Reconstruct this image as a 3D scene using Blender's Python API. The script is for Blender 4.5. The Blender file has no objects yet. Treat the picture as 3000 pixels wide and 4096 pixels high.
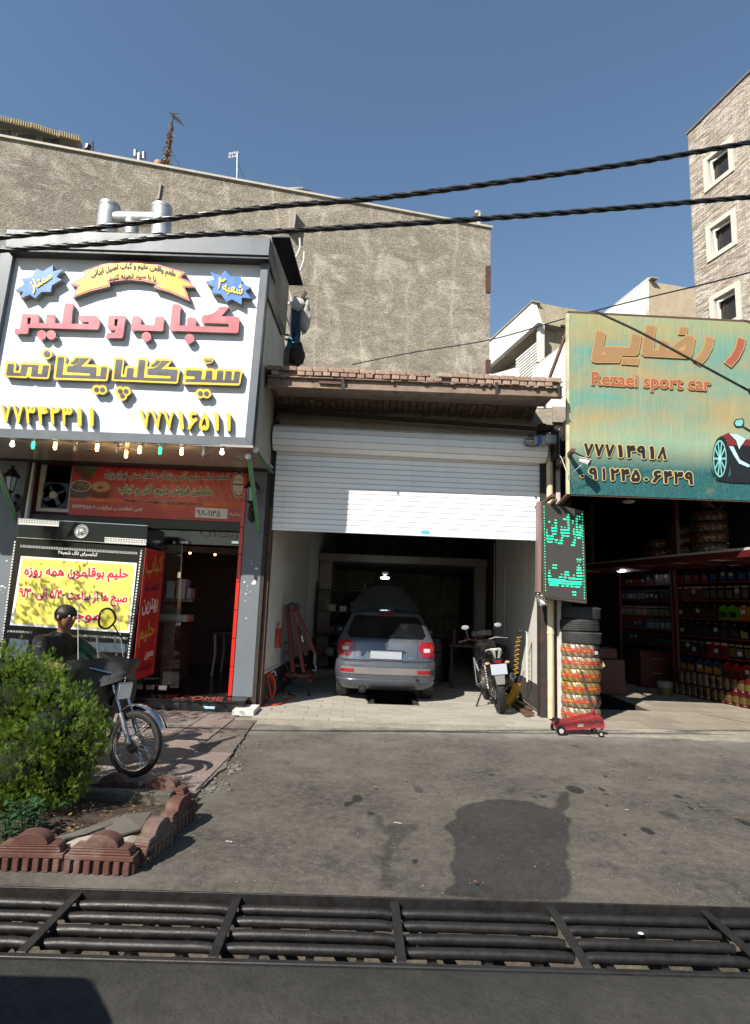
import bpy, bmesh, math, random
from math import sin, cos, pi, radians, sqrt, atan2
from mathutils import Vector, Matrix, noise
from mathutils.geometry import tessellate_polygon
random.seed(11)
S = bpy.context.scene
COL = S.collection
V = Vector

# ------------------------------------------------------------ camera
FPX, PITCH, ROLL, YAW, EYE = 2387.0, 0.1513, 0.03854, 0.01996, 1.55
FW = V((sin(YAW) * cos(PITCH), cos(YAW) * cos(PITCH), sin(PITCH)))
R0 = V((cos(YAW), -sin(YAW), 0)); U0 = R0.cross(FW)
RT = R0 * cos(ROLL) + U0 * sin(ROLL)
UP = U0 * cos(ROLL) - R0 * sin(ROLL)
CAM = V((0, 0, EYE))
cd = bpy.data.cameras.new('camera'); cam = bpy.data.objects.new('camera', cd); COL.objects.link(cam)
cd.sensor_fit = 'VERTICAL'; cd.sensor_height = 36; cd.sensor_width = 36; cd.lens = FPX / 4096 * 36
cd.clip_start = .05; cd.clip_end = 900
mw = Matrix.Identity(4)
for i, a in enumerate((RT, UP, -FW)):
    for k in range(3): mw[k][i] = a[k]
mw.translation = CAM
cam.matrix_world = mw
S.camera = cam
# ------------------------------------------------------------ sky and sun
SUN = V((.72, .92, -1.0)).normalized()          # the way the light travels
w = bpy.data.worlds.new("World"); S.world = w; w.use_nodes = True
nt = w.node_tree; bgn = nt.nodes['Background']
sky = nt.nodes.new('ShaderNodeTexSky'); sky.sky_type = 'NISHITA'; sky.sun_disc = False
sky.sun_elevation = math.asin(-SUN.z)
sky.sun_rotation = atan2(-SUN.x, -SUN.y)
sky.air_density = 1.5; sky.dust_density = .3; sky.ozone_density = 4; sky.altitude = 0
nt.links.new(sky.outputs[0], bgn.inputs[0]); bgn.inputs[1].default_value = .07
sl = bpy.data.lights.new('sun', 'SUN'); so = bpy.data.objects.new('sun', sl); COL.objects.link(so)
sl.energy = 5.0; sl.angle = radians(.5); sl.color = (1, .94, .85)
so.rotation_euler = SUN.to_track_quat('-Z', 'Y').to_euler(); so.location = (-20, -20, 30)
S.view_settings.view_transform = 'Standard'; S.view_settings.look = 'None'
S.view_settings.exposure = 0.85; S.view_settings.gamma = 1; S.view_settings.use_curve_mapping = False
S.render.engine = 'CYCLES'
S.cycles.max_bounces = 8; S.cycles.transparent_max_bounces = 12; S.cycles.use_denoising = True

# ------------------------------------------------------------ pixel (of the 3000x4096 photo) to point on a real plane
def ray(x, y): return RT * ((x - 1500) / FPX) - UP * ((y - 2048) / FPX) + FW
def PY(x, y, Y): d = ray(x, y); return CAM + d * (Y / d.y)
def PX(x, y, X): d = ray(x, y); return CAM + d * (X / d.x)
def PZ(x, y, Z=0.0): d = ray(x, y); return CAM + d * ((Z - EYE) / d.z)
def PP(x, y, p, n): d = ray(x, y); n = V(n); return CAM + d * ((V(p) - CAM).dot(n) / d.dot(n))

# ------------------------------------------------------------ materials
MATS = {}
def rgb(h):
    if isinstance(h, str):
        h = h.lstrip('#'); c = [int(h[i:i + 2], 16) / 255 for i in (0, 2, 4)]
        return tuple((x / 12.92 if x <= .04045 else ((x + .055) / 1.055) ** 2.4) for x in c)
    return tuple(h)
class NT:
    def __init__(s, name):
        s.m = bpy.data.materials.new(name); s.m.use_nodes = True; s.t = s.m.node_tree; s.n = s.t.nodes
        s.b = s.n['Principled BSDF']; s.out = s.n['Material Output']; s._c = None
    def add(s, typ, **kw):
        n = s.n.new(typ)
        for k, v in kw.items():
            if k in n.inputs: 
                s.set(n.inputs[k], v)
            else: setattr(n, k, v)
        return n
    def set(s, inp, v):
        if isinstance(v, bpy.types.NodeSocket): s.t.links.new(v, inp)
        elif isinstance(v, (tuple, list)) and inp.type == 'RGBA' and len(v) == 3: inp.default_value = (*v, 1)
        else: inp.default_value = v
    def co(s):
        if s._c is None: s._c = s.n.new('ShaderNodeTexCoord').outputs['Object']
        return s._c
    def noise(s, scale, detail=4, rough=.55, vec=None, dist=0):
        n = s.add('ShaderNodeTexNoise'); n.inputs['Scale'].default_value = scale; n.inputs['Detail'].default_value = detail
        n.inputs['Roughness'].default_value = rough; n.inputs['Distortion'].default_value = dist
        s.set(n.inputs['Vector'], vec or s.co()); return n.outputs['Fac']
    def sc(s, vec, sx, sy, sz, rot=(0, 0, 0)):
        n = s.add('ShaderNodeMapping'); n.inputs['Scale'].default_value = (sx, sy, sz); n.inputs['Rotation'].default_value = rot
        s.set(n.inputs['Vector'], vec); return n.outputs[0]
    def ramp(s, fac, a, b, ca=0., cb=1.):
        n = s.add('ShaderNodeMapRange'); n.inputs['From Min'].default_value = a; n.inputs['From Max'].default_value = b
        n.inputs['To Min'].default_value = ca; n.inputs['To Max'].default_value = cb; s.set(n.inputs['Value'], fac); return n.outputs[0]
    def mix(s, fac, a, b, mode='MIX'):
        n = s.add('ShaderNodeMix', data_type='RGBA', blend_type=mode)
        s.set(n.inputs[0], fac); s.set(n.inputs[6], a); s.set(n.inputs[7], b); return n.outputs[2]
    def math(s, op, a, b=0., c=0.):
        n = s.add('ShaderNodeMath', operation=op); s.set(n.inputs[0], a); s.set(n.inputs[1], b); s.set(n.inputs[2], c); return n.outputs[0]
    def xyz(s, vec=None):
        n = s.add('ShaderNodeSeparateXYZ'); s.set(n.inputs[0], vec or s.co()); return n.outputs
    def bump(s, h, strength=.3, dist=.01, nrm=None):
        n = s.add('ShaderNodeBump'); n.inputs['Strength'].default_value = strength; n.inputs['Distance'].default_value = dist
        s.set(n.inputs['Height'], h)
        if nrm: s.set(n.inputs['Normal'], nrm)
        s.t.links.new(n.outputs[0], s.b.inputs['Normal']); return n.outputs[0]
    def fin(s, col=None, rough=None, metal=None, spec=None):
        if col is not None: s.set(s.b.inputs['Base Color'], col)
        if rough is not None: s.set(s.b.inputs['Roughness'], rough)
        if metal is not None: s.b.inputs['Metallic'].default_value = metal
        if spec is not None: s.b.inputs['Specular IOR Level'].default_value = spec
        return s.m
def mat(name, col, rough=.55, var=.25, scale=6., bump=.15, metal=0., dirt=None, dirtamt=.4, dscale=2.5, spec=.5, coat=0, bscale=None, bdist=.004, streak=0):
    """general painted / plastic / metal surface: colour, broken by noise, dirt, small relief"""
    if name in MATS: return MATS[name]
    s = NT(name); c = rgb(col); dk = tuple(x * (1 - var) for x in c); lt = tuple(min(1, x * (1 + var * .6)) for x in c)
    f = s.ramp(s.noise(scale, 5), .3, .7); k = s.mix(f, dk, lt)
    if dirt:
        g = s.ramp(s.noise(dscale, 6, .65), .48, .72, 0, dirtamt)
        if streak:
            g2 = s.ramp(s.noise(dscale * 3, 4, .6, s.sc(s.co(), 1, 1, .06)), .45, .75, 0, streak); g = s.math('MAXIMUM', g, g2)
        k = s.mix(g, k, rgb(dirt))
    r = s.ramp(s.noise(scale * 2.3, 4), .2, .8, max(0.02, rough - .12), min(1, rough + .12))
    if bump: s.bump(s.noise(bscale or scale * 8, 5, .6), bump, bdist)
    s.fin(k, r, metal, spec)
    if coat: s.b.inputs['Coat Weight'].default_value = coat; s.b.inputs['Coat Roughness'].default_value = .08
    MATS[name] = s.m; return s.m
def emat(name, col, strength):
    s = NT(name); s.fin(rgb(col), .4); s.set(s.b.inputs['Emission Color'], rgb(col)); s.b.inputs['Emission Strength'].default_value = strength
    MATS[name] = s.m; return s.m
def glassmat(name, col=(.8, .9, .9), rough=.02, trans=.75):
    """thin clear sheet: mostly see-through, reflects at grazing angles"""
    s = NT(name); g = s.n.new('ShaderNodeBsdfGlossy'); g.inputs['Roughness'].default_value = rough
    t = s.n.new('ShaderNodeBsdfTransparent'); t.inputs[0].default_value = (*col, 1)
    f = s.n.new('ShaderNodeLayerWeight'); f.inputs[0].default_value = .5; f4 = s.math('POWER', f.outputs['Facing'], 4)
    m = s.n.new('ShaderNodeMixShader'); a = s.math('ADD', s.math('MULTIPLY', f4, trans * .6), .04)
    s.t.links.new(a, m.inputs[0]); s.t.links.new(t.outputs[0], m.inputs[1]); s.t.links.new(g.outputs[0], m.inputs[2])
    s.t.links.new(m.outputs[0], s.out.inputs[0]); MATS[name] = s.m; return s.m

# ------------------------------------------------------------ mesh building
class MB:
    def __init__(s): s.v = []; s.f = []; s.m = []
    def add(s, vs, fs, mi=0):
        o = len(s.v); s.v += [V(p) for p in vs]; s.f += [tuple(i + o for i in f) for f in fs]; s.m += [mi] * len(fs); return s
    def box(s, c, d, rot=None, mi=0):
        x, y, z = d[0] / 2, d[1] / 2, d[2] / 2; c = V(c)
        vs = [V(p) for p in ((-x, -y, -z), (x, -y, -z), (x, y, -z), (-x, y, -z), (-x, -y, z), (x, -y, z), (x, y, z), (-x, y, z))]
        if rot is not None: vs = [rot @ p for p in vs]
        return s.hexa([p + c for p in vs], mi)
    def bb(s, a, b, mi=0):
        a = V(a); b = V(b); return s.box((a + b) / 2, (abs(b.x - a.x), abs(b.y - a.y), abs(b.z - a.z)), None, mi)
    def hexa(s, p, mi=0): return s.add(p, [(0, 3, 2, 1), (4, 5, 6, 7), (0, 1, 5, 4), (1, 2, 6, 5), (2, 3, 7, 6), (3, 0, 4, 7)], mi)
    def slab(s, quad, off, mi=0):
        q = [V(p) for p in quad]; o = V(off); return s.hexa(q + [p + o for p in q], mi)
    def bar(s, a, b, wx, wz, mi=0, up=(0, 0, 1)):
        a = V(a); b = V(b); d = (b - a); L = d.length; d.normalize(); u = V(up)
        if abs(d.dot(u)) > .98: u = V((1, 0, 0))
        r = d.cross(u).normalized(); u = r.cross(d)
        vs = []
        for p in (a, b):
            for i, j in ((-1, -1), (1, -1), (1, 1), (-1, 1)): vs.append(p + r * i * wx / 2 + u * j * wz / 2)
        return s.hexa(vs, mi)
    def cyl(s, a, b, r0, r1=None, n=16, caps=True, mi=0):
        return s.loft([(a, r0), (b, r0 if r1 is None else r1)], n, caps, mi)
    def loft(s, pr, n=12, caps=True, mi=0):
        """tube through (point, radius) pairs"""
        P = [V(p) for p, r in pr]; Rr = [r for p, r in pr]; rings = []; prev = None
        for i in range(len(P)):
            t = (P[min(i + 1, len(P) - 1)] - P[max(i - 1, 0)])
            t = t.normalized() if t.length > 1e-9 else V((0, 0, 1))
            if prev is None:
                u = V((0, 0, 1)) if abs(t.z) < .9 else V((1, 0, 0)); r = t.cross(u).normalized()
            else: r = (prev - t * prev.dot(t)).normalized()
            prev = r; u = t.cross(r)
            rings.append([P[i] + (r * cos(2 * pi * k / n) + u * sin(2 * pi * k / n)) * Rr[i] for k in range(n)])
        return s.rings(rings, caps, mi)
    def rings(s, rings, caps=True, mi=0, closed=True):
        n = len(rings[0]); vs = [p for r in rings for p in r]; fs = []
        for i in range(len(rings) - 1):
            for k in range(n if closed else n - 1):
                a = i * n + k; b = i * n + (k + 1) % n; fs.append((a, b, b + n, a + n))
        if caps and closed: fs.append(tuple(range(n - 1, -1, -1))); fs.append(tuple(range((len(rings) - 1) * n, len(rings) * n)))
        return s.add(vs, fs, mi)
    def tube(s, pts, r, n=8, caps=True, mi=0): return s.loft([(p, r) for p in pts], n, caps, mi)
    def lathe(s, prof, c=(0, 0, 0), ax='z', n=24, mi=0, caps=False, closedprof=False, rot=None):
        rings = []
        P = list(prof) + ([prof[0]] if closedprof else [])
        for r, h in P:
            ring = []
            for k in range(n):
                a = 2 * pi * k / n; x, y = r * cos(a), r * sin(a)
                p = V((x, y, h)) if ax == 'z' else (V((x, h, y)) if ax == 'y' else V((h, x, y)))
                if rot is not None: p = rot @ p
                ring.append(p + V(c))
            rings.append(ring)
        return s.rings(rings, caps, mi)
    def sph(s, c, r, n=12, mi=0, sc=(1, 1, 1)):
        m = n // 2; rings = []
        for i in range(m + 1):
            t = pi * i / m; t = min(max(t, .02), pi - .02)
            rings.append([V(c) + V((sin(t) * cos(2 * pi * k / n) * sc[0], sin(t) * sin(2 * pi * k / n) * sc[1], -cos(t) * sc[2])) * r for k in range(n)])
        return s.rings(rings, True, mi)
    def torus(s, c, R, r, n=28, k=8, ax='z', mi=0, rot=None):
        return s.lathe([(R + r * cos(2 * pi * i / k), r * sin(2 * pi * i / k)) for i in range(k)], c, ax, n, mi, False, True, rot)
    def quad(s, a, b, c, d, mi=0): return s.add([a, b, c, d], [(0, 1, 2, 3)], mi)
    def prism(s, loops, off, mi=0, side=None):
        """flat polygon (first loop outer, the rest holes) given thickness by the vector off"""
        loops = [[V(p) for p in L] for L in loops]; off = V(off)
        tri = tessellate_polygon(loops); fl = [p for L in loops for p in L]; n = len(fl)
        s.add(fl, [tuple(t) for t in tri], mi)
        s.add([p + off for p in fl], [tuple(t) for t in tri], mi)
        for L in loops:
            m = len(L); s.add(L + [p + off for p in L], [(k, (k + 1) % m, (k + 1) % m + m, k + m) for k in range(m)], mi if side is None else side)
        return s
    def grid(s, fn, nu, nv, mi=0):
        vs = [fn(i / nu, j / nv) for j in range(nv + 1) for i in range(nu + 1)]
        fs = [(j * (nu + 1) + i, j * (nu + 1) + i + 1, (j + 1) * (nu + 1) + i + 1, (j + 1) * (nu + 1) + i) for j in range(nv) for i in range(nu)]
        return s.add(vs, fs, mi)
    def xf(s, M, start=0):
        for i in range(start, len(s.v)): s.v[i] = M @ s.v[i]
        return s
    def build(s, name, m, parent=None, smooth=35, bevel=0, origin=None, fix=True, local=False, bseg=1):
        me = bpy.data.meshes.new(name)
        off = V((0, 0, 0))
        if parent is not None:
            r = parent
            while r.parent: r = r.parent
            if not local: off = r.location.copy()
        elif not local:
            if origin is not None: off = V(origin)
            else:
                xs = [p.x for p in s.v]; ys = [p.y for p in s.v]; zs = [p.z for p in s.v]
                off = V(((min(xs) + max(xs)) / 2, (min(ys) + max(ys)) / 2, min(zs)))
        me.from_pydata([tuple(p - off) for p in s.v], [], s.f)
        ms = m if isinstance(m, (list, tuple)) else [m]
        for q in ms: me.materials.append(q)
        if len(ms) > 1: me.polygons.foreach_set('material_index', s.m)
        if fix:
            bm = bmesh.new(); bm.from_mesh(me); bmesh.ops.remove_doubles(bm, verts=bm.verts, dist=1e-5)
            bmesh.ops.recalc_face_normals(bm, faces=bm.faces)
            if bevel: bmesh.ops.bevel(bm, geom=[e for e in bm.edges if len(e.link_faces) == 2 and e.calc_face_angle(0) > .5], offset=bevel, segments=bseg, affect='EDGES', profile=.6)
            bm.to_mesh(me); bm.free()
        if smooth:
            me.polygons.foreach_set('use_smooth', [True] * len(me.polygons)); me.set_sharp_from_angle(angle=radians(smooth))
        o = bpy.data.objects.new(name, me); COL.objects.link(o)
        if parent is not None: o.parent = parent
        else: o.location = off
        return o
def tag(o, label=None, cat=None, group=None, kind=None):
    if label: o['label'] = label
    if cat: o['category'] = cat
    if group: o['group'] = group
    if kind: o['kind'] = kind
    return o
def thing(name, loc, label, cat, group=None):
    o = bpy.data.objects.new(name, None); COL.objects.link(o); o.location = V(loc); o.empty_display_size = .2
    return tag(o, label, cat, group)
def struct(o): o['kind'] = 'structure'; return o
def copy_tree(o, parent=None):
    c = o.copy(); COL.objects.link(c)
    if parent is not None: c.parent = parent
    for ch in list(o.children): copy_tree(ch, c)
    return c
def place(root, loc, rz=0, rx=0, ry=0): root.location = V(loc); root.rotation_euler = (rx, ry, rz); return root
def rotz(a): return Matrix.Rotation(a, 3, 'Z')
def Zm(x0, y0, w, rw=1652):
    k = w / rw
    return lambda x, y: (x0 + x * k, y0 + y * k)

# ------------------------------------------------------------ lettering
AR = {'ا': 'FE8D FE8E', 'آ': 'FE81 FE82', 'ب': 'FE8F FE90 FE91 FE92', 'پ': 'FB56 FB57 FB58 FB59', 'ت': 'FE95 FE96 FE97 FE98', 'ج': 'FE9D FE9E FE9F FEA0',
      'ح': 'FEA1 FEA2 FEA3 FEA4', 'خ': 'FEA5 FEA6 FEA7 FEA8', 'د': 'FEA9 FEAA', 'ذ': 'FEAB FEAC', 'ر': 'FEAD FEAE', 'ز': 'FEAF FEB0', 'ژ': 'FB8A FB8B',
      'س': 'FEB1 FEB2 FEB3 FEB4', 'ش': 'FEB5 FEB6 FEB7 FEB8', 'ص': 'FEB9 FEBA FEBB FEBC', 'ض': 'FEBD FEBE FEBF FEC0', 'ط': 'FEC1 FEC2 FEC3 FEC4',
      'ع': 'FEC9 FECA FECB FECC', 'غ': 'FECD FECE FECF FED0', 'ف': 'FED1 FED2 FED3 FED4', 'ق': 'FED5 FED6 FED7 FED8', 'ک': 'FB8E FB8F FB90 FB91',
      'گ': 'FB92 FB93 FB94 FB95', 'ل': 'FEDD FEDE FEDF FEE0', 'م': 'FEE1 FEE2 FEE3 FEE4', 'ن': 'FEE5 FEE6 FEE7 FEE8', 'و': 'FEED FEEE',
      'ه': 'FEE9 FEEA FEEB FEEC', 'ی': 'FBFC FBFD FBFE FBFF'}
AR = {k: [chr(int(x, 16)) for x in v.split()] for k, v in AR.items()}
def shape(t):
    if not any(c in AR for c in t): return t
    out = []; n = len(t); i = 0
    def joins_next(c): return c in AR and len(AR[c]) == 4
    while i < n:
        c = t[i]
        if c in AR:
            prev = i > 0 and joins_next(t[i - 1]); nxt = joins_next(c) and i + 1 < n and t[i + 1] in AR
            out.append(AR[c][(3 if nxt else 1) if prev else (2 if nxt else 0)])
        elif c in '()': out.append(')' if c == '(' else '(')
        else: out.append(c)
        i += 1
    res = []; run = ''
    for c in out:                                   # digits keep their own direction
        if c in '۰۱۲۳۴۵۶۷۸۹/-0123456789': run += c
        else:
            if run: res.append(run); run = ''
            res.append(c)
    if run: res.append(run)
    return ''.join(reversed(res))
TXT = {}
def glyphs(body):
    """outline of the shaped text as points and directed edges"""
    cu = bpy.data.curves.new('text', 'FONT'); cu.body = shape(body); cu.fill_mode = 'NONE'; cu.resolution_u = 3
    o = bpy.data.objects.new('text', cu); COL.objects.link(o)
    dg = bpy.context.evaluated_depsgraph_get(); me = bpy.data.meshes.new_from_object(o.evaluated_get(dg))
    P = [(v.co.x, v.co.y) for v in me.vertices]; E = [tuple(e.vertices) for e in me.edges]
    bpy.data.objects.remove(o); bpy.data.curves.remove(cu); bpy.data.meshes.remove(me)
    nb = {}
    for a, b in E: nb.setdefault(a, []).append(b); nb.setdefault(b, []).append(a)
    seen = set(); out = []
    for s0 in range(len(P)):                       # walk every loop in point order so that its direction is kept
        if s0 in seen or s0 not in nb: continue
        loop = [s0]; seen.add(s0); cur = s0 + 1 if s0 + 1 in nb[s0] else nb[s0][0]
        while cur not in seen:
            seen.add(cur); loop.append(cur); nx = [q for q in nb[cur] if q not in seen]
            if not nx: break
            cur = nx[0]
        out += [(loop[i], loop[(i + 1) % len(loop)]) for i in range(len(loop))]
    return P, out
import numpy as np
SDF = {}
def sdf(body, res):
    """signed distance field of the shaped text, for even bold strokes and halos"""
    if (body, res) in SDF: return SDF[(body, res)]
    P, E = glyphs(body); P = np.array(P); pad = .17
    x0, y0 = P.min(0) - pad; x1, y1 = P.max(0) + pad; h = 1.0 / res; nx = int((x1 - x0) / h) + 2; ny = int((y1 - y0) / h) + 2
    X = x0 + np.arange(nx) * h + 1e-5; Y = y0 + np.arange(ny) * h + 1.3e-5; W = np.zeros((ny, nx), int); D = np.full((ny, nx), .3)
    for ia, ib in E:
        a, b = P[ia], P[ib]
        if a[1] != b[1]:
            lo_, hi_ = (a, b) if a[1] < b[1] else (b, a); sg = 1 if a[1] < b[1] else -1
            for j in np.flatnonzero((Y >= lo_[1]) & (Y < hi_[1])): xc = lo_[0] + (hi_[0] - lo_[0]) * (Y[j] - lo_[1]) / (hi_[1] - lo_[1]); W[j, X > xc] += sg
        lo = np.minimum(a, b) - pad; hi = np.maximum(a, b) + pad
        i0, i1 = max(0, int((lo[0] - x0) / h)), int((hi[0] - x0) / h) + 2; j0, j1 = max(0, int((lo[1] - y0) / h)), int((hi[1] - y0) / h) + 2
        xx, yy = np.meshgrid(X[i0:i1], Y[j0:j1]); ab = b - a; L = max(1e-12, ab @ ab); t = np.clip(((xx - a[0]) * ab[0] + (yy - a[1]) * ab[1]) / L, 0, 1)
        D[j0:j1, i0:i1] = np.minimum(D[j0:j1, i0:i1], np.hypot(xx - a[0] - t * ab[0], yy - a[1] - t * ab[1]))
    ins = W != 0
    D[ins] *= -1; SDF[(body, res)] = (X, Y, D, P.min(0), P.max(0)); return SDF[(body, res)]
def iso(body, d, res):
    X, Y, D, lo, hi = sdf(body, res); F = D - d; neg = F < 0; vs, fs, rim = [], [], []; ny, nx = F.shape
    full = neg[:-1, :-1] & neg[1:, :-1] & neg[:-1, 1:] & neg[1:, 1:]; anyc = neg[:-1, :-1] | neg[1:, :-1] | neg[:-1, 1:] | neg[1:, 1:]
    for j in range(ny - 1):
        row = full[j]; i = 0
        idx = np.flatnonzero(row)
        if len(idx):
            cut = np.flatnonzero(np.diff(idx) > 1); st = np.concatenate(([0], cut + 1)); en = np.concatenate((cut, [len(idx) - 1]))
            for a, b in zip(st, en):
                xa, xb = X[idx[a]], X[idx[b] + 1]; o = len(vs); vs += [(xa, Y[j]), (xb, Y[j]), (xb, Y[j + 1]), (xa, Y[j + 1])]; fs.append((o, o + 1, o + 2, o + 3))
        for i in np.flatnonzero(anyc[j] & ~row):
            c = [(X[i], Y[j], F[j, i]), (X[i + 1], Y[j], F[j, i + 1]), (X[i + 1], Y[j + 1], F[j + 1, i + 1]), (X[i], Y[j + 1], F[j + 1, i])]; poly = []; cr = []
            for k in range(4):
                p_, q_ = c[k], c[(k + 1) % 4]
                if p_[2] < 0: poly.append((p_[0], p_[1]))
                if (p_[2] < 0) != (q_[2] < 0): t = p_[2] / (p_[2] - q_[2]); z = (p_[0] + (q_[0] - p_[0]) * t, p_[1] + (q_[1] - p_[1]) * t); poly.append(z); cr.append(z)
            if len(poly) > 2: o = len(vs); vs += poly; fs.append(tuple(range(o, o + len(poly))))
            if len(cr) == 2: rim.append((cr[0], cr[1]))
    return vs, fs, rim, (lo[0] - d, lo[1] - d, hi[0] + d, hi[1] + d)
def lettering(mb, body, box, proj, bold=.012, thick=0, depth=0, arc=0, ref=None, mi=0, off=(0, -1, 0), res=34, sides=False):
    """box = four pixel corners TL TR BR BL that the ink fills; proj turns a pixel into a point; depth lifts it off the sheet"""
    vs, fs, rim, bb = iso(body, bold, res)
    if ref is not None: bb = (bb[0] + bold - ref, bb[1] + bold - ref, bb[2] - bold + ref, bb[3] - bold + ref)
    x0, y0, x1, y1 = bb; TL, TR, BR, BL = box; off = V(off)
    def mp_(p):
        u = (p[0] - x0) / (x1 - x0); t = (p[1] - y0) / (y1 - y0)
        return V(proj((BL[0] * (1 - u) + BR[0] * u) * (1 - t) + (TL[0] * (1 - u) + TR[0] * u) * t, (BL[1] * (1 - u) + BR[1] * u) * (1 - t) + (TL[1] * (1 - u) + TR[1] * u) * t - arc * 4 * u * (1 - u)))
    mb.add([mp_(p) + (V((0, 0, 0)) if sides else off * depth) for p in vs], fs, mi)
    if sides:
        for a, b in rim: A_, B_ = mp_(a), mp_(b); mb.add([A_, B_, B_ - off * depth, A_ - off * depth], [(0, 1, 2, 3)], 1)
    return mb
def bxy(x0, y0, x1, y1): return ((x0, y0), (x1, y0), (x1, y1), (x0, y1))
def inset(poly, d):
    n = len(poly); A = sum(poly[i][0] * poly[(i + 1) % n][1] - poly[(i + 1) % n][0] * poly[i][1] for i in range(n)); sg = 1 if A > 0 else -1; out = []
    for i in range(n):
        p0 = V(poly[i - 1]).to_2d(); p1 = V(poly[i]).to_2d(); p2 = V(poly[(i + 1) % n]).to_2d()
        a = (p1 - p0).normalized(); b = (p2 - p1).normalized(); na = V((-a.y, a.x)) * sg; nb = V((-b.y, b.x)) * sg
        m = (na + nb); m = m / max(m.length_squared / 2, .35); out.append(tuple(p1 + m * d))
    return out
def circ(c, r, n=18): return [(c[0] + r * cos(2 * pi * k / n), c[1] + r * sin(2 * pi * k / n)) for k in range(n)]
# ============================================================ materials of the setting
def ground_mat(name, base, light, wet=True, scale=1.0):
    s = NT(name)
    n1 = s.noise(1.1 * scale, 6, .6); n2 = s.noise(14 * scale, 5, .7); n3 = s.noise(120, 3, .7); n4 = s.noise(3.2 * scale, 5, .65)
    k = s.mix(s.ramp(n1, .32, .66), tuple(x * .8 for x in rgb(base)), tuple(x * 1.15 for x in rgb(light)))
    k = s.mix(s.ramp(n4, .45, .72, 0, .6), k, tuple(x * .6 for x in rgb(base)))
    k = s.mix(s.ramp(n2, .42, .72, 0, .55), k, tuple(x * 1.6 for x in rgb(light))); k = s.mix(s.ramp(s.noise(7, 5, .75, None, .8), .56, .7, 0, .5), k, tuple(x * .5 for x in rgb(base)))
    sp = s.ramp(n3, .60, .70, 0, .75); k = s.mix(sp, k, (.3, .28, .24))
    vor = s.add('ShaderNodeTexVoronoi', feature='DISTANCE_TO_EDGE'); vor.inputs['Scale'].default_value = .55
    wv = s.add('ShaderNodeVectorMath', operation='ADD'); s.set(wv.inputs[0], s.co()); nn = s.add('ShaderNodeTexNoise'); nn.inputs['Scale'].default_value = 3.5; nn.inputs['Detail'].default_value = 6; s.set(nn.inputs['Vector'], s.co())
    s.set(wv.inputs[1], nn.outputs['Color']); s.set(vor.inputs['Vector'], wv.outputs[0])
    cr = s.math('MULTIPLY', s.ramp(vor.outputs['Distance'], .0, .012, 1, 0), s.ramp(n1, .5, .62, 0, .45)); k = s.mix(cr, k, (.02, .02, .02))
    r = s.ramp(n2, .3, .7, .75, .95)
    if wet:
        at = s.add('ShaderNodeAttribute', attribute_name='stain_and_dimming'); ch = s.xyz(at.outputs['Color'])
        e = s.math('ADD', ch[0], s.math('MULTIPLY', s.math('SUBTRACT', s.noise(26, 5, .7), .5), .5))
        wm = s.ramp(e, .38, .62, 0, .74)
        k = s.mix(wm, k, (.018, .018, .019)); k = s.mix(s.math('MULTIPLY', wm, s.ramp(n3, .6, .68, 0, .3)), k, (.25, .22, .18))
        e2 = s.math('ADD', ch[1], s.math('MULTIPLY', s.math('SUBTRACT', s.noise(40, 3, .6), .5), .4)); k = s.mix(s.ramp(e2, .32, .62, 0, .95), k, (.012, .012, .013))
        k = s.mix(s.math('MULTIPLY', ch[2], s.ramp(s.noise(2.4, 6, .65), .25, .7)), k, (.40, .375, .335))
        r = s.math('SUBTRACT', r, s.math('MULTIPLY', wm, .3))
    h = s.math('ADD', s.math('MULTIPLY', s.noise(200, 3, .6), .35), s.math('ADD', s.math('MULTIPLY', n2, .5), s.math('MULTIPLY', cr, -.7)))
    s.bump(h, .8, .010); s.fin(k, r, 0, .35); return s.m
M_ASPH = ground_mat('asphalt', '#3b3833', '#544f47')
M_ROAD = ground_mat('road_asphalt', '#1f1f20', '#2c2b2a', False, .8)
def concrete(name, a, b, dark, sc=1.5, bmp=.5, streak=.5, bscale=40, bd=.01):
    s = NT(name); n1 = s.noise(sc, 7, .62); n2 = s.noise(sc * 7, 5, .65); n3 = s.noise(sc * 1.7, 5, .6, s.sc(s.co(), 1, 1, .09))
    k = s.mix(s.ramp(n1, .32, .68), rgb(a), rgb(b)); k = s.mix(s.ramp(n2, .45, .75, 0, .5), k, rgb(dark)); k = s.mix(s.ramp(n3, .5, .78, 0, streak), k, rgb(dark))
    s.bump(s.math('ADD', s.noise(bscale, 6, .7), n2), bmp, bd); s.fin(k, s.ramp(n2, .2, .8, .75, .95), 0, .3); return s.m
M_CONC = concrete('old_concrete', '#8a8378', '#a39b8e', '#5d5850')
M_DRAINC = concrete('drain_concrete', '#4c473f', '#6d665b', '#26231f', 3, .8, .7)
M_SLAB = concrete('paving_slab', '#8f8a80', '#aaa499', '#6c675e', 5, .5, .0, 60, .004)
M_PAVE = concrete('pavement_tile', '#7d6e66', '#97897f', '#5b534d', 4, .3, 0, 50, .004)
M_WALLW = mat('white_wall_paint', '#c9c6bf', .7, .06, 2, .1, dirt='#6e6a62', dirtamt=.3, dscale=1.2, streak=.25)
M_WALLD = mat('dimmed_wall_paint', '#8d857d', .75, .1, 2, .1, dirt='#3a3632', dirtamt=.5, dscale=1.5)  # wall paint with the dimness deep in the garage put into its colour
M_DADO = mat('dark_dado_tile', '#4a4845', .45, .2, 4, .1, dirt='#20201f', dirtamt=.5)
M_BRICK = concrete('old_brick', '#8d6656', '#ab8271', '#5d4a42', 9, .6, .0, 70, .006)
M_VAULT = concrete('sooty_brick', '#6a5b50', '#8a7767', '#2c2520', 6, .7, .0, 60, .008)
M_RUST = mat('rusty_steel', '#5a463c', .75, .35, 9, .3, .3, dirt='#7a4026', dirtamt=.6, dscale=6)
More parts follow.
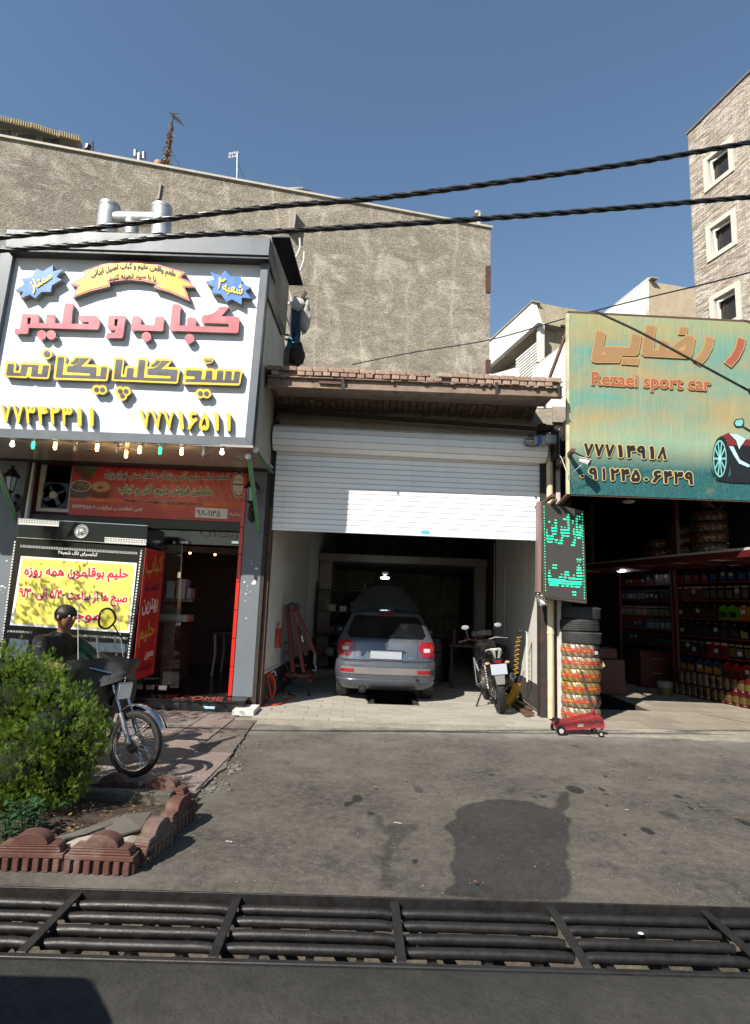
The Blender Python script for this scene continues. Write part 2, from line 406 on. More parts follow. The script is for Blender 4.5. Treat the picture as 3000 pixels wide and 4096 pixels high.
M_RUSTD = mat('dark_rusty_steel', '#35302d', .7, .3, 9, .3, .3, dirt='#5c3a28', dirtamt=.4, dscale=5)
M_GREY = mat('grey_composite_panel', '#5b6066', .42, .06, 2, .02, .1, dirt='#3f4245', dirtamt=.35, dscale=1.5, streak=.35)
M_GREYW = mat('worn_grey_panel', '#646a70', .5, .08, 2, .02, 0, dirt='#4a4c4d', dirtamt=.3, dscale=2, streak=.3)
M_BLACKP = mat('black_painted_metal', '#16161a', .35, .2, 5, .05, .1)
M_GRAN = mat('black_granite', '#1e1f21', .22, .3, 60, .02, 0, dirt='#5a5753', dirtamt=.45, dscale=3)
M_WPANEL = mat('white_sign_panel', '#d2d3d6', .45, .03, 1.5, .01, 0, dirt='#9a9ca2', dirtamt=.25, dscale=1.2, streak=.3)
M_CREAM = mat('cream_panel', '#a9a399', .6, .08, 2, .05, 0, dirt='#6f6a62', dirtamt=.4, dscale=1.5, streak=.5)
M_CHROME = mat('chrome', '#c8c8c8', .12, .1, 12, .0, 1.0, dirt='#6b5a4a', dirtamt=.25, dscale=14)
M_ALU = mat('dull_aluminium', '#a0a2a4', .4, .12, 6, .05, .9)
M_GALV = mat('galvanised_duct', '#b3b4b4', .5, .25, 7, .1, .6, dirt='#5c5a58', dirtamt=.5, dscale=3)
M_RUBBER = mat('rubber', '#2b2b2b', .72, .25, 12, .2, 0, dirt='#4c4843', dirtamt=.35, dscale=8)
M_REDP = mat('red_paint', '#8e1a18', .4, .2, 6, .05, .0, dirt='#2a1512', dirtamt=.5, dscale=5)
M_SOIL = concrete('soil', '#3a3028', '#54473a', '#1d1814', 8, 1.0, 0, 30, .02)
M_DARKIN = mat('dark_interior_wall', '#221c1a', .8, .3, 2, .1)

# ============================================================ ground
MGND = MB()
xs = [-300, -14, .22, .98, 3.95, 4.75, 14, 300]; ys = [-60, 2.80, 3.44, 9.55, 9.95, 12.5, 13.2, 400]
holes = {(1, 1), (2, 1), (3, 1), (4, 1), (5, 1)}
def hole(i, j):
    if j == 1 and 1 <= i <= 5: return True
    if i == 2 and j in (4 - 0,) : return True
    if i == 2 and j == 3: return True
    if i == 4 and j in (3, 4): return True
    return False
for i in range(len(xs) - 1):
    for j in range(len(ys) - 1):
        if hole(i, j): continue
        MGND.quad((xs[i], ys[j], -.03), (xs[i + 1], ys[j], -.03), (xs[i + 1], ys[j + 1], -.03), (xs[i], ys[j + 1], -.03))
struct(MGND.build('ground', M_ROAD, smooth=0))

# asphalt apron between the drain and the shops: a fine grid with its stains and painted dimming kept as an attribute
def a6(x, y): return PZ(700 + 1.392 * x, 2700 + 1.392 * y)
WET = [(830, 380), (880, 360), (940, 356), (1000, 362), (1050, 375), (1082, 388), (1098, 360), (1108, 335), (1130, 335), (1130, 365), (1118, 400), (1138, 450), (1125, 500), (1135, 560), (1130, 640), (980, 645), (785, 640), (795, 560), (800, 490), (786, 445), (800, 400)]
WET = [a6(*p).to_2d() for p in WET]
TRK = [a6(*p).to_2d() for p in [(565, 405), (590, 398), (610, 425), (650, 425), (700, 420), (712, 440), (660, 475), (645, 530), (630, 625), (575, 625), (585, 520), (595, 470)]]
SP = [(1145, 328, 20, 1), (525, 355, 15, 1), (500, 370, 10, 1), (700, 328, 18, .5), (525, 455, 30, .45), (912, 287, 12, .6), (1360, 447, 13, 1), (1225, 327, 8, 1), (1240, 343, 6, 1), (1233, 290, 5, 1), (1445, 350, 8, 1), (1485, 383, 6, 1), (1468, 370, 5, .9), (1507, 380, 5, .9), (1295, 460, 6, .9), (1245, 375, 6, .9), (1420, 405, 24, .5), (1640, 427, 12, 1), (1575, 300, 5, .8), (1460, 512, 3, 1), (690, 528, 5, 1), (460, 410, 6, 1), (430, 418, 5, 1), (1060, 350, 8, .8), (1035, 355, 6, .7), (1605, 180, 12, .8), (1510, 178, 10, .8), (1150, 205, 10, .8), (1650, 260, 7, .8), (970, 335, 20, .5), (1410, 510, 14, .5), (330, 470, 25, .3), (240, 540, 40, .35), (1590, 590, 40, .4), (1200, 470, 16, .4), (840, 262, 26, .35), (560, 400, 14, .6), (320, 253, 16, .4)]
SP = [(a6(x, y).to_2d(), r * 1.392, k) for x, y, r, k in SP]
ARC = [(a6(760, 225).x, a6(760, 225).y, .62, .36), (a6(760, 225).x + .05, a6(760, 225).y, .78, .30), (a6(520, 250).x, a6(520, 250).y - .3, 1.3, .22), (a6(330, 240).x, a6(330, 240).y, .35, .24)]
def sdist(p, poly):
    ins = False; d = 1e9; n = len(poly)
    for i in range(n):
        a = poly[i]; b = poly[(i + 1) % n]; ab = b - a; t = max(0, min(1, (p - a).dot(ab) / ab.length_squared)); d = min(d, (p - (a + ab * t)).length)
        if (a.y > p.y) != (b.y > p.y) and p.x < (b.x - a.x) * (p.y - a.y) / (b.y - a.y) + a.x: ins = not ins
    return d if ins else -d
GX0, GX1, GY0, GY1, STEP = -6.4, 8.2, 3.44, 8.06, .034
nx = int((GX1 - GX0) / STEP); ny = int((GY1 - GY0) / STEP); gv = []; gc = []
for j in range(ny + 1):
    for i in range(nx + 1):
        x = GX0 + (GX1 - GX0) * i / nx; y = GY0 + (GY1 - GY0) * j / ny; p = V((x, y))
        z = .012 * noise.noise((x * .7, y * .9, 3)) + .004 * noise.noise((x * 4, y * 4, 1))
        if y < 3.6: z *= (y - 3.44) / .16
        if y > 7.9: z = z * max(0, (8.06 - y) / .16)
        jt = V((noise.noise((x * 5, y * 5, 0)), noise.noise((x * 5, y * 5, 7)))) * .05
        wv = 0.
        if -.2 < x < 2.6 and y < 5.6: wv = max(0, min(1, .5 + sdist(p + jt, WET) / .10))
        if -2 < x < 1 and y < 5.6: wv = max(wv, .56 * max(0, min(1, .5 + sdist(p + jt, TRK) / .06)))
        sv = 0.
        for c, r, k in SP:
            if abs(c.x - x) < .4 and abs(c.y - y) < .5:
                rx = r * y / FPX * 1.0; d = sqrt(((x + jt.x * .5 - c.x) / rx) ** 2 + ((y + jt.y - c.y) / (rx * 1.9)) ** 2); sv = max(sv, k * max(0, min(1, 1.6 - d)))
        du = max(0, min(1, (y - 7.25) / .8)) * .6 + .14 * max(0, min(1, (y - 5.2) / 2.2)) + .20 * max(0, 1 - abs(x + 1.4 + .25 * (y - 4)) / .5)
        for cxr, cyr, rr_, kk in ARC:
            d = abs(sqrt((x - cxr) ** 2 + (y - cyr) ** 2) - rr_ - .03 * noise.noise((x * 3, y * 3, 9))); 
            if d < .07 and noise.noise((x * 1.6, y * 1.6, 20)) > -.25: sv = max(sv, kk * (1 - d / .07))
        near_dim = max(0, min(1, (4.3 - y) / .9)); sv = max(sv, near_dim * .36)  # darker towards the drain, partly lens vignetting put into the colour
        gv.append((x, y, z)); gc += [wv, sv, min(.75, du), 1]
gf = [(j * (nx + 1) + i, j * (nx + 1) + i + 1, (j + 1) * (nx + 1) + i + 1, (j + 1) * (nx + 1) + i) for j in range(ny) for i in range(nx)]
me = bpy.data.meshes.new('asphalt_apron'); me.from_pydata(gv, [], gf); me.materials.append(M_ASPH)
ca = me.color_attributes.new('stain_and_dimming', 'FLOAT_COLOR', 'POINT'); ca.data.foreach_set('color', gc)
me.polygons.foreach_set('use_smooth', [True] * len(me.polygons))
ap = bpy.data.objects.new('asphalt_apron', me); COL.objects.link(ap); struct(ap)
# kerb lip on the road side of the drain
m = MB(); N = 60
rr = []
for i in range(N + 1):
    x = -4 + 8 * i / N; q = .012 * noise.noise((x * 3, 0, 0)); q2 = .02 * noise.noise((x * 2, 5, 0))
    rr.append([V((x, 2.84, -.5)), V((x, 2.84, -.010)), V((x, 2.75, .0 + q * .3)), V((x, 2.56 + q2, .006 + q)), V((x, 2.50 + q2, -.028)), V((x, 2.3, -.04))])
m.rings(rr, False, closed=False); struct(m.build('gutter_lip', concrete('gutter_concrete', '#2c2b29', '#3b3935', '#1b1a19', 3, .8, 0, 40, .01)))

# ============================================================ storm drain with its pipe grating
m = MB()
m.bb((-14, 3.44, -.75), (14, 3.60, -.016)); m.bb((-14, 2.62, -.75), (14, 2.837, -.013)); m.bb((-14, 2.6, -.85), (14, 3.6, -.72))
struct(m.build('drain_channel', M_DRAINC, smooth=0))
GS = mat('worn_grating_steel', '#2f2d2c', .46, .3, 14, .35, .5, dirt='#1c1916', dirtamt=.85, dscale=9)
GD = mat('grimy_grating_steel', '#2c2b2b', .5, .3, 10, .3, .3, dirt='#151312', dirtamt=.6, dscale=7)
gr = thing('drain_grate', (0, 3.1, -.05), 'long dark steel pipe grating covering the storm drain along the road', 'drain grate')
bars = [((-790, 3560), (-1180, 3830)), ((-300, 3566), (-560, 3838)), ((333, 3571), (52, 3844)), ((957, 3587), (830, 3840)), ((1579, 3601), (1592, 3852)), ((2218, 3612), (2366, 3872)), ((2866, 3642), (3130, 3890)), ((3500, 3660), (3900, 3900))]
bx = []
for a, b in bars:
    A = PZ(*a, .0); bx.append(A.x)
bx = [bx[4] + (i - 4) * ((bx[5] - bx[2]) / 3) for i in range(8)]
for x in bx:
    MB().bb((x - .022, 2.885, -.016), (x + .022, 3.43, -.004)).build('cross_bar', GD, gr, 30, .002)
MB().bb((bx[0] - .5, 2.845, -.05), (bx[-1] + .5, 2.885, -.006)).build('edge_rail', GD, gr, 30, .003)
MB().bb((bx[0] - .5, 2.838, -.05), (bx[-1] + .5, 2.8445, .003)).build('edge_rail', GD, gr, 30, .003)
MB().bb((bx[0] - .5, 3.425, -.05), (bx[-1] + .5, 3.438, .012)).build('edge_rail', GS, gr, 30, .002)
rowz = [(3648, 1200), (3696, 1200), (3748, 1200), (3803, 1200)]
ry_ = [PZ(1500, y, -.035).y for y, _ in rowz]
for i in range(len(bx) - 1):
    x0 = bx[i] + .03; x1 = bx[i + 1] - .03
    for k, y in enumerate(ry_):
        x0 = bx[i] + .0225; x1 = bx[i + 1] - .0225; w1, w2 = random.uniform(-.0015, .0015), random.uniform(-.0015, .0015)
        q = [V((x0, y, -.046)), V((x0 + .035, y, -.042)), V((x0 + .09, y, -.040))]
        q += [V((x0 + (x1 - x0) * t, y + w1, -.040 + w2)) for t in (.3, .5, .7)]
        q += [V((x1 - .09, y, -.040)), V((x1 - .035, y, -.042)), V((x1, y, -.046))]
        MB().loft([(p, r) for p, r in zip(q, (.0215, .0235, .024, .024, .024, .024, .024, .0235, .0215))], 12).build('pipe', GS, gr, 50)
    for t in (.17, .5, .8):
        MB().bb((x0 + (x1 - x0) * t - .018, 2.82, -.12), (x0 + (x1 - x0) * t + .018, 3.42, -.075)).build('support_bar', GD, gr, 30)

# ============================================================ left pavement
def z4(x, y): return (x * .605, 2450 + y * .605)
EDGE = [PZ(*z4(x, y)).to_2d() for x, y in ((1690, 720), (1650, 770), (1600, 850), (1560, 900), (1520, 960), (1500, 1010), (1470, 1050), (1400, 1110), (1330, 1170), (1280, 1220))]
polyb = [V((-7.5, 8.62)), V((EDGE[0].x + .05, 8.62))] + EDGE + [V((-1.45, 4.8)), V((-7.5, 4.8))]
m = MB(); pts = []
for i, p in enumerate(polyb):
    q = polyb[(i + 1) % len(polyb)]; n = max(1, int((q - p).length / .08)) if 1 <= i < len(EDGE) + 2 else 1
    for k in range(n):
        t = k / n; b = p.lerp(q, t)
        if 1 <= i < len(EDGE) + 2: b = b + V((.035 * noise.noise((b.x * 9, b.y * 9, 0)), .03 * noise.noise((b.x * 9, b.y * 9, 4))))
        pts.append(V((b.x, b.y, -.02)))
m.prism([pts], (0, 0, .036)); pavement = struct(m.build('pavement', concrete('pavement_edge_concrete', '#5f574f', '#7a7167', '#3d3832', 2.5, .9, 0, 30, .02), smooth=0))
def inside(p, poly): return sdist(p, poly) > 0
E2 = [V((p.x, p.y)) for p in pts]
random.seed(5); ts = .40; base = None; ang = radians(-2)
def tile_mesh(w, h, b=.004):
    q = MB(); q.bb((-w / 2, -h / 2, 0), (w / 2, h / 2, .018)); return q
def scallop_mat():
    s = NT('scalloped_pavement_tile'); n1 = s.noise(3, 6, .6); n2 = s.noise(40, 4, .6)
    oi = s.add('ShaderNodeObjectInfo'); k = s.mix(s.ramp(n1, .35, .7), rgb('#7a675f'), rgb('#857a73')); k = s.mix(s.ramp(oi.outputs['Random'], 0, 1, 0, .5), k, rgb('#79736c'))
    k = s.mix(s.ramp(n2, .5, .7, 0, .35), k, rgb('#5e504a'))
    # rings round each corner of the tile, pressed in as ridges
    x = s.xyz(); ax = s.math('ABSOLUTE', s.math('ADD', x[0], .2)); ay = s.math('ABSOLUTE', s.math('ADD', x[1], .2))
    d = s.math('SQRT', s.math('ADD', s.math('MULTIPLY', ax, ax), s.math('MULTIPLY', ay, ay)))
    h = s.math('SINE', s.math('MULTIPLY', d, 150)); s.bump(s.math('ADD', h, s.math('MULTIPLY', n2, 1.2)), .5, .003)
    k = s.mix(s.ramp(h, -1, -.3, .35, 0), k, rgb('#51443e'))
    s.fin(k, .8, 0, .3); return s.m
M_SCAL = scallop_mat(); tm = None
yy = 8.42
while yy > 4.7:
    xx = -5.4
    while xx < -.9:
        c = rotz(ang) @ V((xx, yy - 6, 0)) + V((0, 6, 0))
        if all(inside(V((c.x + dx, c.y + dy)), E2) for dx in (-.2, .2) for dy in (-.2, .2)):
            if tm is None:
                o = tile_mesh(ts - .008, ts - .008).build('pavement_tile', M_SCAL, pavement, 30, .003, local=True); tm = o.data
            else: o = bpy.data.objects.new('pavement_tile', tm); COL.objects.link(o); o.parent = pavement
            o.location = V((c.x, c.y, .008 + random.uniform(-.002, .003))) - pavement.location
            o.rotation_euler = (random.uniform(-.006, .006), random.uniform(-.006, .006), ang + random.choice((0, pi / 2, pi, -pi / 2)) * 1)
        xx += ts
    yy -= ts
# broken concrete along the pavement's edge
m = MB(); random.seed(3)
for i in range(90):
    k = random.random() * (len(EDGE) - 1); a = EDGE[int(k)].lerp(EDGE[int(k) + 1], k % 1) if int(k) + 1 < len(EDGE) else EDGE[-1]
    c = V((a.x + random.gauss(.03, .09), a.y + random.gauss(0, .1), 0)); r = random.uniform(.006, .022) * (1.6 if 5.2 < a.y < 6.2 else 1)
    s0 = len(m.v); m.sph((0, 0, 0), r, 6); R = Matrix.Rotation(random.random() * 6, 4, V((random.random(), random.random(), 1)).normalized())
    m.xf(Matrix.Translation(c) @ Matrix.Diagonal((1, random.uniform(.6, 1.2), .55, 1)) @ R, s0)
tag(m.build('concrete_rubble', concrete('rubble_concrete', '#5d574f', '#777067', '#3c3833', 5, .8), smooth=0), 'crumbled grey concrete along the broken edge of the pavement', 'rubble', kind='stuff')

# ============================================================ threshold slabs before and in the garage
def slabs(name, x0, x1, y0, y1, tw, th, z, material, label, ang=0., skip=None, seed=1, gap=.006, thick=.03, pit=(0, 0, 0)):
    random.seed(seed); bed = MB(); px0, px1, py0 = pit
    for a_, b_ in (((x0, y0), (x1, py0)), ((x0, py0), (px0, y1)), ((px1, py0), (x1, y1)), ((px0, 12.52), (px1, y1))):
        if b_[0] - a_[0] > .01 and b_[1] - a_[1] > .01: bed.bb((*a_, -.045), (*b_, z - .006))

    par = struct(bed.build(name, M_CONC, smooth=0)); me0 = None; j = 0; y = y0
    while y < y1 - .05:
        x = x0 - (tw / 2 if j % 2 else 0)
        while x < x1 - .02:
            a = max(x, x0); b = min(x + tw, x1)
            if b - a > .06 and not (skip and skip((a + b) / 2, y + th / 2)):
                full = abs(b - a - tw) < 1e-6 and y + th <= y1
                if full and me0 is not None: o = bpy.data.objects.new('paving_slab', me0); COL.objects.link(o); o.parent = par
                else:
                    o = MB().bb((-(b - a) / 2 + gap / 2, -th / 2 + gap / 2, -thick), ((b - a) / 2 - gap / 2, min(th / 2, y1 - y - th / 2) - gap / 2, 0)).build('paving_slab', material, par, 30, .003, local=True)
                    if full: me0 = o.data
                o.location = V(((a + b) / 2, y + th / 2, z + random.uniform(-.003, .003))) - par.location; o.rotation_euler = (random.uniform(-.005, .005), random.uniform(-.005, .005), 0)
            x += tw
        y += th; j += 1
    return par
def slabmat(name, a, b, d):
    s = NT(name); oi = s.add('ShaderNodeObjectInfo'); n1 = s.noise(4, 6, .65); n2 = s.noise(30, 5, .7)
    k = s.mix(s.ramp(s.math('ADD', n1, s.math('MULTIPLY', oi.outputs['Random'], .3)), .4, .9), rgb(a), rgb(b)); k = s.mix(s.ramp(n2, .45, .75, 0, .55), k, rgb(d))
    k = s.mix(s.ramp(s.noise(1.2, 6, .7), .5, .7, 0, .5), k, rgb(d)); s.bump(n2, .4, .004); s.fin(k, .85, 0, .3); return s.m
M_SL1 = slabmat('garage_threshold_slab', '#8e897f', '#a8a297', '#5f5a52'); M_SL2 = slabmat('shop_floor_slab', '#7d7468', '#98907f', '#4d463d')
slabs('garage_floor', -1.34, 2.75, 8.07, 13.0, .335, .2, .022, M_SL1, '', skip=lambda x, y: .1 < x < 1.1 and 9.5 < y < 12.6, pit=(.19, 1.01, 9.52))
slabs('shop_floor', 3.0, 8.5, 8.25, 12.3, .5, .5, .02, M_SL2, '', skip=lambda x, y: 3.7 < x < 5.0 and 9.5 < y < 12.6, seed=2, pit=(3.92, 4.78, 9.52))
m = MB(); m.bb((-1.6, 13.0, -.04), (3.0, 20, .012)); m.bb((3.0, 12.3, -.04), (9.5, 18, .012)); struct(m.build('rear_floor', M_CONC, smooth=0))
# cracked cement skirt where the slabs meet the asphalt
m = MB(); rr = []
for i in range(121):
    x = -1.55 + 10 * i / 120; q = .05 * noise.noise((x * 1.5, 0, 0)); q2 = .008 * noise.noise((x * 7, 2, 0))
    rr.append([V((x, 8.075, .022)), V((x, 8.0 + q, .020 + q2)), V((x, 7.86 + q * 1.5, .010 + q2)), V((x, 7.72 + q * 2, -.01))])
m.rings(rr, False, closed=False)
struct(m.build('cement_skirt', concrete('cement_skirt', '#7f796e', '#989183', '#56514a', 4, 1, 0, 30, .012)))
m = MB(); m.bb((-1.62, 8.22, 0), (-1.33, 8.7, .085)); struct(m.build('white_kerb_stone', mat('white_cement', '#c9c6be', .8, .1, 6, .4, 0, dirt='#8a857a', dirtamt=.4), bevel=.008))
# inspection pits
for (x0, x1, y0, y1, lab) in ((.22, .98, 9.55, 12.5, 'a'), (3.95, 4.75, 9.55, 12.5, 'b')):
    m = MB(); t = .03
    m.bb((x0 - t, y0 - t, -1.5), (x0, y1 + t, .0)); m.bb((x1, y0 - t, -1.5), (x1 + t, y1 + t, .0)); m.bb((x0, y0 - t, -1.5), (x1, y0, .0)); m.bb((x0, y1, -1.5), (x1, y1 + t, .0)); m.bb((x0, y0, -1.53), (x1, y1, -1.5))
    struct(m.build('inspection_pit', M_DADO, smooth=0))
m = MB(); 
for x in (.26, .94): m.bb((x - .03, 9.56, .003), (x + .03, 12.4, .030))
tag(m.build('pit_rail', M_RUSTD), 'dark steel rails edging the inspection pit under the silver car', 'rail')

# ============================================================ garage shell
GL, GR, GD_, = -1.36, 2.78, 20.
ZD = 2.6; ZC = 4.35
m = MB()
KW = .06
def gx(x, y): return x + KW * (y - 8.9)
m.slab([(GL - .2, 9.0, 0), (GL, 9.0, 0), (gx(GL, 20), 20, 0), (gx(GL - .2, 20), 20, 0)], (0, 0, 4.3)); garage = thing('garage_building', (.7, 8.9, 0), 'single storey brick garage between the kebab shop and the car accessory shop', 'building')
m.build('left_wall', M_WALLW, garage, 0)
m = MB(); m.slab([(GR, 9.0, 0), (GR + .12, 9.0, 0), (gx(GR + .12, 20), 20, 0), (gx(GR, 20), 20, 0)], (0, 0, 4.3)); m.build('right_wall', M_WALLW, garage, 0)
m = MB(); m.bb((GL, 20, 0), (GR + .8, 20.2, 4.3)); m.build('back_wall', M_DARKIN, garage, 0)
m = MB(); m.bb((GL - .2, 8.98, 4.42), (GR + .8, 20.2, 4.62)); m.build('roof_slab', M_CONC, garage, 0)
m = MB(); m.slab([(GL + .002, 9.0, .03), (GL + .014, 9.0, .03), (gx(GL + .014, 20), 20, .03), (gx(GL + .002, 20), 20, .03)], (0, 0, .44)); m.build('dado', M_DADO, garage, 0)
m = MB(); m.slab([(GR - .014, 9.0, .03), (GR - .002, 9.0, .03), (gx(GR - .002, 20), 20, .03), (gx(GR - .014, 20), 20, .03)], (0, 0, .37)); m.build('dado', M_DADO, garage, 0)
m = MB(); m.slab([(GL, 8.99, .47), (GL + .025, 8.99, .47), (gx(GL + .025, 14.4), 14.4, .47), (gx(GL, 14.4), 14.4, .47)], (0, 0, .025)); m.build('dado_trim', M_WALLW, garage, 0)
m = MB(); m.bb((gx(GL, 14.4), 14.4, 2.52), (gx(GR, 14.4), 20, 2.70)); m.build('loft_slab', M_WALLD, garage, 20, .01)
m = MB(); m.bb((gx(GL, 14.9), 14.55, 0.02), (gx(GL, 14.9) + .3, 14.9, 2.52)); m.build('column', M_WALLD, garage, 20, .01)
m = MB(); m.bb((gx(GR, 14.5) - .3, 14.55, 0.02), (gx(GR, 14.5), 14.9, 2.52)); m.build('column', M_WALLD, garage, 20, .01)
for i, (x, y, zz) in enumerate(((gx(GR, 12.2) - .03, 12.2, 2.4), (gx(GR, 13.5) - .03, 13.5, 3.0), (gx(GL, 12.8) + .03, 12.8, 3.1))):
    MB().tube([(x, y, .4), (x, y, zz)], .012, 6).build('wall_conduit', M_WALLW, garage)
# jambs and posts
def frame_post(name, x0, x1, y0, y1, z1, m_, lab, z0=.0): return tag(MB().bb((x0, y0, z0), (x1, y1, z1)).build(name, m_, None, 20, .006), lab, 'post')
j = thing('door_frame', (.7, 8.9, 0), 'dark rusted steel door frame round the garage opening', 'door frame')
MB().bb((-1.52, 8.76, .0), (-1.40, 8.98, 4.38)).build('jamb', M_RUSTD, j, 20, .006)
MB().bb((-1.40, 8.82, .0), (-1.345, 9.0, 2.9)).build('guide_rail', M_RUST, j, 20, .004)
MB().bb((-1.40, 8.84, 2.9), (-1.345, 9.0, 4.2)).build('guide_rail', M_RUSTD, j, 20, .004)
MB().bb((2.66, 8.80, 0), (2.76, 9.0, 4.38)).build('jamb', M_RUSTD, j, 20, .006)
MB().bar(PY(1090, 1641, 8.75), PY(2185, 1718, 8.75), .05, .05).build('head_bar', M_RUSTD, j, 20)
def fascia(p): return PY(*p, 8.99)
MB().bb((-1.4, 9.0, 3.7), (2.76, 9.1, 4.42)).build('fascia_panel', M_CREAM, garage, 0)
# ============================================================ brick canopy over the garage
z5 = Zm(1000, 1350, 1300)
cano = thing('brick_canopy', (.6, 8.1, 4.4), 'crumbling brick and steel canopy over the roller shutter', 'canopy')
YF = 7.75
def c5(x, y, Y=YF): return PY(*z5(x, y), Y)
random.seed(4)
# top course of stretchers
bm_cache = {}
def brick(w, d, h, parent, loc, rz=0, ry=0, m_=None):
    key = (round(w, 2), round(d, 2), round(h, 2), m_.name if m_ else 'b')
    if key not in bm_cache:
        q = MB(); q.box((0, 0, 0), (w, d, h)); o = q.build('brick', m_ or M_BRICKV, parent, 30, .006, local=True); bm_cache[key] = o.data
    else: o = bpy.data.objects.new('brick', bm_cache[key]); COL.objects.link(o); o.parent = parent
    r = parent
    while r.parent: r = r.parent
    o.location = V(loc) - r.location; o.rotation_euler = (random.uniform(-.03, .03), ry, rz); return o
def brickmat():
    s = NT('weathered_brick'); oi = s.add('ShaderNodeObjectInfo'); n1 = s.noise(8, 5, .65); n2 = s.noise(45, 5, .7)
    k = s.mix(oi.outputs['Random'], rgb('#a58f80'), rgb('#8c7062')); k = s.mix(s.ramp(n1, .4, .7, 0, .6), k, rgb('#6c564b')); k = s.mix(s.ramp(n2, .5, .75, 0, .5), k, rgb('#b7a898'))
    s.bump(n2, .6, .006); s.fin(k, .9, 0, .2); return s.m
M_BRICKV = brickmat(); M_MORT = concrete('mortar', '#8b8276', '#a1988a', '#5e574e', 9, 1, 0, 35, .02)
A = c5(80, 150); B = c5(1585, 217); L = (B - A).length; n = 19; ax = (B - A).normalized(); tilt = -atan2(ax.z, ax.x)
for i in range(n):
    if i in (): continue
    w_ = L / n; c = A + ax * (i + .5) * w_
    if i == 10: w_ = w_ * .5; c = c - ax * .06
    brick(w_ - .012, .11, .062, cano, c + V((0, .05 + random.uniform(-.006, .006), random.uniform(-.004, .004))), random.uniform(-.03, .03), tilt)
A2 = c5(105, 176); B2 = c5(1585, 240); L2 = (B2 - A2).length; n2 = 34
for i in range(n2):
    if i in (1, 2, 20, 33): continue
    w_ = L2 / n2; c = A2 + ax * (i + .5) * w_
    brick(w_ - .018, .22, .058, cano, c + V((0, .10 + random.uniform(-.012, .012), random.uniform(-.003, .003))), random.uniform(-.05, .05), tilt)
# rubbly mortar filling behind the bricks
m = MB(); m.slab([A2 + V((0, .05, -.045)), B2 + V((0, .05, -.045)), B2 + V((0, .8, -.045)), A2 + V((0, .8, -.045))], (0, 0, .15))
for i in range(160):
    t = random.random(); p = A2.lerp(B2, t) + V((0, random.uniform(.0, .06), random.choice((.045, -.05)) + random.uniform(-.01, .01))); m.sph(p, random.uniform(.012, .03), 6, sc=(1.3, .8, .6))
o = m.build('mortar_bed', M_MORT, cano, 0); o['kind'] = 'stuff'
# steel beam with stiffeners
def beam(a, b, name, h=.14, mt=None):
    q = MB(); a = V(a); b = V(b); up = V((0, 0, 1))
    q.bar(a + up * h / 2, b + up * h / 2, .10, .012); q.bar(a - up * h / 2, b - up * h / 2, .10, .012); q.bar(a, b, .01, h - .012)
    return q.build(name, mt or M_RUST, cano, 20)
b0 = c5(90, 226, 7.80); b1 = c5(1585, 281, 7.80); beam(b0, b1, 'steel_beam', mt=mat('faded_rusty_beam', '#857263', .75, .3, 8, .3, .1, dirt='#5e3f30', dirtamt=.6, dscale=5))
for x in (473, 1257, 1578):
    t = (x - 90) / 1510; p = b0.lerp(b1, t); MB().box(p + V((0, -.062, 0)), (.035, .015, .19)).build('stiffener', M_RUSTD, cano, 20)
p = b0.lerp(b1, .21); MB().box(p + V((0, -.03, .01)), (.3, .02, .035)).build('angle_piece', M_RUST, cano, 20)
# the vault of sooty bricks under it
m = MB(); vz0 = PY(1094, 1641, 8.96).z; vz1 = PY(2172, 1680, 8.96).z
def vault(u, v):
    x = -1.50 + u * 4.08; zf = (b0.z + (b1.z - b0.z) * u) - .08; zr_ = vz0 + (vz1 - vz0) * u; z = zf + (zr_ - zf) * v + .15 * sin(pi * min(1, v)) + .02 * u
    return V((x, 7.80 + 1.16 * v, z - .02 * u))
random.seed(8)
for i in range(40):
    for jn in range(8):
        u0 = i / 40; v0 = (jn + (.5 if i % 2 else 0)) / 8.5; v1 = v0 + 1 / 8.5
        if v1 > 1.03: continue
        dz = random.uniform(-.018, .008) * (1.5 if v0 > .6 else .5); pa = [vault(u0 + .0016, v0 + .006), vault(u0 + 1 / 40 - .0016, v0 + .006), vault(u0 + 1 / 40 - .0016, v1 - .006), vault(u0 + .0016, v1 - .006)]
        m.slab([p + V((0, 0, dz)) for p in pa], (0, 0, .05))
o = m.build('vault_brick', M_VAULT, cano, 0); o['kind'] = 'stuff'
m = MB(); m.grid(lambda u, v: vault(u, v) + V((0, 0, .03)), 10, 12); m.build('vault_infill', M_VAULT, cano, 0)
m = MB(); m.bb((-1.5, 7.85, 4.62), (2.58, 9.2, 4.70)); m.build('roof_screed', M_MORT, cano, 0)
m = MB(); m.bb((-1.52, 7.85, 4.40), (-1.45, 8.95, 4.62)); m.build('end_wall', M_VAULT, cano, 0)

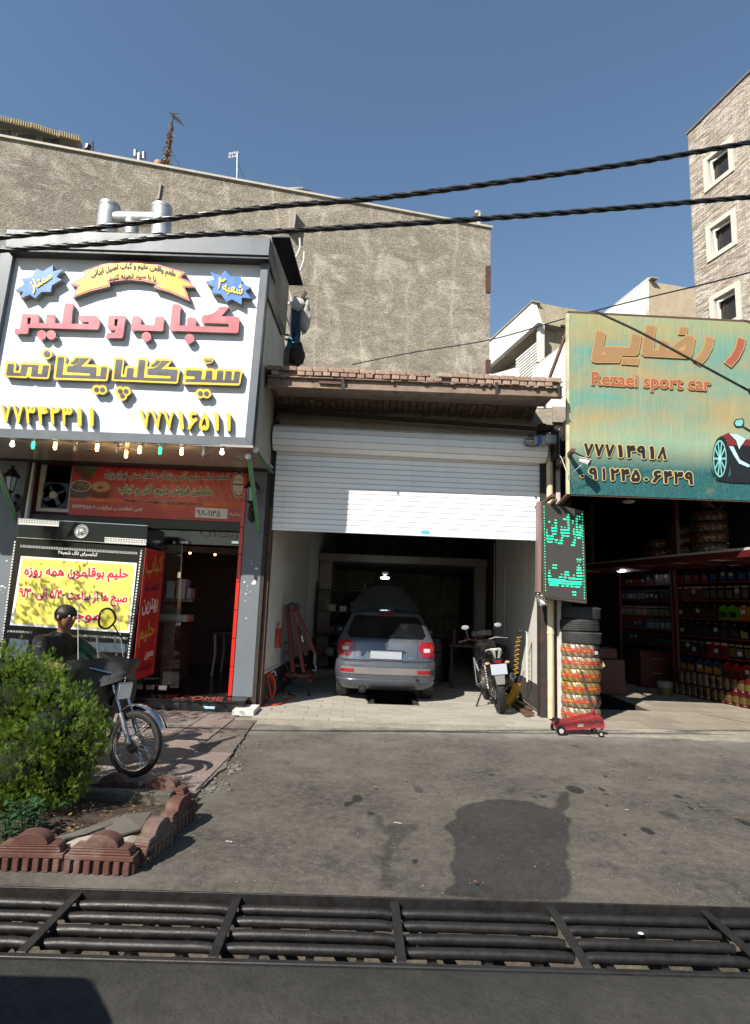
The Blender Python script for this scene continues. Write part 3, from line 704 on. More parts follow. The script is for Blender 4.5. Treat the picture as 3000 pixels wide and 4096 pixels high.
# ============================================================ roller shutter
sh = thing('roller_shutter', (.65, 8.8, 2.6), 'white roller shutter pulled most of the way up over the garage opening', 'shutter')
s = NT('white_shutter_paint'); oi = s.add('ShaderNodeObjectInfo'); n1 = s.noise(5, 5, .6)
k = s.mix(s.ramp(n1, .3, .7), rgb('#ebebec'), rgb('#f2f2f2')); k = s.mix(s.ramp(s.noise(2, 5, .6, s.sc(s.co(), 1, 1, .2)), .55, .8, 0, .25), k, rgb('#9c9a95')); s.fin(k, .38, 0, .5); M_SHUT = s.m
M_GAP = mat('shutter_joint', '#95999c', .6, .2, 5, 0)
X0, X1 = -1.36, 2.69; ns = 17; zt = 3.96; zb = 2.60; hh = (zt - zb) / ns; sm = None
for i in range(ns):
    z = zb + i * hh
    if sm is None:
        q = MB(); prof = [(0, 0), (-.004, .002), (-.008, hh * .2), (-.008, hh * .8), (-.004, hh - .009), (.0, hh - .006), (.006, hh - .006), (.006, 0)]
        q.rings([[V((x, y, zz)) for y, zz in prof] for x in (X0, X1)], True); o = q.build('slat', M_SHUT, sh, 50, local=True); sm = o.data
    else: o = bpy.data.objects.new('slat', sm); COL.objects.link(o); o.parent = sh
    o.location = V((0, 8.85, z)) - sh.location
MB().bb((X0, 8.852, zb), (X1, 8.858, zt)).build('joint_strip', M_GAP, sh, 0)
MB().bb((X0, 8.832, zb - .035), (X1, 8.862, zb - .002)).build('bottom_rail', M_SHUT, sh, 20, .004)
# roll housing, eight sided
q = MB(); oc = []
zc = 4.06; R_ = .205
A = PY(*z5(118, 500), 8.66); B = PY(*z5(1508, 556), 8.66)
angs = [-150, -105, -60, -20, 20, 60, 105, 150]
for P_ in (V((A.x, 8.78, A.z)), V((B.x, 8.78, A.z - .02))):
    oc.append([P_ + V((0, -cos(radians(a)) * R_, sin(radians(a)) * R_)) for a in (-165, -120, -75, -45, -15, 15, 45, 75, 120, 165)])
q.rings(oc, True); q.build('roll_cover', M_SHUT, sh, 20)
for k_, a in enumerate((-45, -15, 15, 45)):
    pa = V((A.x, 8.78, A.z)) + V((0, -cos(radians(a)) * (R_ + .002), sin(radians(a)) * (R_ + .002))); pb = V((B.x, 8.78, A.z - .02)) + V((0, -cos(radians(a)) * (R_ + .002), sin(radians(a)) * (R_ + .002)))
    MB().bar(pa, pb, .006, .006).build('cover_seam', M_GAP, sh, 0)
st = MB(); sp = lambda x, y: PY(*z5(x, y), 8.828); st.prism([[sp(870, 978), sp(910, 980), sp(910, 1000), sp(870, 998)]], (0, -.002, 0)); st.build('sticker', mat('sticker_blue', '#5fa9d6', .4, .2, 30), sh, 0)
# motor and brake box on its right end
mo = thing('shutter_motor', PY(*z5(1500, 530), 8.5), 'grey electric shutter motor with blue strap at the right end of the roll', 'motor')
c = lambda x, y, Y=8.5: PY(*z5(x, y), Y)
MB().cyl(c(1395, 528), c(1440, 530), .05, .05, 14).build('gearbox', M_ALU, mo); MB().cyl(c(1440, 522, 8.48), c(1500, 520, 8.48), .065, .065, 16).build('motor_body', mat('motor_cream', '#a29d90', .5), mo)
MB().box(c(1525, 520, 8.47), (.16, .12, .13)).build('brake_box', M_ALU, mo, 20, .008); MB().cyl(c(1460, 521, 8.46), c(1476, 521, 8.46), .075, .075, 16).build('blue_strap', mat('blue_tape', '#2f5fb0', .5), mo)
MB().box(c(1450, 500, 8.5), (.2, .05, .04)).build('cable_box', M_BLACKP, mo, 20, .005); MB().tube([c(1400, 548), c(1430, 556), c(1470, 548)], .008, 6).build('release_cord', M_BLACKP, mo)
MB().box(c(1545, 555, 8.6), (.05, .3, .4)).build('mounting_plate', M_RUSTD, mo, 20)

# ============================================================ the tall plastered wall and roofs behind
def plaster():
    s = NT('rough_cement_plaster'); co = s.co(); n1 = s.noise(.35, 7, .62); n2 = s.noise(3.5, 6, .7); n3 = s.noise(22, 6, .75)
    k = s.mix(s.ramp(n1, .3, .7), rgb('#918b82'), rgb('#b9b1a1')); k = s.mix(s.ramp(n2, .42, .7, 0, .6), k, rgb('#8b8073'))
    # pale lime drips between the coarse patches, broken and ragged
    m2 = s.noise(1.3, 7, .7, s.sc(co, 1, 1, 2.2), .6); k = s.mix(s.ramp(m2, .53, .66, 0, .62), k, rgb('#d0c9b9'))
    k = s.mix(s.ramp(n3, .44, .58, 0, .7), k, rgb('#6a604e')); k = s.mix(s.ramp(s.noise(.8, 7, .72, None, .6), .52, .68, 0, .6), k, rgb('#d6d0c2'))
    k = s.mix(s.ramp(s.noise(.5, 4, .6, s.sc(co, 6, 6, .5)), .6, .7, 0, .35), k, rgb('#b5a994'))
    k = s.mix(s.ramp(s.noise(.6, 4, .6, s.sc(co, .7, .7, 4)), .56, .7, 0, .45), k, rgb('#5f5748'))
    p_ = s.xyz(); wv = s.math('ADD', s.math('ADD', s.math('MULTIPLY', p_[0], .9636), s.math('MULTIPLY', p_[1], .2672)), s.math('ADD', s.math('MULTIPLY', n2, .25), s.math('MULTIPLY', s.noise(.22, 2), 1.6)))
    seam = s.ramp(s.math('ABSOLUTE', s.math('SUBTRACT', s.math('FRACT', s.math('MULTIPLY', wv, .62)), .5)), .0, .045, 1, 0); k = s.mix(s.math('MULTIPLY', seam, s.ramp(n1, .42, .62, .05, .6)), k, rgb('#cfc4ae'))
    hz = s.ramp(s.math('ABSOLUTE', s.math('SUBTRACT', s.math('FRACT', s.math('MULTIPLY', s.math('ADD', p_[2], s.math('MULTIPLY', n2, .3)), .8)), .5)), 0, .05, 1, 0); k = s.mix(s.math('MULTIPLY', hz, s.ramp(n1, .4, .65, .0, .22)), k, rgb('#5f564a'))
    s.bump(s.math('ADD', n3, s.math('MULTIPLY', m2, .8)), 1.0, .06); s.fin(k, .95, 0, .15); return s.m
M_PLAS = plaster()
TH = radians(15.5); U_ = V((cos(TH), sin(TH), 0)); W_ = V((-sin(TH), cos(TH), 0))
rc = PY(1963, 905, 20.); PT = rc
pw = lambda x, y: PP(x, y, PT, W_)
tall = thing('tall_apartment_block', V((rc.x - 8, rc.y, 0)), 'tall block with blank rough plaster wall rising behind the shops', 'building')
TLc = pw(0, 540); TRc = pw(1963, 905); d = (TLc - TRc); ext = TRc + d * 1.5
zr = TRc.z; ext.z = zr + (TLc.z - zr) * 1.5
q = MB(); base = [V((ext.x, ext.y, 0)), V((TRc.x, TRc.y, 0)), TRc, ext]; q.slab(base, W_ * 12); q.build('plaster_wall', M_PLAS, tall, 0)
q = MB(); q.slab([ext + V((0, 0, -.08)) - W_ * .06, TRc + U_ * .06 - W_ * .06 + V((0, 0, -.08)), TRc + U_ * .06 - W_ * .06 + V((0, 0, -.01)), ext - W_ * .06 + V((0, 0, -.01))], W_ * .5); q.build('parapet_cap', mat('pale_cap_stone', '#b9b2a3', .7, .15, 3), tall, 0)
for (y0, y1) in ((1065, 1170), (1440, 1490)):
    q = MB(); q.slab([pw(1942, y1), pw(1962, y1), pw(1962, y0), pw(1942, y0)], -W_ * .03); q.build('exposed_steel', M_RUST, tall, 0)
q = MB(); q.slab([pw(1152, 935), pw(1172, 935), pw(1182, 850), pw(1158, 850)], -W_ * .25); q.build('plaster_strip', M_CREAM, tall, 0)
q = MB(); q.slab([pw(628, 800), pw(640, 735)+V((0,0,0)), pw(646, 736), pw(636, 800)], -W_ * .06); q.build('wall_mark', M_CREAM, tall, 0)
# ---------------------------------------------------------------- things standing on the tall block's roof
z1 = Zm(0, 400, 1250)
def roofp(x, y, back=.6): return PP(*z1(x, y), PT + W_ * back, W_)
M_WHITEW = mat('weathered_white_paint', '#b9b7b0', .6, .12, 3, .1, 0, dirt='#6d675d', dirtamt=.5, dscale=3)
shed = thing('rooftop_shed', roofp(220, 250, 2.), 'white rooftop shed under a yellow corrugated roof at the far left', 'shed')
def corr(a, b, c_, d_, n, amp, thick=.02):
    q = MB(); a, b, c_, d_ = V(a), V(b), V(c_), V(d_); nr = (b - a).cross(d_ - a).normalized(); N = n * 6; top = []; 
    rings = []
    for i in range(N + 1):
        u = i / N; h = nr * amp * sin(2 * pi * n * u); p = a.lerp(b, u) + h; r = d_.lerp(c_, u) + h; rings.append([p, r, r + nr * thick, p + nr * thick])
    return q.rings(rings, True)
M_CORR = mat('yellowed_corrugated_sheet', '#93835c', .7, .25, 3, .2, 0, dirt='#5e4c33', dirtamt=.6, dscale=4)
for (xa, ya, xb, yb) in ((-260, 20, -60, 68), (-70, 64, 66, 104), (60, 100, 172, 128), (166, 122, 322, 176), (314, 166, 428, 196)):
    hh = 26
    q = corr(roofp(xa, ya + hh, 1.6), roofp(xb, yb + hh, 1.6), roofp(xb, yb, 2.6), roofp(xa, ya, 2.6), max(6, int((xb - xa) / 12)), .03); q.build('roof_sheet', M_CORR, shed, 60)
q = MB(); q.slab([roofp(-260, 140, 2), roofp(455, 280, 2), roofp(418, 205, 2), roofp(-260, 50, 2)], W_ * 3); q.build('shed_wall', M_WHITEW, shed, 0)
M_DGL = mat('dusty_window_glass', '#5a6672', .15, .3, 4, 0, 0, dirt='#a0a09a', dirtamt=.4, dscale=8, spec=.8)
for (xa, xb, ya, yb) in ((-150, -80, 120, 165), (-70, 70, 145, 190), (85, 200, 170, 215), (215, 325, 190, 238)):
    f_ = MB(); f_.slab([roofp(xa, yb - 6, 1.95), roofp(xb, yb + 6, 1.95), roofp(xb, ya + 8, 1.95), roofp(xa, ya, 1.95)], W_ * .04); fo = f_.build('window', M_WHITEW, shed, 0)
    p_ = MB(); p_.slab([roofp(xa + 9, yb - 12, 1.93), roofp(xb - 9, yb - 3, 1.93), roofp(xb - 9, ya + 16, 1.93), roofp(xa + 9, ya + 9, 1.93)], W_ * .01); p_.build('pane', M_DGL, fo, 0)
q = MB(); q.slab([roofp(332, 262, 1.9), roofp(420, 274, 1.9), roofp(412, 252, 1.9), roofp(335, 240, 1.9)], W_ * .03); q.build('vent_opening', M_BLACKP, shed, 0)
q = MB(); q.tube([roofp(440, 272, 1.5), roofp(462, 262, 1.5), roofp(468, 240, 1.5)], .1, 8); q.build('roof_drain', M_BLACKP, shed)
def pole(a, b, r=.02, r2=None): return MB().cyl(a, b, r, r2, 8)
tag(pole(roofp(491, 285), roofp(491, 218), .025).build('vent_pipe', M_RUSTD), 'thin dark pipe standing alone on the parapet beside the rooftop shed', 'pipe')
vt = thing('chimney_pipe', roofp(735, 330), 'twin headed metal flue pipe on the tall block roof', 'chimney')
MB().cyl(roofp(736, 332), roofp(738, 285), .075).build('riser', M_ALU, vt); MB().cyl(roofp(714, 290), roofp(762, 296), .05).build('tee', M_ALU, vt)
MB().cyl(roofp(716, 300), roofp(716, 268), .065).build('cowl', M_ALU, vt); MB().cyl(roofp(761, 312), roofp(761, 280), .065).build('cowl', M_ALU, vt)
tag(MB().lathe([(0, 0), (.11, 0), (.15, .09), (.14, .17), (.08, .21), (.0, .21)], roofp(838, 347, .9) - V((0, 0, .05)), n=20).build('roof_dome', mat('terracotta', '#b08a6c', .8, .2, 4, .3)), 'round terracotta dome on the roof edge beside the vine covered mast', 'dome')
ms = thing('antenna_mast', roofp(880, 350), 'leaning antenna mast wrapped in dry vine on the roof edge', 'antenna')
pa, pb = roofp(878, 350), roofp(918, 68)
MB().cyl(pa, pb, .05, .02, 8).build('mast', M_RUSTD, ms)
q = MB(); random.seed(2)
for i in range(500):
    t = random.random() ** 1.6 * .75; c0 = pa.lerp(pb, t) + V((random.gauss(0, .06 * (1 - t * .7)), random.gauss(0, .06), random.gauss(0, .05))); r = random.uniform(.015, .04)
    R = Matrix.Rotation(random.random() * 6, 3, V((random.random() - .5, random.random() - .5, random.random() - .5)).normalized()); q.add([c0 + R @ V(p) * r for p in ((-1, -.5, 0), (1, -.5, 0), (1, .5, 0), (-1, .5, 0))], [(0, 1, 2, 3)])
q.build('vine', mat('dry_vine', '#8a6a4a', .8, .5, 9, 0), ms, 0, fix=False)
MB().tube([roofp(906, 70), roofp(948, 72)], .02, 6).build('antenna_bar', M_ALU, ms)
for i in range(5):
    a = roofp(922 + i * 6, 82 + i * 9); MB().tube([a + V((-.16, -.1, .05)), a + V((.16, .1, -.05))], .012, 5).build('antenna_rod', M_ALU, ms)
MB().tube([roofp(905, 265), roofp(955, 362)], .008, 5).build('guy_wire', M_BLACKP, ms)
an = thing('tv_antenna', roofp(1254, 424), 'small comb antenna on a slim pole left of the cable crossing', 'antenna')
pole(roofp(1254, 424), roofp(1256, 285), .03).build('mast', M_ALU, an); MB().tube([roofp(1210, 294), roofp(1268, 284)], .02, 6).build('antenna_bar', M_ALU, an)
for i in range(6): a = roofp(1212 + i * 9, 293 - i * 1.5); MB().tube([a + V((0, 0, -.1)), a + V((0, 0, .1))], .012, 5).build('antenna_rod', M_ALU, an)
MB().tube([roofp(1257, 330), roofp(1295, 424)], .006, 5).build('guy_wire', M_BLACKP, an)
hu = thing('rooftop_hut', roofp(1590, 485, 1.), 'low dark rooftop hut with pipes at the middle of the parapet', 'hut')
q = MB(); q.slab([roofp(1560, 486, 1), roofp(1645, 500, 1), roofp(1640, 476, 1), roofp(1560, 466, 1)], W_ * 2); q.build('hut_body', M_RUSTD, hu, 0)
q = MB(); q.slab([roofp(1515, 470, .9), roofp(1600, 466, .9), roofp(1600, 459, .9), roofp(1515, 463, .9)], W_ * .5); q.build('hut_roof', M_WHITEW, hu, 0)
MB().tube([roofp(1590, 465), roofp(1570, 425)], .015, 5).build('aerial', M_ALU, hu)
z9 = Zm(1900, 250, 1100)
def rp2(x, y): return PP(*z9(x, y), PT + W_ * .5, W_)
vp = thing('vent_stack', rp2(26, 985), 'pale vent pipe with curved top at the right end of the parapet', 'pipe')
MB().tube([rp2(26, 990), rp2(26, 912), rp2(22, 900), rp2(12, 900), rp2(8, 912)], .09, 10).build('stack', M_CREAM, vp)

# ---------------------------------------------------------------- white houses behind on the right
z8 = Zm(1900, 1100, 1100)
M_WH = mat('white_render', '#d8d6d0', .7, .05, 2, .1, 0, dirt='#a9a49a', dirtamt=.3, dscale=2, streak=.2)
M_BEI = concrete('beige_render', '#a39883', '#b3a890', '#746b5c', 1.2, .5, .5, 14, .03)
def house_corner(cx, cy, Y): return PY(*z8(cx, cy), Y)
HA = house_corner(340, 160, 28.)
fa = lambda x, y, k=0.: PP(*z8(x, y), HA + U_ * k, U_)      # faces that look left
fw_ = lambda x, y, k=0.: PP(*z8(x, y), HA + W_ * k, W_)     # faces that look at us
ha = thing('white_house', V((HA.x, HA.y + 4, 0)), 'white house with a roofed balcony and louvred screen just right of the tall block', 'house')
q = MB(); q.slab([fa(40, 585), fa(378, 285), fa(340, 160), fa(40, 430)], U_ * .25); q.build('balcony_parapet', M_WH, ha, 0)
q = MB(); q.slab([fa(60, 420, -.06), fa(344, 157, -.06), fa(344, 152, -.06), fa(60, 412, -.06)], U_ * .5); q.build('parapet_cap', M_BEI, ha, 0)
q = MB(); q.slab([fa(20, 900, 1.5), fa(420, 900, 1.5), fa(420, 200, 1.5), fa(20, 420, 1.5)], U_ * .2); q.build('recessed_wall', M_WH, ha, 0)
A_, B_, C_, D_ = fa(40, 585, .25), fa(378, 285, .25), fa(378, 285, 1.5), fa(40, 585, 1.5)
zsoff = min(A_.z, B_.z) + .02
q = MB(); q.slab([V((A_.x, A_.y, A_.z)), V((B_.x, B_.y, B_.z)), V((B_.x, B_.y, B_.z)) + U_ * 1.3, V((A_.x, A_.y, A_.z)) + U_ * 1.3], (0, 0, .2)); q.build('soffit', M_BEI, ha, 0)
q = MB(); q.slab([fa(178, 545, 1.46), fa(230, 535, 1.46), fa(230, 445, 1.46), fa(178, 490, 1.46)], U_ * .05); wo = q.build('window', M_WHITEW, ha, 0)
q = MB(); q.slab([fa(184, 536, 1.44), fa(224, 528, 1.44), fa(224, 455, 1.44), fa(184, 494, 1.44)], U_ * .02); q.build('pane', M_DGL, wo, 0)
for i in range(11):
    y0 = 425 + i * 18
    q = MB(); q.slab([fa(245, y0 + 92, .3), fa(368, y0 - 12, .3), fa(368, y0 - 22, .3), fa(245, y0 + 82, .3)], U_ * .05); q.build('louvre_slat', M_WH, ha, 0)
q = MB(); q.slab([fa(372, 520, .25), fa(386, 520, .25), fa(386, 285, .25), fa(370, 292, .25)], U_ * .3); q.build('screen_post', M_WH, ha, 0)
q = MB(); q.slab([fw_(345, 279), fw_(800, 330), fw_(800, 245), fw_(340, 160)], W_ * .3); q.build('front_parapet', M_BEI, ha, 0)
q = MB(); q.slab([fw_(386, 900, .3), fw_(800, 900, .3), fw_(800, 250, .3), fw_(386, 270, .3)], W_ * .3); q.build('front_wall', M_BEI, ha, 0)
q = MB(); q.slab([fa(90, 640, .1), fa(245, 640, .1), fa(245, 556, .1), fa(90, 600, .1)], U_ * .2); q.build('lower_parapet', M_WH, ha, 0)
HC = house_corner(550, 400, 24.)
fc = lambda x, y: PP(*z8(x, y), HC, U_)
hc_ = thing('white_gable', V((HC.x, HC.y, 0)), 'white sloping gable wall low beside the big green banner', 'wall')
q = MB(); q.slab([fc(310, 800), fc(620, 800), fc(620, 345), fc(350, 556), fc(310, 600)][0:4], U_ * .3); q.build('gable_wall', M_WH, hc_, 0)
q = MB(); q.slab([fc(348, 560), fc(620, 347), fc(620, 340), fc(348, 553)], U_ * .4); q.build('coping', M_BEI, hc_, 0)
HB = house_corner(1040, 15, 34.)
fb = lambda x, y: PP(*z8(x, y), HB, U_); fbw = lambda x, y: PP(*z8(x, y), HB, W_)
hb = thing('white_apartment_house', V((HB.x, HB.y, 0)), 'taller white house with beige front wall beside the stone clad block', 'house')
q = MB(); q.slab([fb(640, 900), fb(1050, 900), fb(1040, 15), fb(640, 330)], U_ * .3); q.build('side_wall', M_WH, hb, 0)
q = MB(); q.slab([fb(640, 330), fb(1062, 14), fb(1062, 8), fb(640, 322)], U_ * .5); q.build('parapet_cap', M_BEI, hb, 0)
q = MB(); q.slab([fbw(1052, 900), fbw(1420, 900), fbw(1420, 100), fbw(1045, 38)], W_ * .3); q.build('front_wall', mat('sandy_render', '#b5a48b', .85, .1, 2, .3, 0, dirt='#8c7d68', dirtamt=.4), hb, 0)
# ---------------------------------------------------------------- stone clad block, far right
def stonemat():
    s = NT('split_stone_cladding'); p = s.xyz(); wv = s.math('ADD', s.math('MULTIPLY', p[0], W_.x), s.math('MULTIPLY', p[1], W_.y))
    cb = s.add('ShaderNodeCombineXYZ'); s.set(cb.inputs[0], wv); s.set(cb.inputs[1], p[2])
    br = s.add('ShaderNodeTexBrick'); s.set(br.inputs['Vector'], cb.outputs[0]); br.inputs['Scale'].default_value = 1; br.offset = .37
    br.inputs['Brick Width'].default_value = .34; br.inputs['Row Height'].default_value = .055; br.inputs['Mortar Size'].default_value = .006; br.inputs['Bias'].default_value = .1
    s.set(br.inputs['Color1'], rgb('#837364')); s.set(br.inputs['Color2'], rgb('#c6b9a6')); s.set(br.inputs['Mortar'], rgb('#4a413a'))
    b2 = s.add('ShaderNodeTexBrick'); s.set(b2.inputs['Vector'], cb.outputs[0]); b2.inputs['Scale'].default_value = 1; b2.offset = .61
    b2.inputs['Brick Width'].default_value = .23; b2.inputs['Row Height'].default_value = .055; b2.inputs['Mortar Size'].default_value = 0; s.set(b2.inputs['Color1'], (.06, .06, .07)); s.set(b2.inputs['Color2'], (.8, .78, .74))
    n1 = s.noise(2.2, 5, .6); k = s.mix(s.ramp(n1, .4, .7, .1, .55), br.outputs[0], b2.outputs[0]); n3 = s.noise(14, 5, .7); k = s.mix(s.ramp(n3, .5, .7, 0, .3), k, rgb('#6b5a4c'))
    s.bump(s.math('ADD', br.outputs[1], n3), .9, .04); s.fin(k, .9, 0, .2); return s.m
M_STONE = stonemat()
ST = PY(2755, 530, 22.)
fs_ = lambda x, y, k=0.: PP(*z9(x, y), ST + U_ * k, U_)
sb = thing('stone_clad_block', V((ST.x + 2, ST.y, 0)), 'tall block clad in split stone strips with three cream framed windows', 'building')
q = MB(); A_ = fs_(1278, 432); B_ = fs_(1652, 62); Bx = A_ + (B_ - A_) * 1.6; Bx.z = A_.z + (B_.z - A_.z) * 1.6
# side wall with three real openings
zW = V((0, 0, 1)); org = V((A_.x, A_.y, 0)); dW = (V((Bx.x, Bx.y, 0)) - org); LW = dW.length; dW.normalize()
def st2(p): p = V(p); return ((p - org).dot(dW), p.z)
WINS = [[(1413, 597), (1520, 512), (1527, 638), (1425, 718)], [(1432, 1015), (1535, 937), (1543, 1070), (1440, 1140)], [(1458, 1425), (1563, 1350), (1573, 1530), (1473, 1590)]]
FRM = [[(1372, 588), (1548, 435), (1560, 650), (1383, 785)], [(1387, 990), (1568, 872), (1578, 1090), (1400, 1205)], [(1412, 1415), (1595, 1305), (1605, 1530), (1420, 1650)]]
rects = []
for w4 in FRM:
    P4 = [st2(fs_(*p)) for p in w4]; rects.append(((P4[0][0] + P4[3][0]) / 2, (P4[1][0] + P4[2][0]) / 2, (P4[2][1] + P4[3][1]) / 2, (P4[0][1] + P4[1][1]) / 2))
def wp(s_, z, k=0): return org + dW * s_ + V((0, 0, z)) + U_ * k
zt = A_.z
q.prism([[wp(0, 0), wp(LW, 0), wp(LW, Bx.z), wp(0, zt)]] + [[wp(a, c_), wp(b, c_), wp(b, d_), wp(a, d_)] for a, b, c_, d_ in rects], U_ * .35); q.build('stone_wall', M_STONE, sb, 0)
q = MB(); q.slab([wp(-.05, zt, -.06), wp(LW, Bx.z, -.06), wp(LW, Bx.z + .09, -.06), wp(-.05, zt + .09, -.06)], U_ * .6); q.build('coping', mat('coping_metal', '#6d6a66', .5), sb, 0)
q = MB(); q.slab([wp(0, 0, .36), wp(0, zt, .36), wp(0, zt, 9), wp(0, 0, 9)], -dW * .2); q.build('rear_wall', M_BEI, sb, 0)
M_TRAV = mat('travertine_frame', '#c2bcb1', .6, .08, 4, .1, 0, dirt='#9d9282', dirtamt=.4, dscale=4)
for a, b, c_, d_ in rects:
    t = .15 * (b - a); q = MB()
    q.prism([[wp(a, c_, -.05), wp(b, c_, -.05), wp(b, d_, -.05), wp(a, d_, -.05)], [wp(a + t, c_ + t * .9, -.05), wp(b - t, c_ + t * .9, -.05), wp(b - t, d_ - t * .9, -.05), wp(a + t, d_ - t * .9, -.05)]], U_ * .40)
    f_ = q.build('window', M_TRAV, sb, 0)
    q = MB(); a1, b1, c1, d1 = a + t, b - t, c_ + t * .9, d_ - t * .9; e = .05
    q.prism([[wp(a1, c1, .22), wp(b1, c1, .22), wp(b1, d1, .22), wp(a1, d1, .22)], [wp(a1 + e, c1 + e, .22), wp(b1 - e, c1 + e, .22), wp(b1 - e, d1 - e, .22), wp(a1 + e, d1 - e, .22)]], U_ * .06); q.build('casement_frame', M_WH, f_, 0)
    hx = a1 + (b1 - a1) * .05
    q = MB(); q.prism([[wp(hx, c1 + .03, .16), wp(b1 - .04, c1 + .03, .20), wp(b1 - .04, d1 - .03, .20), wp(hx + .02, d1 - .10, .02)], [wp(hx + .07, c1 + .10, .16), wp(b1 - .1, c1 + .10, .20), wp(b1 - .1, d1 - .10, .20), wp(hx + .09, d1 - .18, .04)]], U_ * .03); q.build('tilted_sash', M_WH, f_, 0)
    q = MB(); q.slab([wp(a1 + .03, c1 + .03, .25), wp(b1 - .03, c1 + .03, .25), wp(b1 - .03, d1 - .03, .25), wp(a1 + .03, d1 - .03, .25)], U_ * .01); q.build('pane', mat('dark_window_glass', '#2e2b28', .12, .2, 3, 0, spec=.5), f_, 0)
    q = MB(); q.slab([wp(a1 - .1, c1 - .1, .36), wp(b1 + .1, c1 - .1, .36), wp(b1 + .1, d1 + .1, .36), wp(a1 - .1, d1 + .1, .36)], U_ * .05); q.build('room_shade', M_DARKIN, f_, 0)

# ---------------------------------------------------------------- overhead cables
M_CAB = mat('black_cable_sheath', '#191a1c', .42, .2, 20, .05, 0, spec=.6)
D2 = 3000 / 1652
def spline(pts, n):
    out = []; P = [pts[0]] + list(pts) + [pts[-1]]
    for i in range(1, len(P) - 2):
        p0, p1, p2, p3 = [V(p) for p in P[i - 1:i + 3]]
        for k in range(n):
            t = k / n; out.append(.5 * ((2 * p1) + (p2 - p0) * t + (2 * p0 - 5 * p1 + 4 * p2 - p3) * t * t + (3 * p1 - p0 - 3 * p2 + p3) * t ** 3))
    out.append(V(pts[-1])); return out
def twisted(pts, Y, label, r=.0105, R=.0112, pitch=.42):
    P = [PY(x * D2, y * D2, Y) for x, y in pts]; a = P[0] + (P[0] - P[1]).normalized() * 4; b = P[-1] + (P[-1] - P[-2]).normalized() * 4; P = spline([a] + P + [b], 40)
    t = thing('overhead_cable', (P[len(P) // 2]), label, 'cable', 'twisted cables crossing over the street')
    for s_ in range(3):
        L = 0; q = []; prev = P[0]; dens = []
        for i in range(len(P) - 1):
            seg = (P[i + 1] - P[i]).length; m_ = max(1, int(seg / .035))
            for k in range(m_): dens.append(P[i].lerp(P[i + 1], k / m_))
        for p in dens:
            L += (p - prev).length; prev = p; a_ = 2 * pi * (L / pitch + s_ / 3 + .06 * sin(L * 1.3)); q.append(p + V((0, cos(a_), sin(a_))) * R)
        MB().tube(q, r, 6).build('strand', M_CAB, t, 60, fix=False)
twisted([(0, 523), (160, 507), (330, 487), (600, 455), (826, 437), (1100, 402), (1400, 358), (1652, 314)], 3.95, 'upper of the two thick twisted black cables crossing the sky')
twisted([(0, 551), (250, 534), (400, 519), (640, 508), (826, 497), (1060, 482), (1300, 464), (1652, 434)], 3.98, 'lower of the two thick twisted black cables crossing over the signs')
P = spline([PY(x * D2, y * D2, Y) for x, y, Y in ((775, 803, 12.), (900, 778, 11.5), (1081, 748, 11), (1240, 703, 10), (1400, 662, 9), (1652, 600, 7.5), (1900, 520, 7))], 8)
tag(MB().tube(P, .011, 6).build('service_wire', M_CAB), 'thin black wire sagging from the tall block up to the right edge', 'wire')
P = spline([PY(x * D2, y * D2, Y) for x, y, Y in ((1311, 685, 5.53), (1320, 690, 5.5), (1400, 727, 5.4), (1500, 780, 5.3), (1652, 862, 5.2), (1800, 945, 5.1))], 8)
tag(MB().tube(P, .011, 6).build('drop_wire', M_CAB), 'thin black wire slanting down across the green banner', 'wire')
# ============================================================ the kebab shop
M_SDARK = mat('sign_return_dark', '#2c2e33', .5, .2, 4, .05)
M_YEL = mat('yellow_letter_acrylic', '#e8b92c', .35, .06, 3, 0, 0, dirt='#b98a20', dirtamt=.25)
M_BLK = mat('charcoal_letter_acrylic', '#46464c', .35, .1, 3, 0)
M_PINK = mat('faded_red_acrylic', '#cb6068', .35, .07, 3, 0, 0, dirt='#d07a82', dirtamt=.4)
M_BLUE = mat('blue_acrylic', '#3f74bb', .35, .06, 3, 0)
M_LRET = mat('letter_side_metal', '#9d9a93', .35, .15, 10, .05, .6, dirt='#5e5a52', dirtamt=.4, dscale=6)
M_RED = mat('red_gloss_tile', '#b3211c', .25, .1, 4, .02)
M_DRED = mat('dark_red_panel', '#4a1514', .5, .25, 4, .05)
YS = 7.4
def sg(x, y, Y=YS): return PY(x, y, Y)
SB0 = sg(500, 1772)
sign = thing('shop_sign_box', (-2.9, 8.4, SB0.z), 'big white kebab shop sign box with red and yellow raised lettering', 'shop sign')
q = MB(); q.slab([sg(-90, 1714), sg(990, 1756), sg(1056, 1040), sg(60, 1020)], (0, .05, 0)); q.build('sign_panel', M_WPANEL, sign, 0)
def frame(a, b, c_, d_, name='sign_frame', y0=-.07, y1=.03, m_=None):
    q = MB(); o = V((0, y0, 0)); q.slab([sg(*p) + o for p in (a, b, c_, d_)], (0, y1 - y0, 0)); return q.build(name, m_ or M_GREY, sign, 20, .004)
frame((-100, 1752), (1012, 1793), (984, 1755), (-100, 1715)); frame((1012, 1793), (984, 1755), (1049, 1046), (1082, 1020)); frame((-62, 1720), (-95, 1720), (20, 990), (66, 1024))
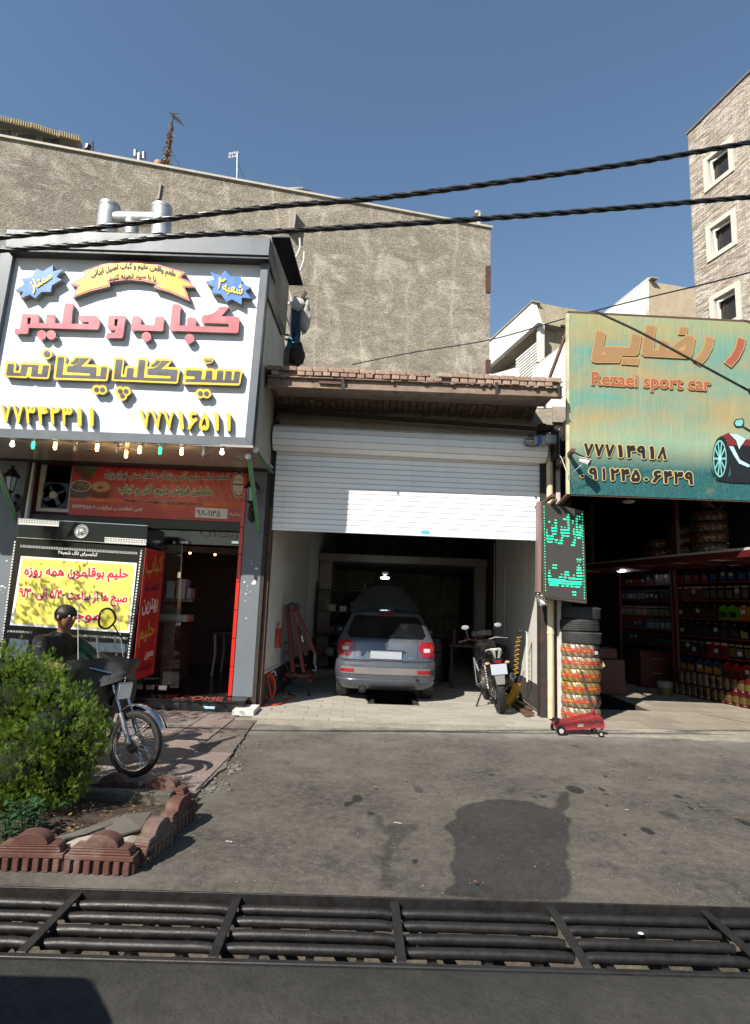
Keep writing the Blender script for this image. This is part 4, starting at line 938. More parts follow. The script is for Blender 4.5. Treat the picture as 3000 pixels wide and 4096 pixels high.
# fascia above with six downlights
YFa = 7.22; fb_ = PY(1075, 1022, YFa)
q = MB(); q.slab([PY(22, 987, YFa), PY(1075, 1022, YFa), PY(1082, 950, YFa), PY(25, 915, YFa)], (0, .7, 0)); q.build('fascia', M_GREY, sign, 20, .006)
q = MB(); q.slab([PY(24, 993, YFa) + V((0, .02, -.02)), PY(1074, 1026, YFa) + V((0, .02, -.02)), PY(1074, 1026, YFa) + V((0, .02, .01)), PY(24, 993, YFa) + V((0, .02, .01))], (0, .5, 0)); q.build('fascia_soffit', M_SDARK, sign, 0)
M_LENS = mat('frosted_lamp_lens', '#b8b4ab', .3, .1, 20, 0)
for x, y in ((155, 810), (380, 815), (610, 818), (842, 824), (1075, 830), (1308, 835)):
    X_, Y_ = x * .7567, 400 + y * .7567; zz = PY(X_, Y_, YFa + .15).z; zz = PY(500, 1006, YFa).z - .022 - (X_ - 500) * .00008
    P_ = PZ(X_, Y_, zz); P_ = PY(X_, Y_, YFa + .17); d_ = MB().cyl(P_ + V((0, 0, .03)), P_ + V((0, 0, -.012)), .048, .045, 18).build('downlight', M_ALU, sign); MB().cyl(P_ + V((0, 0, -.012)), P_ + V((0, 0, -.018)), .034, .030, 16).build('lens', M_LENS, d_)
# box body behind
za = SB0.z; zt_ = PY(1080, 960, YS).z; xr = sg(1012, 1790).x
q = MB(); q.bb((-6.2, YS + .06, za + .0), (xr - .01, 8.84, zt_ - .05)); q.build('box_body', M_SDARK, sign, 0)
for a_, nm, m_, dd in (([(1067, 1200), (1137, 1341), (1128, 1470), (1090, 1890), (1017, 1793)], 'side_panel', M_CREAM, .012),):
    q = MB(); q.prism([[PX(x, y, xr + .0) for x, y in a_]], (dd, 0, 0)); q.build(nm, m_, sign, 0)
def stonep():
    s = NT('torn_stone_print'); n1 = s.noise(3, 6, .65, dist=1.2); n2 = s.noise(9, 6, .6, dist=2.5); k = s.mix(s.ramp(n1, .35, .65), rgb('#6d655a'), rgb('#9a8f7f'))
    k = s.mix(s.ramp(s.math('ABSOLUTE', s.math('SUBTRACT', n2, .5)), 0, .03, .7, 0), k, rgb('#2b2724')); s.bump(n2, .3, .01); s.fin(k, .8); return s.m
q = MB(); q.prism([[PX(x, y, xr + .014) for x, y in ((1103, 970), (1153, 1139), (1139, 1341), (1085, 1190))]], (.012, 0, 0)); q.build('side_panel', stonep(), sign, 0)
q = MB(); q.prism([[PX(x, y, xr + .014) for x, y in ((1065, 1189), (1085, 1189), (1139, 1341), (1122, 1341))]], (.03, 0, 0)); q.build('side_trim', M_BLACKP, sign, 0)
q = MB(); q.prism([[PX(x, y, xr + .012) for x, y in ((1082, 950), (1103, 960), (1085, 1190), (1067, 1190))]], (.02, 0, 0)); q.build('side_trim', M_GREYW, sign, 0)
zw_ = PY(1120, 949, 7.4).z
q = MB(); q.slab([PZ(1086, 948, zw_), PZ(1159, 949, zw_), PZ(1212, 1143, zw_), PZ(1156, 1141, zw_)], (0, 0, .02)); q.build('side_awning', M_BLACKP, sign, 0)
# soffit with the light bulbs
zs = SB0.z - .01; sa, sb_, sc_, sd_ = PZ(-100, 1750, zs), PZ(1012, 1791, zs), PZ(1088, 1868, zs), PZ(-100, 1822, zs)
def soff():
    s = NT('soffit_gloss_panel'); n1 = s.noise(1.5, 5, .6); k = s.mix(s.ramp(n1, .35, .7), rgb('#8f877e'), rgb('#a79f95')); s.fin(k, .18, 0, .6); return s.m
q = MB(); q.slab([sa, sb_, sc_ + V((0, .1, 0)), sd_ + V((0, .1, 0))], (0, 0, .03)); q.build('soffit_panel', soff(), sign, 0)
ybk = (sc_.y + sd_.y) / 2
z3 = Zm(0, 1700, 1100)
M_BW = emat('lit_bulb_warm', '#ffc46b', 5); M_BC = emat('lit_bulb_white', '#fff4e0', 2.5); M_BG = emat('lit_bulb_green', '#2fd08a', 1.6); M_BO = mat('unlit_bulb', '#8b857b', .3)
for x, y, k_ in ((78, 100, 'w'), (203, 105, 'g'), (335, 108, 'y'), (457, 118, 'o'), (587, 118, 'y'), (711, 128, 'o'), (761, 160, 'y'), (842, 132, 'y'), (965, 138, 'g'), (1094, 140, 'y'), (1228, 150, 'o'), (1336, 148, 'w')):
    P_ = PZ(*z3(x, y - 18), zs)
    b_ = MB().lathe([(.05, 0), (.05, -.006), (.026, -.010), (.022, -.03)], P_, n=14).build('lamp_socket', M_ALU, sign)
    q = MB(); s0 = P_ + V((0, 0, -.028)); q.cyl(s0, s0 + V((0, 0, -.018)), .018, .018, 10)
    if k_ == 'w': q.sph(s0 + V((0, 0, -.05)), .03, 12)
    else:
        q.tube([s0 + V((.016 * cos(t * .8), .016 * sin(t * .8), -.02 - .0025 * t)) for t in range(28)], .008, 5)
    q.build('bulb', {'w': M_BC, 'g': M_BG, 'y': M_BW, 'o': M_BO}[k_], b_)
    if k_ == 'y':
        l = bpy.data.lights.new('bulb_light', 'POINT'); l.energy = 1.6; l.color = (1, .72, .38); l.shadow_soft_size = .03; lo = bpy.data.objects.new('bulb_light', l); COL.objects.link(lo); lo.location = s0 + V((0, -.0, -.10)) - sign.location; lo.parent = sign
for x, y in ((1430, 205), (1225, 178), (540, 150), (205, 128)):
    P_ = PZ(*z3(x, y), zs); MB().cyl(P_, P_ + V((0, 0, -.01)), .055, .05, 18).build('recessed_spot', M_ALU, sign)

# ---- raised lettering: outlines traced in photo pixels, standing off the panel
def letter(loops, name, m_, depth=.075, front=None, tf=None, parent=None):
    Yf = YS - depth if front is None else front
    L = [[PY(*tf(*p), Yf) for p in lp] for lp in loops]
    q = MB(); q.prism(L, (0, YS - Yf - .001, 0), 0, 1); return q.build(name, [m_, M_LRET], parent or sign, 30)
zA = Zm(0, 1180, 1000); zB = Zm(0, 1380, 500); zC = Zm(480, 1380, 500)
letter([[(95, 253), (98, 222), (130, 222), (148, 130), (156, 125), (252, 127), (255, 185), (302, 187), (308, 136), (314, 129), (358, 129), (362, 186), (408, 188), (428, 60), (434, 53), (482, 57), (472, 190), (585, 192), (585, 178), (548, 176), (524, 166), (516, 150), (522, 135), (632, 137), (642, 142), (655, 160), (656, 190), (650, 222), (644, 228), (190, 216), (186, 248), (176, 256)], [(182, 150), (204, 148), (200, 192), (180, 192)]], 'letter', M_PINK, tf=zA)
letter([[(699, 282), (706, 250), (757, 250), (762, 230), (736, 230), (714, 222), (710, 205), (718, 140), (728, 135), (822, 136), (830, 142), (812, 275), (800, 285)], [(757, 160), (779, 158), (774, 206), (755, 204)]], 'letter', M_PINK, tf=zA)
letter([[(864, 228), (876, 148), (886, 140), (920, 139), (928, 148), (930, 195), (1018, 200), (1026, 152), (1034, 143), (1076, 142), (1082, 148), (1078, 232), (1070, 238), (870, 233)]], 'letter', M_PINK, tf=zA)
letter([[(1120, 228), (1140, 66), (1148, 60), (1186, 61), (1193, 68), (1186, 200), (1232, 203), (1238, 155), (1246, 147), (1286, 149), (1294, 155), (1292, 205), (1510, 213), (1512, 190), (1345, 184), (1331, 174), (1334, 142), (1345, 134), (1400, 124), (1430, 104), (1452, 78), (1515, 80), (1462, 140), (1568, 143), (1580, 152), (1575, 242), (1562, 250), (1125, 236)]], 'letter', M_PINK, tf=zA)
for c_ in ((275, 263), (338, 263), (967, 275), (1252, 288)): letter([circ(c_, 31)], 'letter_dot', M_PINK, tf=zA)
YL = [
 (zB, [(52, 400), (75, 240), (84, 222), (105, 215), (185, 216), (208, 232), (212, 245), (206, 330), (212, 342), (240, 342), (248, 334), (260, 245), (272, 230), (295, 225), (510, 232), (532, 245), (540, 265), (548, 248), (572, 238), (640, 240), (662, 252), (670, 272), (650, 420), (642, 440), (622, 449), (400, 440), (380, 428), (372, 412), (362, 430), (340, 438), (75, 420), (58, 412)],
  [(82, 392), (103, 254), (112, 248), (176, 248), (182, 255), (170, 362), (268, 367), (283, 264), (292, 256), (500, 263), (507, 270), (492, 380), (550, 383), (566, 274), (576, 268), (640, 268), (646, 276), (620, 416), (612, 421), (408, 412), (420, 300), (405, 285), (385, 281), (368, 290), (360, 305), (338, 405), (330, 409), (88, 399)]),
 (zB, [(705, 430), (740, 168), (748, 142), (770, 131), (845, 132), (866, 142), (874, 165), (870, 240), (878, 248), (902, 248), (912, 208), (940, 195), (965, 180), (978, 160), (984, 139), (1185, 148), (1200, 160), (1192, 195), (1152, 255), (1285, 262), (1302, 275), (1310, 292), (1322, 270), (1340, 264), (1415, 267), (1438, 278), (1446, 300), (1425, 450), (1415, 470), (1392, 479), (722, 456), (708, 446)],
  [(735, 422), (766, 168), (774, 160), (838, 162), (846, 170), (820, 392), (1184, 403), (1188, 370), (888, 354), (881, 345), (890, 286), (898, 279), (958, 276), (1010, 255), (1045, 215), (1064, 170), (1176, 174), (1060, 280), (1262, 292), (1272, 298), (1266, 408), (1322, 409), (1338, 298), (1346, 291), (1406, 293), (1413, 300), (1398, 440), (1390, 446), (740, 426)]),
 (zC, [(-111, 455), (-82, 195), (-72, 168), (-50, 158), (25, 160), (45, 170), (53, 190), (38, 384), (44, 392), (54, 390), (68, 305), (76, 284), (95, 275), (185, 278), (204, 288), (212, 302), (226, 195), (236, 174), (256, 167), (340, 171), (358, 182), (366, 205), (360, 276), (368, 286), (384, 285), (394, 236), (420, 228), (446, 208), (460, 172), (662, 180), (678, 192), (674, 220), (634, 290), (765, 296), (784, 306), (792, 328), (766, 490), (758, 504), (738, 510), (-90, 474), (-106, 468)],
  [(-83, 445), (-56, 196), (-48, 189), (24, 190), (31, 198), (5, 418), (80, 424), (96, 310), (104, 304), (174, 306), (181, 314), (168, 422), (222, 428), (251, 202), (260, 196), (326, 199), (333, 207), (310, 430), (664, 441), (668, 405), (366, 390), (359, 382), (366, 318), (374, 311), (436, 308), (490, 285), (525, 248), (545, 205), (655, 208), (536, 315), (748, 325), (760, 337), (742, 474), (734, 480), (-78, 449)]),
 (zC, [(828, 508), (846, 340), (854, 312), (878, 299), (1080, 305), (1104, 316), (1112, 336), (1120, 316), (1145, 307), (1228, 310), (1250, 320), (1258, 336), (1268, 320), (1290, 312), (1365, 314), (1386, 324), (1402, 315), (1480, 315), (1500, 325), (1515, 318), (1592, 320), (1610, 332), (1616, 352), (1588, 510), (1578, 526), (1556, 535), (836, 515)],
  [(862, 482), (866, 450), (984, 448), (988, 411), (880, 406), (871, 396), (880, 340), (890, 331), (1068, 337), (1080, 348), (1070, 455), (1122, 453), (1140, 344), (1148, 337), (1210, 339), (1218, 347), (1215, 455), (1272, 459), (1288, 346), (1296, 339), (1356, 341), (1364, 350), (1355, 460), (1382, 460), (1396, 350), (1404, 344), (1468, 346), (1475, 354), (1470, 462), (1498, 465), (1514, 354), (1522, 347), (1580, 350), (1588, 358), (1566, 496), (1558, 502)])]
for tf, out, inn in YL:
    letter([out], 'letter', M_YEL, tf=tf); letter([inn], 'letter_face', M_BLK, tf=tf, front=YS - .079)
for tf, p in ((zB, [(937, 252), (938, 228), (965, 215), (990, 190), (996, 169), (1052, 171), (1025, 222), (985, 250)]), (zC, [(412, 286), (416, 258), (445, 244), (470, 222), (480, 203), (530, 205), (512, 242), (478, 268), (440, 284)])):
    letter([p], 'letter_face', M_BLK, tf=tf, front=YS - .080)
letter([circ((620, 118), 70)], 'letter_dot', M_YEL, tf=zB); letter([circ((620, 118), 42)], 'letter_face', M_BLK, tf=zB, front=YS - .079)
def blob(cs, r, tf):
    pts = []; cx_ = sum(c[0] for c in cs) / len(cs); cy_ = sum(c[1] for c in cs) / len(cs)
    for k in range(40):
        a = 2 * pi * k / 40; best = 0
        for t in range(240):
            d = t; x = cx_ + cos(a) * d; y = cy_ + sin(a) * d
            if any((x - c[0]) ** 2 + (y - c[1]) ** 2 <= r * r for c in cs): best = d
        pts.append((cx_ + cos(a) * best, cy_ + sin(a) * best))
    return pts
for cs, tf in (([(1275, 590), (1352, 592)], zB), ([(1588, 610), (1665, 612), (1618, 672)], zB), ([(1062, 640), (1142, 642)], zC)):
    letter([blob(cs, 63, tf)], 'letter_dot', M_YEL, tf=tf)
    for c_ in cs: letter([circ(c_, 33, 14)], 'letter_face', M_BLK, tf=tf, front=YS - .079)
letter([[(1098, 163), (1230, 163), (1228, 210), (1205, 238), (1180, 245), (1140, 243), (1112, 232), (1100, 210)]], 'letter_mark', M_YEL, tf=zC)
letter([[(1120, 183), (1134, 183), (1136, 208), (1154, 208), (1156, 185), (1168, 185), (1170, 208), (1188, 208), (1192, 185), (1206, 185), (1204, 215), (1190, 224), (1165, 220), (1140, 224), (1124, 212)]], 'letter_face', M_BLK, tf=zC, front=YS - .079)
zD_ = Zm(0, 1600, 1000)
for body, bxp in (('۷۷۳۴۲۳۱۱', ((-2, 28), (650, 55), (636, 178), (4, 148))), ('۷۷۷۱۶۵۱۱', ((914, 62), (1556, 86), (1540, 208), (930, 184)))):
    q = MB(); bq = [zD_(*p) for p in bxp]; n = len(body)
    for i, chd in enumerate(body):
        u0, u1 = i / n + .006, (i + 1) / n - .014
        if chd == '۱': u0 += .022; u1 -= .018
        L_ = lambda a, b, u: (a[0] + (b[0] - a[0]) * u, a[1] + (b[1] - a[1]) * u)
        cb = (L_(bq[0], bq[1], u0), L_(bq[0], bq[1], u1), L_(bq[3], bq[2], u1), L_(bq[3], bq[2], u0))
        q = MB(); lettering(q, chd, cb, lambda X, Y: PY(X, Y, YS - .075), .030, 1, .073, off=(0, -1, 0), res=40, sides=True)
        me_ = q; 
        # front faces carry the yellow, the returns the metal
        o = q.build('numeral', [M_YEL, M_LRET], sign, 30, fix=False)
zE = Zm(0, 1020, 500); zF = Zm(500, 1020, 600)
star1 = [(200, 462), (318, 385), (285, 312), (420, 290), (480, 180), (568, 215), (695, 135), (700, 215), (825, 190), (745, 290), (815, 325), (685, 400), (668, 485), (548, 487), (460, 575), (398, 522), (265, 570), (312, 480)]
star2 = [(888, 288), (980, 270), (942, 187), (1058, 230), (1097, 170), (1172, 243), (1272, 235), (1282, 312), (1388, 355), (1325, 395), (1390, 475), (1285, 468), (1283, 545), (1178, 487), (1112, 515), (1060, 432), (952, 412), (978, 350)]
letter([star1], 'star_badge', M_BLUE, tf=zE, depth=.09); letter([star2], 'star_badge', M_BLUE, tf=zF, depth=.09)
def ltext(body, box, tf, m_, name='lettering', parent=None, Y=None, bold=.020, depth=.006, arc=0, proj=None, off=(0, -1, 0)):
    q = MB(); pj = proj or (lambda X, Yp: PY(X, Yp, Y)); lettering(q, body, [tf(*p) for p in box], pj, bold, 1, depth, arc, off=off)
    return q.build(name, m_, parent or sign, 0, fix=False)
M_CHAR = mat('charcoal_print', '#332f33', .6, .1); M_YLET = mat('yellow_print', '#e3b93c', .5, .05)
ltext('ممتاز', ((370, 345), (660, 215), (700, 330), (440, 520)), zE, M_YLET, Y=YS - .095, bold=.03)
ltext('شعبه', ((1085, 300), (1310, 330), (1285, 470), (1065, 420)), zF, M_YLET, Y=YS - .095, bold=.03); ltext('۲', ((1035, 245), (1118, 262), (1060, 375), (1015, 375)), zF, M_YLET, Y=YS - .095, bold=.03)
ribbon = [(370, 972), (450, 928), (438, 905), (540, 868), (640, 851), (720, 850), (820, 865), (900, 888), (978, 910), (955, 938), (1000, 958), (1032, 990), (975, 990), (990, 1020), (1003, 1062), (900, 1018), (812, 990), (825, 972), (760, 958), (690, 951), (640, 953), (578, 964), (582, 985), (480, 1010), (383, 1045), (412, 985)]
letter([ribbon], 'ribbon_banner', M_PINK, tf=z1, depth=.085); letter([inset(ribbon, 9)], 'ribbon_face', M_YEL, tf=z1, front=YS - .090)
ltext('طعم واقعی حلیم و کباب اصیل ایرانی', ((478, 905), (930, 905), (925, 950), (485, 950)), z1, M_CHAR, Y=YS - .092, bold=.035, arc=34, depth=.004)
ltext('را با سید تجربه کنید', ((572, 930), (828, 930), (825, 962), (575, 962)), z1, M_CHAR, Y=YS - .092, bold=.035, arc=12, depth=.004)

# ---- shop building behind the sign
kb = thing('kebab_shop_building', (-4, 9.5, 0), 'black and grey kebab shop front with glass doors at the left', 'building')
def pil(x0, x1, y0, y1, z0, z1_, name='pillar', m_=M_GREYW): return MB().bb((x0, y0, z0), (x1, y1, z1_)).build(name, m_, kb, 20, .006)
pr = [PY(927, 2794, 8.75), PY(1004, 2794, 8.75)]
pil(pr[0].x, pr[1].x + .02, 8.75, 8.95, .17, za)
pl = [PY(-30, 1950, 8.75).x, PY(98, 1950, 8.75).x]; pil(-5.62, pl[1], 8.75, 9.2, 0, za)
M_REDT = mat('red_pillar_tile', '#c02a22', .2, .06, 6, .02)
for i in range(8):
    z0 = .18 + i * .40; MB().bb((pr[0].x - .055, 8.74, z0), (pr[0].x - .004, 8.95, min(za, z0 + .392))).build('red_tile', M_REDT, kb, 20, .003)
    MB().bb((pr[0].x - .055, 8.955, z0), (pr[0].x - .035, 9.75, min(za, z0 + .392))).build('red_tile', M_REDT, kb, 20, .003)
q = MB(); q.bb((-7.5, 9.9, 0), (-5.7, 10.0, 6)); q.build('neighbour_wall', M_CREAM, kb, 0)
for i in range(9): MB().bb((-7.2, 9.3, 2.2 + i * .2), (-5.7, 9.34, 2.385 + i * .2)).build('shutter_slat', M_WHITEW, kb, 20, .01)
q = MB(); q.bb((-6.5, 13, 0), (-1.56, 13.15, 6.0)); q.build('rear_wall', M_DRED, kb, 0)
q = MB(); q.bb((-1.70, 8.96, 0), (-1.57, 13, 6.0)); q.build('party_wall', M_DRED, kb, 0)
q = MB(); q.bb((-6.5, 8.9, za + .0), (-1.57, 13, za + .1)); q.build('ceiling', M_DRED, kb, 0)
q = MB(); q.bb((-6.5, 8.85, zt_ - .5), (-1.57, 13, zt_ - .1)); q.build('roof_slab', M_CONC, kb, 0)
q = MB(); q.bb((-5.7, 9.2, 0), (-5.6, 13, 6)); q.build('side_wall', M_DRED, kb, 0)
q = MB(); q.bb((-5.6, 8.6, .02), (-1.56, 13, .165)); q.build('shop_floor', M_GRAN, kb, 0)
# granite step
stp = thing('entrance_step', (-3, 8.4, 0), 'black granite step with red welcome lettering under the kebab shop door', 'step')
s1 = PY(514, 2843, 8.45)
for i in range(4): MB().bb((-4.9 + i * .85, 8.42, .012), (-4.058 + i * .85, 8.6, .135)).build('riser_slab', M_GRAN, stp, 20, .003)
MB().bb((-4.9, 8.40, .138), (-1.50, 8.9, .172)).build('tread_slab', M_GRAN, stp, 20, .004)
ltext('WELCOME', ((606, 2775), (897, 2790), (888, 2806), (590, 2790)), lambda x, y: (x, y), mat('welcome_red', '#8f4636', .5), parent=stp, depth=.002, off=(0, 0, 1), proj=lambda X, Y_: PZ(X, Y_, .1735), bold=.03)
q = MB(); f_ = lambda x, y: PY(x, y, 8.418); q.prism([[f_(813, 2824), f_(860, 2826), f_(858, 2836), f_(820, 2834)]], (0, -.002, 0)); q.build('sticker', mat('sticker_pale_blue', '#9ccbe6', .5, .2, 40), stp, 0)
# stickers and flaked paint on the pillars
random.seed(9); q = MB(); z3b = Zm(550, 2100, 530, 1573)
for x, y, r in ((1352, 420, 8), (1356, 457, 10), (1412, 517, 22), (1378, 690, 34), (1270, 680, 13), (1304, 725, 9), (1288, 818, 14), (1336, 796, 9), (1276, 900, 9), (1232, 800, 5), (1290, 1107, 11), (1305, 770, 6), (1395, 660, 14)):
    pts = [(x + cos(a) * r * random.uniform(.5, 1.2), y + sin(a) * r * random.uniform(.5, 1.1)) for a in [2 * pi * k / 9 for k in range(9)]]
    q.prism([[PY(*z3b(*p), 8.746) for p in pts]], (0, -.0015, 0))
o = q.build('flaked_paint', mat('flaked_white', '#c9c9c6', .7), kb, 0); o['kind'] = 'stuff'
q = MB()
for x, y, r in ((70, 490, 14), (20, 760, 22), (55, 775, 14), (80, 655, 5), (10, 800, 9), (35, 825, 10), (115, 405, 5)):
    pts = [(x + cos(a) * r * random.uniform(.5, 1.2), y + sin(a) * r * random.uniform(.4, .8)) for a in [2 * pi * k / 9 for k in range(9)]]; q.prism([[PY(x_ * .3753, 2060 + y_ * .3753, 8.746) for x_, y_ in pts]], (0, -.0015, 0))
o = q.build('flaked_paint', MATS['flaked_white'], kb, 0); o['kind'] = 'stuff'
# struts with green lamp strips
M_GRN = mat('green_tube', '#3fae5e', .4, .1, 5, 0); M_WT = mat('white_tube', '#d5d6d4', .3, .03, 5, 0)
def strut(a, b, Ya, Yb, label, m_, w_=.028):
    t = thing('sign_strut', PY(*b, Yb), label, 'strut'); A_, B_ = PY(*a, Ya), PY(*b, Yb)
    MB().bar(A_ + V((.02, .02, 0)), B_ + V((.02, .02, 0)), .03, .03).build('steel_arm', M_ALU, t, 20); MB().cyl(A_, B_, w_ * .6, w_ * .6, 10).build('tube', m_, t)
    MB().sph(A_, .04, 10).build('end_cap', M_WT, t); return t
strut((992, 1826), (1032, 2126), 7.45, 8.68, 'green tube strut from the sign down to the right grey pillar', M_GRN)
strut((-22, 1850), (63, 2082), 7.45, 8.68, 'green tube strut slanting down at the far left pillar', M_GRN)
strut((138, 1833), (101, 2074), 8.85, 8.6, 'white tube strut hanging beside the fan window', M_WT)
strut((1022, 1800), (1082, 1890), 7.45, 8.72, 'short green edged strut under the sign box corner', M_GRN)
# dark beam, transom and red banner
YBn = 8.92
z6b = Zm(260, 1820, 820)
bn = thing('red_banner', PY(*z6b(740, 520), YBn), 'wrinkled red banner with Persian lines and food pictures over the door', 'banner')
bp = lambda x, y, k=0: PY(*z6b(x, y), YBn - k)
def fabr(name, c1, c2):
    s = NT(name); n1 = s.noise(2.5, 5, .6, s.sc(s.co(), 2.5, 1, .7)); k = s.mix(s.ramp(n1, .35, .65), rgb(c1), rgb(c2)); s.bump(s.noise(5, 4, .6, s.sc(s.co(), 3, 1, 1)), .6, .02); s.fin(k, .3, 0, .5); return s.m
q = MB(); q.slab([bp(25, 492), bp(1436, 562), bp(1472, 95), bp(65, 30)], (0, .01, 0)); q.build('banner_sheet', fabr('red_banner_print', '#99201c', '#b02822'), bn, 0)
q = MB(); q.prism([[bp(38, 334, .003), bp(760, 372, .003), bp(800, 400, .003), bp(838, 376, .003), bp(1448, 380, .003), bp(1444, 418, .003), bp(850, 408, .003), bp(800, 436, .003), bp(752, 398, .003), bp(34, 366, .003)]], (0, -.001, 0)); q.build('orange_band', mat('orange_print', '#c8642c', .5), bn, 0)
M_WPR = mat('white_print', '#cfc9c0', .6, .05); M_NAVY = mat('navy_print', '#1d1d48', .5); M_GPR = mat('green_print', '#1d6a3c', .5)
def halo(body, box, m_, bold=.012, grow=.075, Yk=.004, proj=None, tf=z6b, par=None, hm=None, off=(0, -1, 0)):
    pj = proj or (lambda X, Y_: PY(X, Y_, YBn - Yk)); pj2 = (lambda X, Y_: pj(X, Y_) + V(off) * .003); bold = min(bold, .052); B_ = [tf(*p) for p in box]
    q = MB(); lettering(q, body, B_, pj, bold + grow, 1, 0, ref=bold); q.build('lettering_halo', hm or M_WPR, par or bn, 0, fix=False)
    q = MB(); lettering(q, body, B_, pj2, bold, 1, 0); q.build('lettering', m_, par or bn, 0, fix=False)
halo('اتحادیه کباب، حلیم، آش و پزندگان غذاهای سنتی تهران بزرگ', ((320, 118), (1325, 145), (1322, 222), (320, 208)), M_NAVY, .03)
halo('عاملین فروش حلیم، آش و کباب', ((430, 228), (1185, 248), (1183, 350), (428, 330)), M_GPR, .034)
halo('(با مجوز رسمی از وزارت بهداشت و اتحادیه)', ((480, 342), (1110, 374), (1108, 412), (480, 388)), M_NAVY, .025, .05)
halo('سال رونق تولید', ((700, 70), (955, 80), (953, 112), (698, 103)), mat('dark_print', '#3a1513', .5), .004, .04)
lt = lambda body, box, m_, b=.03: ltext(body, box, z6b, m_, parent=bn, Y=YBn - .005, bold=b, depth=.001)
lt('تلفن انتقادات و شکایات: ۷۷۶۳۹۶۵۸-۹', ((58, 396), (625, 424), (624, 458), (56, 440)), M_WPR); lt('شماره:', ((1325, 455), (1436, 462), (1434, 503), (1323, 492)), M_WPR, .02)
q = MB(); q.slab([bp(1047, 501, .003), bp(1308, 516, .003), bp(1312, 435, .003), bp(1052, 421, .003)], (0, -.002, 0)); q.build('number_card', mat('white_card', '#cfd0cc', .6, .04), bn, 0)
lt('۹۸-۱۱۴۵', ((1062, 438), (1252, 450), (1250, 498), (1060, 486)), M_NAVY, .01)
# food pictures and the round emblem, flat print
def disc(c, rx, ry, m_, k, n=28, name='food_print', hole=None):
    L_ = [[bp(c[0] + rx * cos(2 * pi * i / n), c[1] + ry * sin(2 * pi * i / n), k) for i in range(n)]]
    if hole: L_.append([bp(c[0] + rx * hole * cos(2 * pi * i / n), c[1] + ry * hole * sin(2 * pi * i / n), k) for i in range(n)])
    q = MB(); q.prism(L_, (0, -.0008, 0)); return q.build(name, m_, bn, 0)
def foodm(name, a, b, sc_=30):
    s = NT(name); n = s.noise(sc_, 5, .7, dist=1); s.fin(s.mix(s.ramp(n, .4, .6), rgb(a), rgb(b)), .5); return s.m
q = MB(); q.prism([[bp(x, y, .002) for x, y in ((105, 40), (250, 45), (258, 90), (240, 150), (200, 170), (140, 110))]], (0, -.001, 0)); q.build('food_print', foodm('herb_print', '#27451f', '#55753b', 40), bn, 0)
q = MB(); q.prism([[bp(x, y, .003) for x, y in ((72, 60), (110, 70), (218, 175), (205, 200), (150, 200), (74, 130))]], (0, -.001, 0)); q.build('food_print', foodm('kebab_print', '#3a211b', '#6b4334', 60), bn, 0)
q = MB(); q.prism([[bp(x, y, .0035) for x, y in ((45, 255), (208, 255), (190, 325), (150, 352), (42, 340))]], (0, -.001, 0)); q.build('food_print', mat('bowl_print', '#4c4a4e', .5), bn, 0)
q = MB(); q.prism([[bp(x, y, .0035) for x, y in ((205, 265), (365, 262), (350, 340), (300, 352), (225, 348), (200, 320))]], (0, -.001, 0)); q.build('food_print', mat('clay_pot_print', '#6d2b1c', .5), bn, 0)
disc((128, 250), 84, 46, mat('bowl_rim_print', '#b9b0a4', .5), .0045); disc((126, 250), 76, 40, foodm('bean_stew_print', '#332019', '#8b7a62', 18), .0055)
disc((290, 255), 78, 44, mat('pot_rim_print', '#a9825a', .5), .0045); disc((290, 253), 66, 36, foodm('porridge_print', '#a57c55', '#c2a077', 20), .0055); disc((285, 262), 26, 14, mat('cinnamon_print', '#8c3a22', .5), .0065)
q = MB(); em = [(1400 + 62 * cos(2 * pi * i / 32), 240 + 105 * sin(2 * pi * i / 32)) for i in range(32)]; em = [(min(x, 1448), y) for x, y in em]; q.prism([[bp(x, y, .002) for x, y in em]], (0, -.001, 0)); q.build('emblem', M_WPR, bn, 0)
for s_, m_ in ((.93, M_NAVY), (.82, M_WPR)):
    q = MB(); em = [(min(1400 + 62 * s_ * cos(2 * pi * i / 32), 1449), 240 + 105 * s_ * sin(2 * pi * i / 32)) for i in range(32)]; q.prism([[bp(x, y, .003 + (.93 - s_) * .01) for x, y in em]], (0, -.001, 0)); q.build('emblem_ring', m_, bn, 0)
q = MB(); q.slab([bp(1349, 240, .006), bp(1447, 246, .006), bp(1447, 236, .006), bp(1349, 230, .006)], (0, -.001, 0)); q.build('emblem_bar', M_NAVY, bn, 0)
lt('کباب و حلیم', ((1360, 185), (1440, 190), (1438, 215), (1358, 210)), M_NAVY, .005); lt('تهران و حومه', ((1372, 285), (1445, 290), (1443, 312), (1370, 308)), M_NAVY, .005)
# fan light beside it
z4b = Zm(0, 1780, 400)
fw2 = thing('fan_window', PY(*z4b(860, 1100), 8.95), 'blue extractor fan set in a pale framed window beside the red banner', 'fan')
fp = lambda x, y, k=0.: PY(*z4b(x, y), 8.95 - k)
q = MB(); q.prism([[fp(700, 190), fp(1232, 235), fp(1130, 1115), fp(590, 1090)], [fp(775, 205), fp(1205, 240), fp(1110, 1060), fp(660, 1035)]], (0, .06, 0)); q.build('window_frame', M_WHITEW, fw2, 0)
q = MB(); q.slab([fp(660, 1040, -.05), fp(1115, 1062, -.05), fp(1200, 240, -.05), fp(770, 210, -.05)], (0, .01, 0)); q.build('pane', mat('dim_glass', '#1c1a1c', .08, .2, 3, 0, spec=.8), fw2, 0)
q = MB(); FC_ = fp(890, 830, -.02); ex = (fp(1000, 836, -.02) - FC_).normalized(); ez = V((0, 0, 1)); Rf = (fp(1100, 838, -.02) - FC_).length
ring_ = [FC_ + (ex * cos(2 * pi * i / 30) + ez * sin(2 * pi * i / 30)) * Rf * .98 for i in range(30)]
